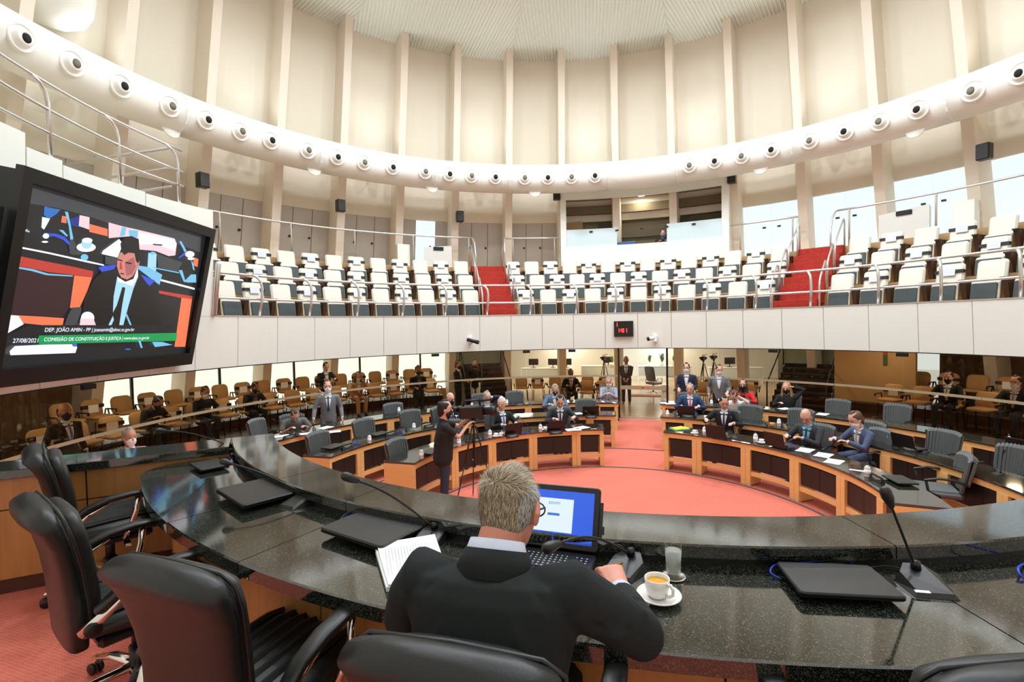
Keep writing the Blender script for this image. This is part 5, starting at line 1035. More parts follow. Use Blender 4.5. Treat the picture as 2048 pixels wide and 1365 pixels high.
for i, (x, y, b, l) in enumerate(((-0.155, 0.99, 16.0, 'cut by the lower picture edge, under the seated man'), (-1.03, 1.40, 22, 'standing large and empty left of the seated man'), (-1.95, 1.98, 38, 'second from the left, showing its side and chrome bracket'), (-2.84, 2.92, 46, 'farthest left, against the wooden side counter'), (1.01, 0.90, -3, 'in the lower right corner, only armrest and top visible'))):
    f = Vector((sin(R_(b)), cos(R_(b)), 0)); loc = Vector((x, y, ZP)) + f * 0.34
    lab = 'black leather executive chair ' + l
    if i == 0: ex.location = loc; ex.rotation_euler = (0, 0, face(b)); ex['label'] = lab; ex['group'] = 'executive chairs on the podium'
    else: dup(ex, loc, face(b), lab, 'executive chairs on the podium')
# ---------------------------------------------------------------- things on the podium
def quad_frame(pts, z):   # centre and bearing of a closed laptop from 2 near corners
    a, b = at(*pts[0], z), at(*pts[1], z); d = b - a; return a, b, d
def lap_closed(n0, n1, lab):
    a, b, d = quad_frame((n0, n1), ZW + 0.03); br = degrees(math.atan2(-d.y, d.x)); br_f = br; f = Vector((sin(R_(br_f)), cos(R_(br_f)), 0)); c = (a + b) / 2 + f * 0.128
    laptop(Vector((c.x, c.y, ZW + 0.001)), br_f, lab, None, d.length / 0.375, True)
lap_closed((1607, 1197), (1826, 1208), 'closed black laptop at the right of the podium desk beside the microphone')
lap_closed((640, 1062), (765, 1102), 'closed black laptop left of the white papers on the podium desk')
lap_closed((434, 984), (488, 1018), 'closed black laptop in the middle of the left podium desk')
lap_closed((364, 930), (386, 944), 'closed black laptop farthest left on the podium desk')
# open laptop in front of the chairman
o0 = at(1195, 1112, ZW + 0.022); o1 = at(1060, 1094, ZW + 0.022); d = (o0 - o1).normalized(); br = degrees(math.atan2(-d.y, d.x)); W2 = 0.385; cpos = o0 - d * W2 / 2
lo = empty('open_laptop', 'open black laptop with blue screen in front of the seated man', 'laptop', (cpos.x, cpos.y, ZW), face(br))
m = MB(); m.slab(W2, 0.255, 0.024, 0.015, 0, T(0, -0.13, 0.024) @ RX(-90), e=0.2); m.obj('base', M_plast, lo)
Mh = T(0, 0.0, 0.03) @ RX(-27)
m = MB(); m.slab(W2, 0.246, 0.012, 0.016, 0, Mh @ T(0, 0, 0.123), e=0.3); m.obj('lid', M_plast, lo)
sx, z0_, z1_ = 0.168, 0.022, 0.222
m = MB(); q = 0
def scr(x0, x1, z0, z1, c, k): m.box(x0, x1, -0.0006 * k - 0.0006, -0.0006 * k, z0, z1, c, Mh)
scr(-sx, sx, z0_, z1_, 0, 1); m2 = m
for i in range(8): scr(-sx + 0.04 * i * 0.5, -sx + 0.04 * (i + 1) * 0.5, z0_ + 0.008, z1_, 1 if i < 4 else 0, 2)
scr(-sx, sx, z0_, z0_ + 0.007, 2, 3); scr(-0.075, 0.085, 0.06, 0.19, 3, 4); scr(-0.02, 0.03, 0.122, 0.132, 4, 5)
sc = m.obj('display', [em('desk_blue', 30, 90, 220, 0.9), em('desk_cyan', 20, 120, 225, 0.9), em('taskbar', 20, 60, 170, 0.9), em('window_white', 215, 232, 240, 0.95), em('button_blue', 50, 110, 200, 0.9)], lo)
text('window_title', 'zoom', 0.022, Mh @ T(0.005, -0.0038, 0.166) @ RX(90), em('logo_blue', 30, 130, 200, 0.9), lo, 0.0003, 'CENTER')
km = MB()
for rr in range(6):
    for k in range(18):
        if k == 14: continue
        x = -0.172 + k * 0.0192; y = -0.045 - rr * 0.0185; km.box(x, x + 0.0165, y - 0.0155, y, 0.024, 0.0275, 0)
tag(km.obj('keys', mat('key_black', rgb(36, 38, 40), 0.3), lo), kind='stuff')
km = MB()
for rr in range(6):
    for k in range(18):
        if k == 14: continue
        x = -0.172 + k * 0.0192; y = -0.045 - rr * 0.0185; km.box(x + 0.005, x + 0.0095, y - 0.009, y - 0.005, 0.0275, 0.0278, 0)
tag(km.obj('key_letters', M_paper, lo), kind='stuff')
m = MB(); m.box(-0.05, 0.05, -0.235, -0.175, 0.024, 0.025); m.obj('touchpad', M_blackmetal, lo)
m = MB(); m.box(W2 / 2, W2 / 2 + 0.012, 0.0, 0.012, 0.05, 0.19, 0, Mh); m.box(W2 / 2 + 0.012, W2 / 2 + 0.02, -0.004, 0.012, 0.07, 0.1, 0, Mh); m.obj('side_clip', M_plast, lo)
# microphones
def mic(px, py, hx, hy, hz, lab, over=0.05, s=1.0, bb=None):
    p = at(px, py, ZW + 0.001); tip = at(hx, hy, hz); b = bearing(tip, p.xy) + 180 if bb is None else bb; gooseneck(p, tip, lab, s, b, True, over)
def at_depth(px, py, Y): d = ray(px, py); return EYE + d * (Y / d.y)
def mic2(px, py, tip, lab, over, s, bb):
    gooseneck(at(px, py, ZW + 0.001), tip, lab, s, bb, True, over)
mic2(860, 1082, at_depth(715, 962, 1.98), 'black gooseneck microphone left of the white papers on the podium', 0.03, 1.1, 20)
mic2(598, 1008, at_depth(462, 928, 2.75), 'black gooseneck microphone in the middle of the left podium desk', 0.02, 1.1, 30)
mic2(455, 905, at_depth(330, 862, 3.3), 'black gooseneck microphone farthest left on the podium', 0.03, 1.0, 40)
mic2(1845, 1172, at_depth(1782, 1012, 1.70), 'black gooseneck microphone at the right of the podium beside the closed laptop', 0.0, 1.15, 12)
mic2(1252, 1140, at_depth(1118, 1088, 1.62), 'black gooseneck microphone bent low over the keyboard of the open laptop', 0.05, 1.15, 40)
m = MB(); p = at(1845, 1186, ZW + 0.012); m.box(-0.022, 0.022, -0.006, 0.006, 0, 0.001, 0, T(p.x, p.y, p.z + 0.003) @ RZ(-12) @ RX(10)); tag(m.obj('white_label_sticker', M_paper), 'small white label sticker on the right microphone base', 'sticker')
# cup with saucer, glass with coaster
pcup = at(1318, 1200, ZW); saucer(Vector((pcup.x, pcup.y, ZW + 0.002)), 'white saucer under the white cup beside the seated man')
cpo = cup(Vector((pcup.x - 0.004, pcup.y + 0.006, ZW + 0.009)), 'white cup with pale tea beside the seated man', True, 1.0); cpo.rotation_euler = (0, 0, R_(-55))
pg = at(1347, 1155, ZW)
m = MB(); m.lathe([(0, 0.0), (0.040, 0.0), (0.044, 0.003), (0.044, 0.007), (0.038, 0.005), (0, 0.005)], 28, 0, T(pg.x, pg.y, ZW + 0.001)); tag(m.obj('silver_coaster', M_silver), 'ornate silver coaster under the water glass', 'coaster')
gl = empty('water_glass', 'tall clear glass of water on the silver coaster', 'glass', (pg.x, pg.y, ZW + 0.007))
m = MB(); m.lathe([(0, 0.0), (0.026, 0.0), (0.027, 0.002), (0.030, 0.115), (0.0288, 0.115), (0.0258, 0.012), (0, 0.012)], 28); gm = bpy.data.materials.new('drinking_glass'); gm.use_nodes = True; gb = gm.node_tree.nodes['Principled BSDF']; gb.inputs['Transmission Weight'].default_value = 1; gb.inputs['Roughness'].default_value = 0.0; gb.inputs['IOR'].default_value = 1.45; m.obj('glass_body', M_clear, gl)
wm = bpy.data.materials.new('water'); wm.use_nodes = True; wb = wm.node_tree.nodes['Principled BSDF']; wb.inputs['Transmission Weight'].default_value = 0.72; wb.inputs['IOR'].default_value = 1.33; wb.inputs['Roughness'].default_value = 0.02; wb.inputs['Base Color'].default_value = (0.95, 0.98, 0.98, 1)
m = MB(); m.lathe([(0, 0.0125), (0.0255, 0.0125), (0.0284, 0.092), (0, 0.092)], 28); m.obj('water', wm, gl)
# papers of the chairman
def paper_stack(pts, lab, lines=True):
    c = [at(x, y, ZW + 0.004) for x, y in pts]; r = empty('document_stack', lab, 'paper', (0, 0, 0)); rnd = random.Random(3)
    for i in range(7):
        dx = Vector((rnd.uniform(-0.006, 0.006), rnd.uniform(-0.006, 0.006), 0)); z = ZW + 0.002 + i * 0.004; m = MB()
        cc_ = sum(c, Vector()) / 4; n_ = 6; vs = []; fs = []
        for a_ in range(n_ + 1):
            for b_ in range(2):
                t = a_ / n_; p = (c[0].lerp(c[1], t)).lerp(c[3].lerp(c[2], t), b_) + dx
                vs.append((p.x, p.y, z + 0.012 * (1 - t) ** 2 * (i / 6)))
        k = len(vs); vs += [(x, y, zz + 0.003) for x, y, zz in vs]
        for a_ in range(n_): q = a_ * 2; fs += [(q, q + 2, q + 3, q + 1), (k + q, k + q + 1, k + q + 3, k + q + 2), (q, q + 1, k + q + 1, k + q), (q, k + q, k + q + 2, q + 2), (q + 1, q + 3, k + q + 3, k + q + 1)]
        fs += [(0, 1, k + 1, k), (k - 2, k - 1, 2 * k - 1, 2 * k - 2)]; m.add(vs, fs); m.obj('page', M_paper, r)
    if lines:
        m = MB(); u_ = (c[2] - c[3]).normalized(); v_ = (c[0] - c[3]); L = (c[2] - c[3]).length
        for q in range(15):
            s0 = c[3] + v_ * (0.15 + 0.05 * q) + u_ * (0.12 * L); ln = L * (0.62 if q % 4 else 0.35); w_ = v_.normalized() * 0.0018
            m.add([s0, s0 + u_ * ln, s0 + u_ * ln + w_, s0 + w_], [(0, 1, 2, 3)], 0, False, T(0, 0, 0.0335))
        o = m.obj('printed_lines', mat('grey_print', rgb(170, 172, 178), 0.8), r); o['kind'] = 'stuff'
    return r
paper_stack([(752, 1106), (775, 1184), (900, 1175), (868, 1086)], 'thick white document stack left of the seated man')
sheet(1215, 1186, 0.17, 0.24, 20, 'white sheet under the right forearm of the seated man', ZW + 0.001, 2, name='document_sheet'); sheet(1268, 1196, 0.07, 0.10, 30, 'corner of a white sheet under the saucer', ZW + 0.0005, 1, name='document_sheet')
# cables
def cab(pts, lab, mt, r=0.0028, name='cable'):
    m = MB(); P = [Vector(p) for p in pts]; out = []
    for i in range(len(P) - 1):
        p0 = P[max(i - 1, 0)]; p1 = P[i]; p2 = P[i + 1]; p3 = P[min(i + 2, len(P) - 1)]
        for q in range(6):
            t = q / 6; out.append(0.5 * ((2 * p1) + (p2 - p0) * t + (2 * p0 - 5 * p1 + 4 * p2 - p3) * t * t + (3 * p1 - p0 - 3 * p2 + p3) * t ** 3))
    out.append(P[-1]); m.tube(out, r, 6); tag(m.obj(name, mt), lab, 'cable')
zc = ZW + 0.005
def az_(x, y, dz=0.0): return at(x, y, zc + dz)
cab([az_(1560, 1158), az_(1541, 1146, 0.01), az_(1548, 1132, 0.02), az_(1570, 1130, 0.01), az_(1640, 1122, 0.02), az_(1690, 1118, 0.03), az_(1705, 1130)], 'blue network cable curling behind the right closed laptop', M_blue, 0.003)
cab([az_(1590, 1132), az_(1660, 1128, 0.02), az_(1720, 1135, 0.01), az_(1735, 1136), az_(1780, 1133, 0.01), az_(1822, 1146)], 'thin black cable from the right laptop to the microphone', M_plast)
cab([az_(1200, 1105, 0.03), az_(1215, 1090, 0.05), az_(1240, 1092, 0.06), az_(1256, 1112, 0.03), az_(1258, 1135)], 'black cable looping behind the low microphone', M_plast)
cab([az_(680, 1040, 0.02), az_(696, 1026, 0.03), az_(730, 1019, 0.05), az_(765, 1026, 0.04), az_(778, 1046)], 'black cable looping over the closed laptop left of the papers', M_plast)
cab([az_(678, 1042), az_(690, 1035, 0.015), az_(700, 1028, 0.01)], 'blue cable end at the back of the closed laptop left of the papers', M_blue)
cab([az_(512, 968, 0.02), az_(525, 962, 0.03), az_(545, 968, 0.02), az_(556, 980)], 'blue cable behind the closed laptop in the middle of the left desk', M_blue)
cab([az_(410, 912, 0.02), az_(420, 903, 0.03), az_(440, 902, 0.02), az_(455, 908), az_(462, 922)], 'blue cable at the farthest left microphone', M_blue)
cab([az_(800, 1046), az_(830, 1045, 0.01), az_(862, 1052, 0.01), az_(882, 1066)], 'thin black cable behind the left microphone base', M_plast)
cab([az_(2048, 1128), az_(2036, 1136, 0.02), az_(2040, 1150, 0.01), az_(2048, 1158)], 'black and blue cables cut by the right picture edge', M_blue, 0.004)
# ================================================================ people
SKIN = mat('skin_light', rgb(222, 172, 150), 0.5); SKIN2 = mat('skin_tan', rgb(192, 138, 108), 0.5); SKIN3 = mat('skin_brown', rgb(140, 92, 66), 0.5)
def cloth(n, r, g, b): return mat('cloth_' + n, rgb(r, g, b), 0.85, bump=(7, 0.35, 0.02))
NAVY = cloth('navy', 34, 44, 66); BLACKC = cloth('black', 26, 28, 30); GREYC = cloth('grey', 118, 120, 124); CHAR = cloth('charcoal', 52, 56, 60); BLUEJ = cloth('blue', 42, 66, 110); DENIM = cloth('denim', 96, 124, 150); TEE = cloth('grey_tee', 104, 106, 104); WHITEC = cloth('white', 232, 234, 232); SHIRT = mat('shirt_white', rgb(226, 232, 240), 0.8); SHIRTB = mat('shirt_blue', rgb(130, 196, 226), 0.8); REDC = cloth('red', 214, 44, 44); BEIGEC = cloth('beige', 182, 142, 108); JEANS = cloth('jeans', 44, 58, 76); STEELB = cloth('steel_blue', 74, 88, 116)
STRIPE = stripes('striped_shirt', rgb(228, 234, 240), rgb(46, 66, 104), 9.0, thr=0.45)
TIEN = mat('tie_navy', rgb(36, 42, 70), 0.6); TIER = mat('tie_red', rgb(212, 60, 62), 0.6); TIEB = mat('tie_blue', rgb(86, 118, 160), 0.6); TIEG = mat('tie_beige', rgb(170, 156, 140), 0.6)
HB = mat('hair_black', rgb(34, 28, 26), 0.7); HBR = mat('hair_brown', rgb(92, 68, 52), 0.7); HG = mat('hair_grey', rgb(150, 146, 140), 0.75); HW = mat('hair_white', rgb(216, 214, 210), 0.75); HBL = mat('hair_blonde', rgb(176, 140, 96), 0.7)
MW = mat('mask_white', rgb(238, 240, 240), 0.8); MB_ = mat('mask_black', rgb(28, 30, 34), 0.8); EYE_M = mat('eye_dark', rgb(36, 30, 28), 0.3); SHOE = mat('shoe_black', rgb(20, 20, 20), 0.3); LIP = mat('lip', rgb(176, 104, 94), 0.5)
def ik(s, h, up, fo, pole):
    s, h, pole = Vector(s), Vector(h), Vector(pole); d = h - s; L = min(d.length, up + fo - 0.005); d = d.normalized(); h = s + d * L
    a = (up * up - fo * fo + L * L) / (2 * L); k = math.sqrt(max(up * up - a * a, 0)); p = (pole - d * pole.dot(d)).normalized()
    return s + d * a + p * k, h
def hand(mb, w, d, nrm, thumb, k=1.0, curl=0.5):
    """palm and five fingers: w wrist, d direction, nrm back-of-hand normal, thumb side vector"""
    d = Vector(d).normalized(); nrm = (Vector(nrm) - d * Vector(nrm).dot(d)).normalized(); t = nrm.cross(d).normalized(); t = t if t.dot(Vector(thumb)) > 0 else -t; w = Vector(w)
    mb.loft([(w - d * 0.01, 0.026 * k, 0.019 * k), (w + d * 0.035 * k, 0.036 * k, 0.016 * k), (w + d * 0.085 * k, 0.040 * k, 0.013 * k)], 10, xd=t)
    for i, (o, l) in enumerate(((0.030, 0.070), (0.010, 0.080), (-0.010, 0.074), (-0.029, 0.058))):
        b = w + d * 0.085 * k + t * o * k; c1 = curl * (1 + 0.08 * i); p1 = b + (d * cos(c1) - nrm * sin(c1)) * l * 0.5 * k; p2 = p1 + (d * cos(2.1 * c1) - nrm * sin(2.1 * c1)) * l * 0.32 * k; p3 = p2 + (d * cos(2.8 * c1) - nrm * sin(2.8 * c1)) * l * 0.24 * k
        mb.tube([b - d * 0.015, b, p1, p2, p3], [0.0098 * k, 0.0102 * k, 0.0093 * k, 0.0085 * k, 0.0068 * k], 7)
    b = w + d * 0.022 * k + t * 0.026 * k; p1 = b + (d * 0.6 + t * 0.75 - nrm * 0.25).normalized() * 0.042 * k; p2 = p1 + (d * 0.9 + t * 0.25 - nrm * 0.3).normalized() * 0.032 * k
    mb.tube([b - t * 0.012, b, p1, p2], [0.013 * k, 0.014 * k, 0.0112 * k, 0.0085 * k], 7)
def person(lab, head_xy, z0, b, pose='sit', lean=8, hp=10, hy=0, hands=None, jacket=CHAR, shirt=SHIRT, tie=TIEN, trous=None, hair='short', hm=HB, mask=None, skin=SKIN, sleeve='long', glasses=False, fat=1.0, vox=0.0115, dec=0.4, group=None, H=None, legs=True, jlen=None, lanyard=None):
    stand = pose == 'stand'; ln = R_(lean); k = 1.0
    pel = Vector((0, 0, 0.93)) if stand else Vector((0, 0, 0.56)); sp = Vector((0, sin(ln), cos(ln))); fw = Vector((0, cos(ln), -sin(ln)))
    nb = pel + sp * 0.50; hpr = R_(hp); hd = nb + Vector((0, sin(ln + hpr * 0.6), cos(ln + hpr * 0.6))) * 0.165
    if H: hd.z, nb.z
    f = Vector((sin(R_(b)), cos(R_(b)), 0)); loc = Vector((head_xy[0], head_xy[1], 0)) - f * hd.y; loc.z = z0
    if not stand and dist(loc) > 8.3 and z0 < 3:      # visitors sit on the nearest free beige chair
        q, b = min(VC, key=lambda c: (c[0].xy - loc.xy).length); VC.remove((q, b)); loc = q.copy(); f = Vector((sin(R_(b)), cos(R_(b)), 0)); loc += f * 0.03
    elif not stand and z0 < 3:
        dup(cc, loc + f * 0.06, face(b), 'grey ribbed chair of the ' + ' '.join(lab.split()[:11]).rstrip(','), 'ribbed chamber chairs')
    Mh = Matrix.Translation(hd + Vector((0, 0, -0.008))) @ RZ(hy) @ RX(-(hp + lean * 0.3)) @ Matrix.Scale(1.15, 4); tp = lambda x, y, t: pel + sp * t + fw * y + Vector((x, 0, 0))
    body = MB()
    body.loft([((0, 0.045, -0.108), 0.026, 0.024), ((0, 0.033, -0.085), 0.046, 0.052), ((0, 0.014, -0.05), 0.062, 0.078), ((0, 0.002, 0.0), 0.071, 0.094), ((0, -0.004, 0.05), 0.074, 0.099), ((0, -0.008, 0.085), 0.064, 0.084)], 16, 0, Mh)
    body.tube([Mh @ Vector((0, 0.086, 0.03)), Mh @ Vector((0, 0.112, -0.012)), Mh @ Vector((0, 0.092, -0.024))], [0.010, 0.016, 0.012], 8)
    for s in (-1, 1): body.ball(Mh @ Vector((s * 0.076, -0.006, -0.004)), (0.011, 0.018, 0.031))
    body.tube([Mh @ Vector((0, -0.018, -0.05)), nb - sp * 0.05], [0.056, 0.064], 12)
    body.loft([(tp(0, -0.01, 0.0), 0.10, 0.07), (tp(0, 0, 0.25), 0.10, 0.07), (tp(0, 0, 0.42), 0.12, 0.06)], 12)
    jk = MB(); tj = -0.14 if stand else -0.07
    if jlen is not None: tj = jlen
    F = fat
    jk.loft([(tp(0, 0.0, tj), 0.185 * F, 0.125 * F), (tp(0, 0.005, 0.05), 0.172 * F, 0.122 * F), (tp(0, 0.01, 0.18), 0.172 * F, 0.125 * F), (tp(0, 0.0, 0.32), 0.204 * F, 0.126), (tp(0, -0.005, 0.41), 0.198, 0.108), (tp(0, -0.012, 0.455), 0.135, 0.085), (tp(0, -0.015, 0.485), 0.078, 0.068)], 20)
    sh = [tp(s * 0.196, -0.005, 0.415) for s in (-1, 1)]
    hands = hands or (((-0.17, 0.40, 0.83) if not stand else (-0.27, 0.08, 0.86)), ((0.17, 0.40, 0.83) if not stand else (0.27, 0.08, 0.86)))
    for i, s in enumerate((-1, 1)):
        pole = Vector((s * 0.75, -0.35, -0.8)) if not stand else Vector((s * 0.35, -0.9, -0.3)); el, wr = ik(sh[i], hands[i], 0.285, 0.255, pole)
        fd = (wr - el).normalized(); down = Vector((0, 0, 1)) if abs(fd.z) < 0.75 else Vector((s * 0.9, 0.3, 0))
        body.tube([sh[i], el, wr], [0.042, 0.038, 0.024], 10)
        hand(body, wr, fd if fd.z < -0.75 or hands[i][2] > 1.1 and not stand else (fd + Vector((0, 0.3, -0.1))).normalized(), down, (-s, 0, 0) if abs(fd.z) < 0.75 else (0, 1, 0), 1.0, 0.45)
        if sleeve == 'long': jk.tube([sh[i] + Vector((-s * 0.05, 0, -0.005)), sh[i], sh[i].lerp(el, 0.5), el, el.lerp(wr, 0.5), wr - fd * 0.015], [0.07, 0.072, 0.062, 0.056, 0.05, 0.042], 12)
        else: jk.tube([sh[i] + Vector((-s * 0.05, 0, -0.005)), sh[i], sh[i].lerp(el, 0.75)], [0.07, 0.072, 0.062], 12)
    tr_ = MB()
    if legs:
        for s in (-1, 1):
            hip = pel + Vector((s * 0.09, 0, -0.02)); kn = Vector((s * 0.10, 0.02, 0.50)) if stand else Vector((s * 0.13, 0.42, 0.53)); an = Vector((s * 0.11, -0.01, 0.10)) if stand else Vector((s * 0.13, 0.38 + 0.06 * s, 0.10))
            body.tube([hip, kn, an], [0.06, 0.045, 0.032], 8)
            tr_.tube([hip + Vector((0, 0, 0.02)), hip.lerp(kn, 0.4), kn, kn.lerp(an, 0.45), an + Vector((0, 0, -0.03))], [0.098, 0.088, 0.068, 0.062, 0.056], 12)
        tr_.loft([(pel + Vector((0, 0, -0.09)), 0.16, 0.11), (pel + Vector((0, 0, 0.06)), 0.165, 0.115)], 14)
    root = link('person', remesh(body, vox * 0.82, 'person_body', skin, dec), None, loc, face(b)); tag(root, lab, 'person', group)
    link('jacket' if sleeve == 'long' and tie is not None else 'top', remesh(jk, vox * 1.15, 'jacket', jacket, dec), root)
    if legs:
        link('trousers', remesh(tr_, vox * 1.3, 'trousers', trous or jacket, dec), root)
        for s in (-1, 1):
            m = MB(); ay = -0.01 if stand else 0.38 + 0.06 * s; x = s * (0.11 if stand else 0.13); m.loft([((x, ay - 0.04, 0.045), 0.04, 0.042), ((x, ay + 0.08, 0.045), 0.045, 0.036), ((x, ay + 0.17, 0.035), 0.036, 0.026)], 10)
            m.obj('shoe', SHOE, root)
    # shirt front and tie
    def ryt(t): return (0.125 if t < 0.2 else 0.125 - (t - 0.2) * 0.02 if t < 0.32 else 0.122 - (t - 0.32) * 0.30 if t < 0.455 else 0.083 - (t - 0.455) * 0.5) * (F if t < 0.3 else 1)
    def patch(nm, mt, wf, t0, t1, off, n=8):
        m = MB(); vs = []; fs = []
        for i in range(n + 1):
            t = t0 + (t1 - t0) * i / n; w = wf(i / n); cy = 0.01 if t < 0.25 else 0.01 - (t - 0.25) * 0.11
            for j in range(5):
                x = w * (j / 2 - 1); r = ryt(t); y = cy + r * math.sqrt(max(0, 1 - (x / 0.17) ** 2)) + off; vs.append(tp(x, y, t))
            for j in range(5):
                x = w * (j / 2 - 1); vs.append(tp(x, cy + 0.03, t))
        for i in range(n):
            for j in range(4): q = i * 10 + j; fs += [(q, q + 1, q + 11, q + 10), (q + 5, q + 15, q + 16, q + 6)]
            q = i * 10; fs += [(q, q + 10, q + 15, q + 5), (q + 4, q + 9, q + 19, q + 14)]
        fs += [(0, 5, 6, 7, 8, 9, 4, 3, 2, 1), tuple(n * 10 + q for q in (0, 1, 2, 3, 4, 9, 8, 7, 6, 5))]
        m.add(vs, fs, 0, True); return m.obj(nm, mt, root)
    if shirt is not None and sleeve == 'long':
        patch('shirt_front', shirt, lambda u: 0.008 + 0.070 * u ** 0.9, 0.14, 0.465, 0.016)
        m = MB(); m.tube([nb - sp * 0.045 + fw * 0.005, nb + sp * 0.012 + fw * 0.012], [0.072, 0.066], 16); m.obj('shirt_collar', shirt, root)
        if tie: patch('tie', tie, lambda u: 0.022 - 0.009 * u, 0.12, 0.455, 0.024)
        for i, s in enumerate((-1, 1)):
            m = MB(); pole = Vector((s * 0.75, -0.35, -0.8)) if not stand else Vector((s * 0.35, -0.9, -0.3)); el, wr = ik(sh[i], hands[i], 0.285, 0.255, pole); fd = (wr - el).normalized(); m.tube([wr - fd * 0.03, wr + fd * 0.004], [0.034, 0.034], 12); m.obj('shirt_cuff', shirt, root)
    if lanyard:
        m = MB(); m.tube([tp(-0.06, 0.09, 0.47), tp(-0.035, 0.135, 0.34), tp(0, 0.145, 0.2), tp(0.035, 0.135, 0.34), tp(0.06, 0.09, 0.47)], 0.0032, 5); m.obj('lanyard', lanyard, root)
    # hair, eyes, mouth, mask
    if hair in ('short', 'white', 'long'):
        m = MB(); m.loft([((0, -0.048, -0.055), 0.060, 0.055), ((0, -0.034, -0.02), 0.0765, 0.076), ((0, -0.026, 0.03), 0.082, 0.088), ((0, -0.016, 0.07), 0.080, 0.098), ((0, -0.006, 0.10), 0.066, 0.088), ((0, -0.006, 0.118), 0.045, 0.06)], 16, 0, Mh)
        if hair == 'long':
            for s in (-1, 1): m.loft([((s * 0.06, -0.02, 0.03), 0.035, 0.07), ((s * 0.085, -0.01, -0.08), 0.03, 0.05), ((s * 0.09, 0.02, -0.2), 0.035, 0.035), ((s * 0.085, 0.05, -0.29), 0.025, 0.02)], 10, 0, Mh)
            m.loft([((0, -0.07, 0.03), 0.075, 0.04), ((0, -0.085, -0.1), 0.085, 0.035), ((0, -0.08, -0.24), 0.07, 0.03)], 12, 0, Mh)
        link('hair', remesh(m, 0.009, 'hair', hm, 0.6), root)
    elif hair == 'bald':
        m = MB(); m.loft([((0, -0.046, -0.05), 0.062, 0.055), ((0, -0.034, -0.01), 0.0775, 0.076), ((0, -0.03, 0.03), 0.079, 0.079)], 16, 0, Mh); m.obj('hair_fringe', hm, root)
    m = MB()
    for s in (-1, 1): m.ball(Mh @ Vector((s * 0.029, 0.083, 0.014)), (0.012, 0.008, 0.007))
    m.obj('eyes', EYE_M, root)
    m = MB()
    for s in (-1, 1): m.tube([Mh @ Vector((s * 0.014, 0.093, 0.034)), Mh @ Vector((s * 0.032, 0.091, 0.039)), Mh @ Vector((s * 0.048, 0.080, 0.034))], 0.0045, 5)
    m.obj('eyebrows', hm if hair != 'none' else HG, root)
    if mask:
        m = MB(); m.loft([((0, 0.047, -0.105), 0.034, 0.034), ((0, 0.045, -0.075), 0.056, 0.056), ((0, 0.034, -0.04), 0.066, 0.076), ((0, 0.040, -0.012), 0.052, 0.074)], 16, 0, Mh)
        for s in (-1, 1): m.tube([Mh @ Vector((s * 0.064, 0.04, -0.03)), Mh @ Vector((s * 0.082, -0.006, 0.012))], 0.0025, 5)
        m.obj('face_mask', mask, root)
    else:
        m = MB(); m.loft([(Mh @ Vector((-0.024, 0.082, -0.052)), 0.006, 0.005), (Mh @ Vector((0, 0.092, -0.052)), 0.009, 0.007), (Mh @ Vector((0.024, 0.082, -0.052)), 0.006, 0.005)], 8, xd=(0, 0, 1)); m.obj('mouth', LIP, root)
    if glasses:
        m = MB()
        for s in (-1, 1):
            m.tube([Mh @ Vector((s * 0.03 + 0.024 * cos(t), 0.103, 0.012 + 0.018 * sin(t))) for t in [2 * pi * q / 12 for q in range(13)]], 0.0022, 5); m.tube([Mh @ Vector((s * 0.054, 0.10, 0.016)), Mh @ Vector((s * 0.08, 0.0, 0.012))], 0.0022, 5)
        m.obj('glasses', M_plast, root)
    return root, (loc, f)
def hx(x, y, z): p = at(x, y, z); return (p.x, p.y)
def bd0(x, y, z): return bearing(at(x, y, z), D0) + 180
def onR(x, r): # point at pixel column x on radius r, seen near the horizon row
    lo, hi = 5.0, 40.0; d = ray(x, 740); 
    for _ in range(50):
        mid = (lo + hi) / 2; p = EYE + d * (mid / d.y)
        if dist(p) > r: hi = mid
        else: lo = mid
    return (p.x, p.y)
FLR = 0.012; CS = 0.0
P = person
P('standing man in grey suit with white mask and navy tie behind papers at left', hx(655, 764, 1.72), FLR, 158, 'stand', 6, 4, hands=((-0.30, 0.16, 0.86), (0.33, 0.20, 0.88)), jacket=GREYC, trous=GREYC, hm=HBR, mask=MW)
P('seated man in grey t-shirt writing with bowed head at the left', hx(590, 826, 1.14), FLR, 150, lean=30, hp=45, hands=((-0.20, 0.40, 0.81), (0.12, 0.46, 0.81)), jacket=TEE, tie=None, shirt=None, sleeve='short', trous=JEANS, hm=HBR)
P('bald man in dark suit with folded hands behind the cameraman', hx(900, 795, 1.27), FLR, 128, lean=10, hp=8, hands=((-0.05, 0.38, 0.84), (0.06, 0.39, 0.84)), jacket=NAVY, hair='bald', hm=HBR, glasses=True, mask=MB_)
P('seated man in dark suit touching his face, white mask and lanyard', hx(974, 792, 1.27), FLR, 158, lean=6, hp=8, hands=((-0.10, 0.12, 1.22), (0.17, 0.38, 0.82)), jacket=NAVY, tie=None, hm=HG, mask=MW, lanyard=M_yellow)
P('white-haired man in black suit, mask under his chin, looking right', hx(1003, 805, 1.27), FLR, 150, lean=6, hp=4, hy=-45, jacket=BLACKC, tie=TIEB, hair='white', hm=HW, mask=None)
P('dark-haired man in charcoal suit reading papers, front left desk', hx(1120, 800, 1.24), FLR, 182, lean=14, hp=28, hands=((-0.30, 0.38, 0.86), (0.15, 0.36, 0.82)), jacket=CHAR, tie=TIEN, hm=HB)
P('man in blue denim jacket and black mask looking down', hx(1110, 777, 1.24), FLR, 178, lean=12, hp=30, jacket=DENIM, tie=None, hm=HG, mask=MB_)
P('man in striped shirt and white mask typing on a phone', hx(1217, 762, 1.24), FLR, 190, lean=12, hp=22, hands=((-0.04, 0.36, 0.86), (0.06, 0.36, 0.87)), jacket=STRIPE, tie=None, shirt=None, trous=JEANS, hm=HG, mask=MW)
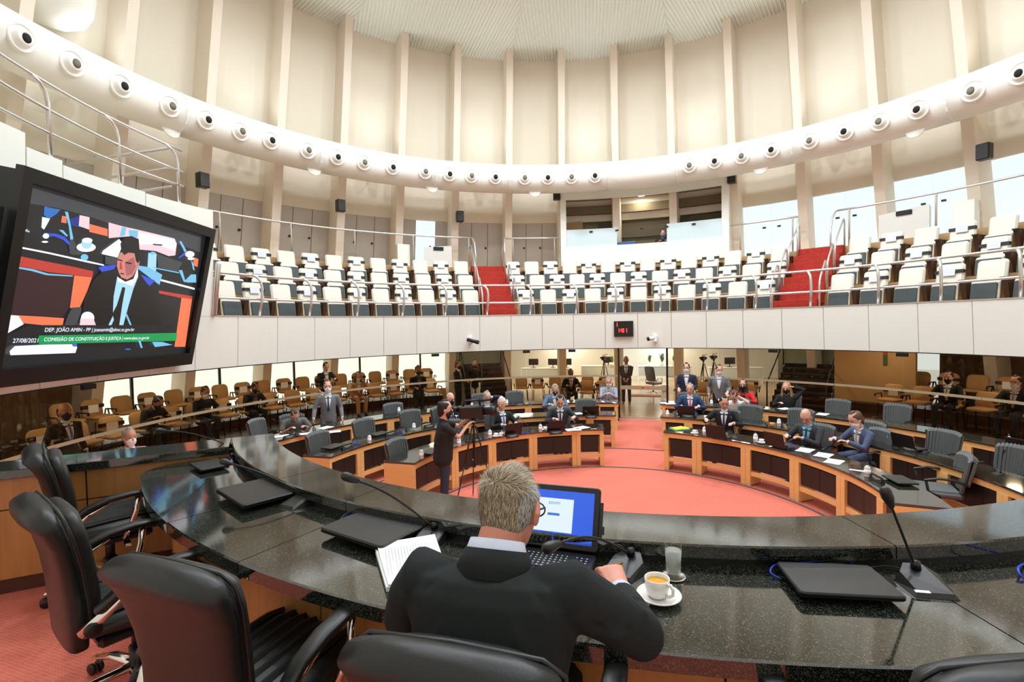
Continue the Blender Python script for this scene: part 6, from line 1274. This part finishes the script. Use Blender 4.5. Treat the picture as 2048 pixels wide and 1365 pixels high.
P('standing man in navy jacket and white mask holding a chair back', hx(1373, 726, 1.76), FLR, 205, 'stand', 6, 6, hands=((-0.18, 0.28, 1.0), (0.2, 0.28, 1.0)), jacket=NAVY, tie=None, hm=HB, mask=MW, lanyard=REDC)
P('standing man in grey jacket and white mask, right of the aisle', hx(1438, 729, 1.76), FLR, 205, 'stand', 6, 14, hy=18, hands=((-0.22, 0.30, 1.0), (0.27, 0.1, 0.9)), jacket=GREYC, tie=None, trous=BLACKC, hm=HBR, mask=MW, lanyard=REDC, hair='short')
P('grey-haired man in blue suit with red tie behind an open laptop', hx(1380, 777, 1.25), FLR, 200, lean=8, hp=8, hy=-10, hands=((-0.2, 0.3, 0.80), (0.2, 0.3, 0.80)), jacket=BLUEJ, tie=TIER, hm=HG)
P('dark-haired man in black suit with hands at an open laptop, front right desk', hx(1448, 803, 1.25), FLR, 212, lean=8, hp=22, hy=20, hands=((-0.22, 0.40, 0.83), (0.32, 0.36, 0.86)), jacket=BLACKC, tie=TIEN, hm=HB)
P('person in white t-shirt bent with hands on head', hx(1468, 795, 1.12), FLR, 215, lean=24, hp=40, hands=((-0.10, 0.34, 1.14), (0.10, 0.34, 1.14)), jacket=WHITEC, tie=None, shirt=None, sleeve='short', trous=JEANS, hm=HBR)
P('woman in red jacket and black mask at the rear right desk', hx(1486, 772, 1.20), FLR, 210, lean=8, hp=8, jacket=REDC, tie=None, shirt=BLACKC, trous=BLACKC, hair='long', hm=HBR, mask=MB_)
P('blonde woman in black with black mask, hand raised to her head', hx(1573, 778, 1.20), FLR, 222, lean=8, hp=12, hands=((-0.14, 0.10, 1.24), (0.12, 0.3, 0.84)), jacket=BLACKC, tie=None, shirt=None, trous=BLACKC, hair='long', hm=HBL, mask=MB_)
P('bald man in dark suit and light blue shirt reading papers', hx(1612, 832, 1.22), FLR, 240, lean=14, hp=28, hy=14, hands=((-0.05, 0.42, 0.84), (0.22, 0.42, 0.84)), jacket=CHAR, shirt=SHIRTB, tie=TIEN, hair='bald', hm=HBR, glasses=True)
P('man in steel blue suit and white mask writing at the far right of front desk', hx(1712, 836, 1.23), FLR, 266, lean=16, hp=24, hands=((-0.10, 0.46, 0.83), (0.16, 0.50, 0.83)), jacket=STEELB, tie=TIEG, hm=HBR, mask=MW)
m = MB(); 
# outside the glass
G3 = 'seated visitors in dark clothes behind the left glass'
P('guard in black suit standing behind the glass door', hx(1252, 711, 1.78), 0.0, 196, 'stand', 0, 2, hands=((-0.06, 0.2, 0.92), (0.07, 0.2, 0.92)), jacket=BLACKC, hair='bald', hm=HB, skin=SKIN3, tie=TIEN)
P('man in dark suit standing in profile behind the glass, left of the woman', onR(916, 10.6), 0.0, 110, 'stand', 0, 8, hands=((-0.05, 0.3, 1.05), (0.1, 0.3, 1.05)), jacket=BLACKC, hm=HB, mask=MB_, skin=SKIN2)
P('woman in black with white trousers standing behind the glass', onR(950, 10.7), 0.0, 185, 'stand', 0, 6, hands=((-0.12, 0.2, 1.1), (0.12, 0.2, 1.05)), jacket=BLACKC, tie=None, shirt=None, trous=WHITEC, hair='long', hm=HBR, mask=MB_)
P('man in dark clothes standing alone with a folder behind the left glass', onR(836, 9.25), 0.0, 150, 'stand', 0, 6, hands=((-0.1, 0.3, 1.05), (0.2, 0.3, 1.1)), jacket=BLACKC, tie=None, shirt=TEE, hm=HB, skin=SKIN2, mask=MB_)
P('woman in beige suit with crossed legs behind the left glass', onR(714, 10.55), 0.25, 150, lean=8, hp=22, jacket=BEIGEC, tie=None, shirt=SHIRT, trous=BEIGEC, hair='long', hm=HBR, mask=MW)
P('dark haired visitor seated behind the standing grey suited man', onR(640, 11.9), 0.5, 120, lean=8, hp=15, jacket=BLACKC, hm=HB, tie=None)
P('man in dark suit seated behind the glass between beige chairs, centre', onR(1110, 10.3), 0.0, 185, lean=6, hp=8, jacket=BLACKC, hm=HB, skin=SKIN3, mask=MB_, tie=TIER)
P('visitor with phone in dark suit, rightmost of four behind left glass', onR(490, 10.5), 0.25, 140, lean=14, hp=25, jacket=BLACKC, tie=None, shirt=TEE, hm=HB, mask=MB_, skin=SKIN2)
P('visitor in dark suit with white mask, third of four behind left glass', onR(384, 10.4), 0.25, 130, lean=10, hp=18, jacket=BLACKC, tie=None, shirt=None, hm=HBR, mask=MW, skin=SKIN2)
P('visitor bent over papers in dark jacket, second of four behind left glass', onR(302, 10.3), 0.25, 120, lean=24, hp=30, jacket=BLACKC, tie=None, shirt=None, hm=HB, mask=MB_, skin=SKIN2)
P('tall man in dark suit with tie, leftmost behind the glass', hx(128, 803, 1.78), 0.0, 105, 'stand', 0, 4, jacket=BLACKC, hair='bald', hm=HB, skin=SKIN2, mask=MB_, tie=TIEB)
P('grey-haired man with white mask, only his face above the side counter', hx(259, 871, 1.27), FLR, 120, lean=6, hp=2, jacket=BEIGEC, tie=None, hm=HG, mask=MW, skin=SKIN2)
P('man with dark suit and tie seated behind the right glass, left one', onR(1892, 10.4), 0.0, 232, lean=4, hp=6, jacket=BLACKC, hm=HB, mask=MB_, tie=TIEG)
P('man with dark suit and mask seated behind the right glass, right one', onR(2036, 10.4), 0.0, 240, lean=4, hp=6, jacket=BLACKC, hm=HB, mask=MW, tie=TIEG)
P('technician with headset and blue mask inside the control booth', hx(1326, 466, 6.26), 5.11, 196, lean=32, hp=10, jacket=BLACKC, tie=None, shirt=None, hm=HB, mask=mat('mask_blue', rgb(70, 110, 200), 0.8), legs=False)
# the cameraman with his camera and tripod
cmx = at(889, 803, 1.74); cb = 78
P('cameraman in black t-shirt and jeans, black mask, holding the video camera', (cmx.x, cmx.y), FLR, cb, 'stand', 3, 4, hands=((-0.08, 0.44, 1.42), (0.10, 0.40, 1.34)), jacket=BLACKC, tie=None, shirt=None, sleeve='short', trous=JEANS, hm=HB, mask=MB_, fat=1.3, vox=0.010)
cf = Vector((sin(R_(cb)), cos(R_(cb)), 0)); cp_ = Vector((cmx.x, cmx.y, 0)) + cf * 0.47
tripod(Vector((cp_.x, cp_.y, FLR)), 1.42, R_(10), 'black tripod in front of the cameraman on the red carpet'); vcam = video_camera(Vector((cp_.x, cp_.y, 1.44)), face(cb), 'black video camera with viewfinder held by the cameraman'); vcam.scale = (1.45, 1.45, 1.45)
# ---------------------------------------------------------------- the chairman seated in the foreground
SUIT = mat('suit_charcoal', rgb(33, 38, 38), 0.85, spec=0.25, bump=(5, 0.5, 0.03)); SK = mat('skin_ruddy', rgb(226, 160, 134), 0.45, bump=(90, 0.25, 0.003), var=(9, rgb(204, 126, 104), (1, 1, 1), 0.35))
cb = 16.0; fv = Vector((sin(R_(cb)), cos(R_(cb)), 0)); rv = Vector((cos(R_(cb)), -sin(R_(cb)), 0))
root_xy = Vector((-0.10, 1.14, ZP))
W2L = (T(*root_xy) @ RZ(-cb)).inverted()
pel = Vector((0, 0, 0.57)); nb = Vector((0, 0.165, 1.005)); sp = (nb - pel).normalized(); fw = Vector((0, sp.z, -sp.y))
hd = W2L @ Vector((-0.014, 1.405, 2.425)); Mh = Matrix.Translation(hd) @ RZ(-12) @ RX(-20)
def tp(x, y, t): return pel + sp * t + fw * y + Vector((x, 0, 0))
body = MB()
body.loft([((0, 0.045, -0.108), 0.028, 0.024), ((0, 0.033, -0.085), 0.048, 0.052), ((0, 0.014, -0.05), 0.064, 0.080), ((0, 0.0, 0.0), 0.073, 0.096), ((0, -0.006, 0.04), 0.077, 0.102), ((0, -0.008, 0.06), 0.066, 0.088)], 24, 0, Mh)
body.tube([Mh @ Vector((0, 0.086, 0.03)), Mh @ Vector((0, 0.112, -0.012)), Mh @ Vector((0, 0.092, -0.024))], [0.010, 0.016, 0.012], 8)
body.tube([Mh @ Vector((0, -0.028, -0.03)), Mh @ Vector((0, -0.045, -0.09)), nb - sp * 0.04 - fw * 0.01], [0.058, 0.060, 0.064], 16)
for s in (-1, 1):
    body.loft([(Mh @ Vector((s * 0.083, -0.006, 0.028)), 0.008, 0.016), (Mh @ Vector((s * 0.088, -0.012, 0.005)), 0.009, 0.019), (Mh @ Vector((s * 0.082, -0.002, -0.022)), 0.008, 0.011)], 10, xd=(1, 0, 0)); body.ball(Mh @ Vector((s * 0.076, 0.0, 0.0)), (0.012, 0.018, 0.024))
body.loft([(tp(0, -0.01, 0.0), 0.10, 0.07), (tp(0, 0, 0.25), 0.11, 0.07), (tp(0, 0, 0.37), 0.10, 0.05)], 12)
shp = {1: tp(0.205, -0.005, 0.418), -1: tp(-0.200, -0.005, 0.410)}
elb = {1: W2L @ Vector((0.318, 1.27, 2.15)), -1: W2L @ Vector((-0.325, 1.40, 2.14))}
wri = {1: W2L @ Vector((0.325, 1.545, 2.105)), -1: W2L @ Vector((-0.13, 1.60, 2.075))}
jk = MB()
jk.loft([(tp(0, 0.0, -0.08), 0.19, 0.13), (tp(0, 0.005, 0.05), 0.185, 0.13), (tp(0, 0.01, 0.18), 0.19, 0.13), (tp(0, 0.0, 0.30), 0.215, 0.128), (tp(0, -0.005, 0.385), 0.240, 0.120), (tp(0, -0.008, 0.43), 0.222, 0.104), (tp(0, -0.010, 0.448), 0.155, 0.088), (tp(0, -0.012, 0.462), 0.096, 0.068)], 26)
for s in (-1, 1):
    fd = (wri[s] - elb[s]).normalized(); body.tube([shp[s], elb[s], wri[s]], [0.045, 0.04, 0.027], 10)
    jk.tube([shp[s] + Vector((-s * 0.12, 0.0, -0.02)), shp[s], shp[s].lerp(elb[s], 0.5) , elb[s] + Vector((0, -0.006, -0.004)), elb[s].lerp(wri[s], 0.5), wri[s] - fd * 0.035], [0.062, 0.080, 0.068, 0.062, 0.052, 0.044], 18)
hand(body, wri[1], Vector((-0.38, 0.8, 0.32)), (0.15, -0.35, 1), (-1, 0.1, 0), 1.12, 0.85)
hand(body, wri[-1], (wri[-1] - elb[-1]).normalized(), (0, 0, 1), (1, 0, 0), 1.08, 0.4)
tr_ = MB()
for s in (-1, 1):
    hip = pel + Vector((s * 0.09, 0, -0.02)); kn = Vector((s * 0.12, 0.43, 0.52)); an = Vector((s * 0.13, 0.36, 0.10)); body.tube([hip, kn, an], [0.06, 0.045, 0.032], 8); tr_.tube([hip, hip.lerp(kn, 0.4), kn, kn.lerp(an, 0.45), an + Vector((0, 0, -0.03))], [0.10, 0.09, 0.07, 0.063, 0.056], 12)
tr_.loft([(pel + Vector((0, 0, -0.07)), 0.17, 0.12), (pel + Vector((0, 0, 0.06)), 0.17, 0.12)], 14)
ch = link('person', remesh(body, 0.0042, 'chairman_body', SK, None, 2), None, root_xy, face(cb)); tag(ch, 'grey-haired man in dark suit seated at the podium desk, seen from behind', 'person')
# jacket: voxel body with modelled folds
jm = remesh(jk, 0.0065, 'jacket', SUIT, None, 4)
def fold(p, c, d, w, a, L):
    v = p - c; d = d.normalized(); al = v.dot(d); pr = (v - d * al).length
    return a * math.exp(-(pr / w) ** 2) * math.exp(-(al / L) ** 2)
FOLDS = [(elb[1].lerp(wri[1], 0.12) + Vector((-0.04, 0, 0.05)), Vector((1, 0.25, 0.1)), 0.014, 0.013, 0.06), (elb[1].lerp(wri[1], 0.27) + Vector((-0.03, 0, 0.05)), Vector((1, 0.5, 0)), 0.012, 0.011, 0.06), (elb[1].lerp(wri[1], 0.0) + Vector((-0.05, -0.02, 0.05)), Vector((1, -0.2, 0.3)), 0.016, 0.014, 0.07),
         (shp[1] + Vector((-0.02, -0.07, -0.07)), Vector((0.5, 0.1, -1)), 0.012, -0.010, 0.12), (shp[-1] + Vector((0.02, -0.07, -0.07)), Vector((-0.5, 0.1, -1)), 0.012, -0.010, 0.12), (shp[1].lerp(elb[1], 0.6) + Vector((0, -0.07, 0.0)), Vector((1, 0, -0.5)), 0.015, 0.012, 0.08), (shp[1].lerp(elb[1], 0.35) + Vector((0, -0.07, 0.0)), Vector((1, 0, -0.8)), 0.013, -0.009, 0.08),
         (tp(0.04, -0.12, 0.50), Vector((1, 0, -0.2)), 0.012, 0.008, 0.09), (tp(-0.04, -0.12, 0.47), Vector((1, 0, 0.25)), 0.014, 0.006, 0.09), (tp(0.12, -0.12, 0.3), Vector((0.6, 0, -1)), 0.02, 0.008, 0.12), (tp(-0.12, -0.12, 0.28), Vector((-0.6, 0, -1)), 0.02, 0.008, 0.12), (tp(0.0, -0.125, 0.22), Vector((0, -0.2, 1)), 0.006, -0.006, 0.24)]
nrm = [v.normal.copy() for v in jm.vertices]
for i, v in enumerate(jm.vertices):
    dsp = 0.0
    for c, d, w, a, L in FOLDS: dsp += fold(v.co, c, d, w, a, L)
    if abs(dsp) > 1e-4: v.co += nrm[i] * dsp
jm.update(); link('jacket', jm, ch)
link('trousers', remesh(tr_, 0.014, 'trousers', SUIT, 0.5), ch)
for s in (-1, 1): m = MB(); m.loft([((s * 0.13, 0.32, 0.045), 0.04, 0.042), ((s * 0.13, 0.44, 0.045), 0.045, 0.036), ((s * 0.13, 0.53, 0.035), 0.036, 0.026)], 12); m.obj('shoe', SHOE, ch)
def collar(nm, mt, r0, r1, h0, h1, yo, op):
    m = MB(); vs = []; fs = []; n = 30
    for i in range(n + 1):
        a = R_(90 + op + (360 - 2 * op) * i / n); ca, sa = cos(a), sin(a)
        for (r, h) in ((r0, h0), (r1, h1), (r1 + 0.006, h1 - 0.001), (r0 + 0.022, h0 - 0.006)):
            vs.append(nb + Vector((ca * r, 0, 0)) + fw * (sa * r * 0.92 + yo) + sp * (h - 0.006 * sa))
    for i in range(n):
        for j in range(4): fs.append((i * 4 + j, i * 4 + (j + 1) % 4, (i + 1) * 4 + (j + 1) % 4, (i + 1) * 4 + j))
    fs += [(0, 1, 2, 3), (n * 4 + 3, n * 4 + 2, n * 4 + 1, n * 4)]; m.add(vs, fs, 0, True); return m.obj(nm, mt, ch)
collar('shirt_collar', mat('shirt_pale_blue', rgb(200, 208, 226), 0.8), 0.070, 0.067, 0.0, 0.058, -0.002, 14); collar('jacket_collar', SUIT, 0.093, 0.078, -0.030, 0.034, 0.0, 30)
for s in (-1, 1):
    fd = (wri[s] - elb[s]).normalized(); m = MB(); m.tube([wri[s] - fd * 0.05, wri[s] - fd * 0.004], [0.043, 0.040], 20); m.obj('shirt_cuff', MATS['shirt_pale_blue'], ch)
m = MB()
for q in range(3): m.lathe([(0, 0), (0.008, 0), (0.0075, 0.003), (0, 0.003)], 12, 0, T(*(wri[1] - (wri[1] - elb[1]).normalized() * (0.055 + 0.018 * q) + Vector((0.045, 0.0, -0.004)))) @ RY(90))
m.obj('sleeve_buttons', M_plast, ch)
m = MB()
for s in (-1, 1):
    m.tube([Mh @ Vector((s * 0.032 + 0.026 * cos(t), 0.112, 0.010 + 0.020 * sin(t))) for t in [2 * pi * q / 14 for q in range(15)]], 0.0024, 6); m.tube([Mh @ Vector((s * 0.058, 0.110, 0.018)), Mh @ Vector((s * 0.080, 0.03, 0.016)), Mh @ Vector((s * 0.084, -0.01, 0.012))], 0.0028, 6)
m.obj('glasses', M_plast, ch)
# hair: scalp cap plus strands
sc_ = MB(); sc_.loft([((0, -0.040, -0.030), 0.068, 0.060), ((0, -0.036, -0.01), 0.0765, 0.072), ((0, -0.028, 0.02), 0.0805, 0.083), ((0, -0.020, 0.044), 0.081, 0.094), ((0, -0.010, 0.066), 0.072, 0.090), ((0, -0.008, 0.075), 0.055, 0.070)], 28)
HM = [mat('hair_strand_light', rgb(206, 192, 166), 0.6), mat('hair_strand_mid', rgb(158, 140, 112), 0.6), mat('hair_strand_dark', rgb(104, 88, 68), 0.65), mat('hair_strand_grey', rgb(206, 204, 198), 0.6)]
cap_me = remesh(sc_, 0.006, 'hair', mat('hair_base', rgb(120, 104, 82), 0.85), None, 3); cap_me.transform(Mh); hc = link('hair', cap_me, ch)
rnd = random.Random(11); hmz = [MB() for _ in range(4)]; Mi = Mh.inverted(); ctr = Vector((0, -0.02, 0.02))
areas = []; cap_me.calc_loop_triangles(); vv = [Mi @ v.co for v in cap_me.vertices]
tris = [t.vertices[:] for t in cap_me.loop_triangles]; tot = 0
for a_, b_, c_ in tris: tot += ((vv[b_] - vv[a_]).cross(vv[c_] - vv[a_])).length; areas.append(tot)
import bisect
for _ in range(15000):
    a_, b_, c_ = tris[bisect.bisect(areas, rnd.random() * tot) % len(tris)]; u1, u2 = rnd.random(), rnd.random()
    if u1 + u2 > 1: u1, u2 = 1 - u1, 1 - u2
    p = vv[a_] + (vv[b_] - vv[a_]) * u1 + (vv[c_] - vv[a_]) * u2; nr = (p - ctr); nr.z *= 0.9; nr.normalize()
    if p.z < -0.085: continue
    top = max(0.0, min(1.0, (p.z - 0.03) / 0.05)); side = abs(nr.x)
    fl_ = Vector((0.15 * rnd.uniform(-1, 1) + 0.1, -0.25 + 0.9 * top, -1.0 * (1 - top) - 0.1)); fl_ = fl_ - nr * fl_.dot(nr)
    if fl_.length < 0.05: fl_ = Vector((0.3, 0.8, 0))
    fl_.normalize(); fl_ = (fl_ + Vector((rnd.uniform(-1, 1), rnd.uniform(-1, 1), rnd.uniform(-1, 1))) * 0.28).normalized()
    L = rnd.uniform(0.010, 0.018) * (1 + 0.9 * top); lift = 0.16 + 0.10 * top; sd = fl_.cross(nr).normalized() * 0.00055
    p1 = p + fl_ * L * 0.5 + nr * L * lift; p2 = p + fl_ * L + nr * L * lift * 0.9
    r = rnd.random(); gray = side > 0.72
    k = 3 if (gray and r < 0.75) else (0 if r < 0.30 + 0.35 * top else 1 if r < 0.72 else 2)
    hmz[k].add([p - sd, p + sd, p1 + sd * 0.8, p1 - sd * 0.8, p2], [(0, 1, 2, 3), (3, 2, 4)], 0, False)
for k in range(4): me = hmz[k].mesh('hair_strands', HM[k]); me.transform(Mh); o = link('hair_strands', me, hc); o['kind'] = 'stuff'
# pen in his right hand
pt = root_xy + fv * 0; pw = (T(*root_xy) @ RZ(-cb)) @ wri[1]
m = MB(); a_ = at(1186, 1147, 2.075); b_ = at(1245, 1126, 2.10); m.tube([a_, b_], 0.0042, 8); m.tube([a_ - (b_ - a_) * 0.06, a_], [0.002, 0.0045], 8); o = m.obj('gold_pen', M_gold); tag(o, 'slim gold pen held in the seated man\'s right hand', 'pen')
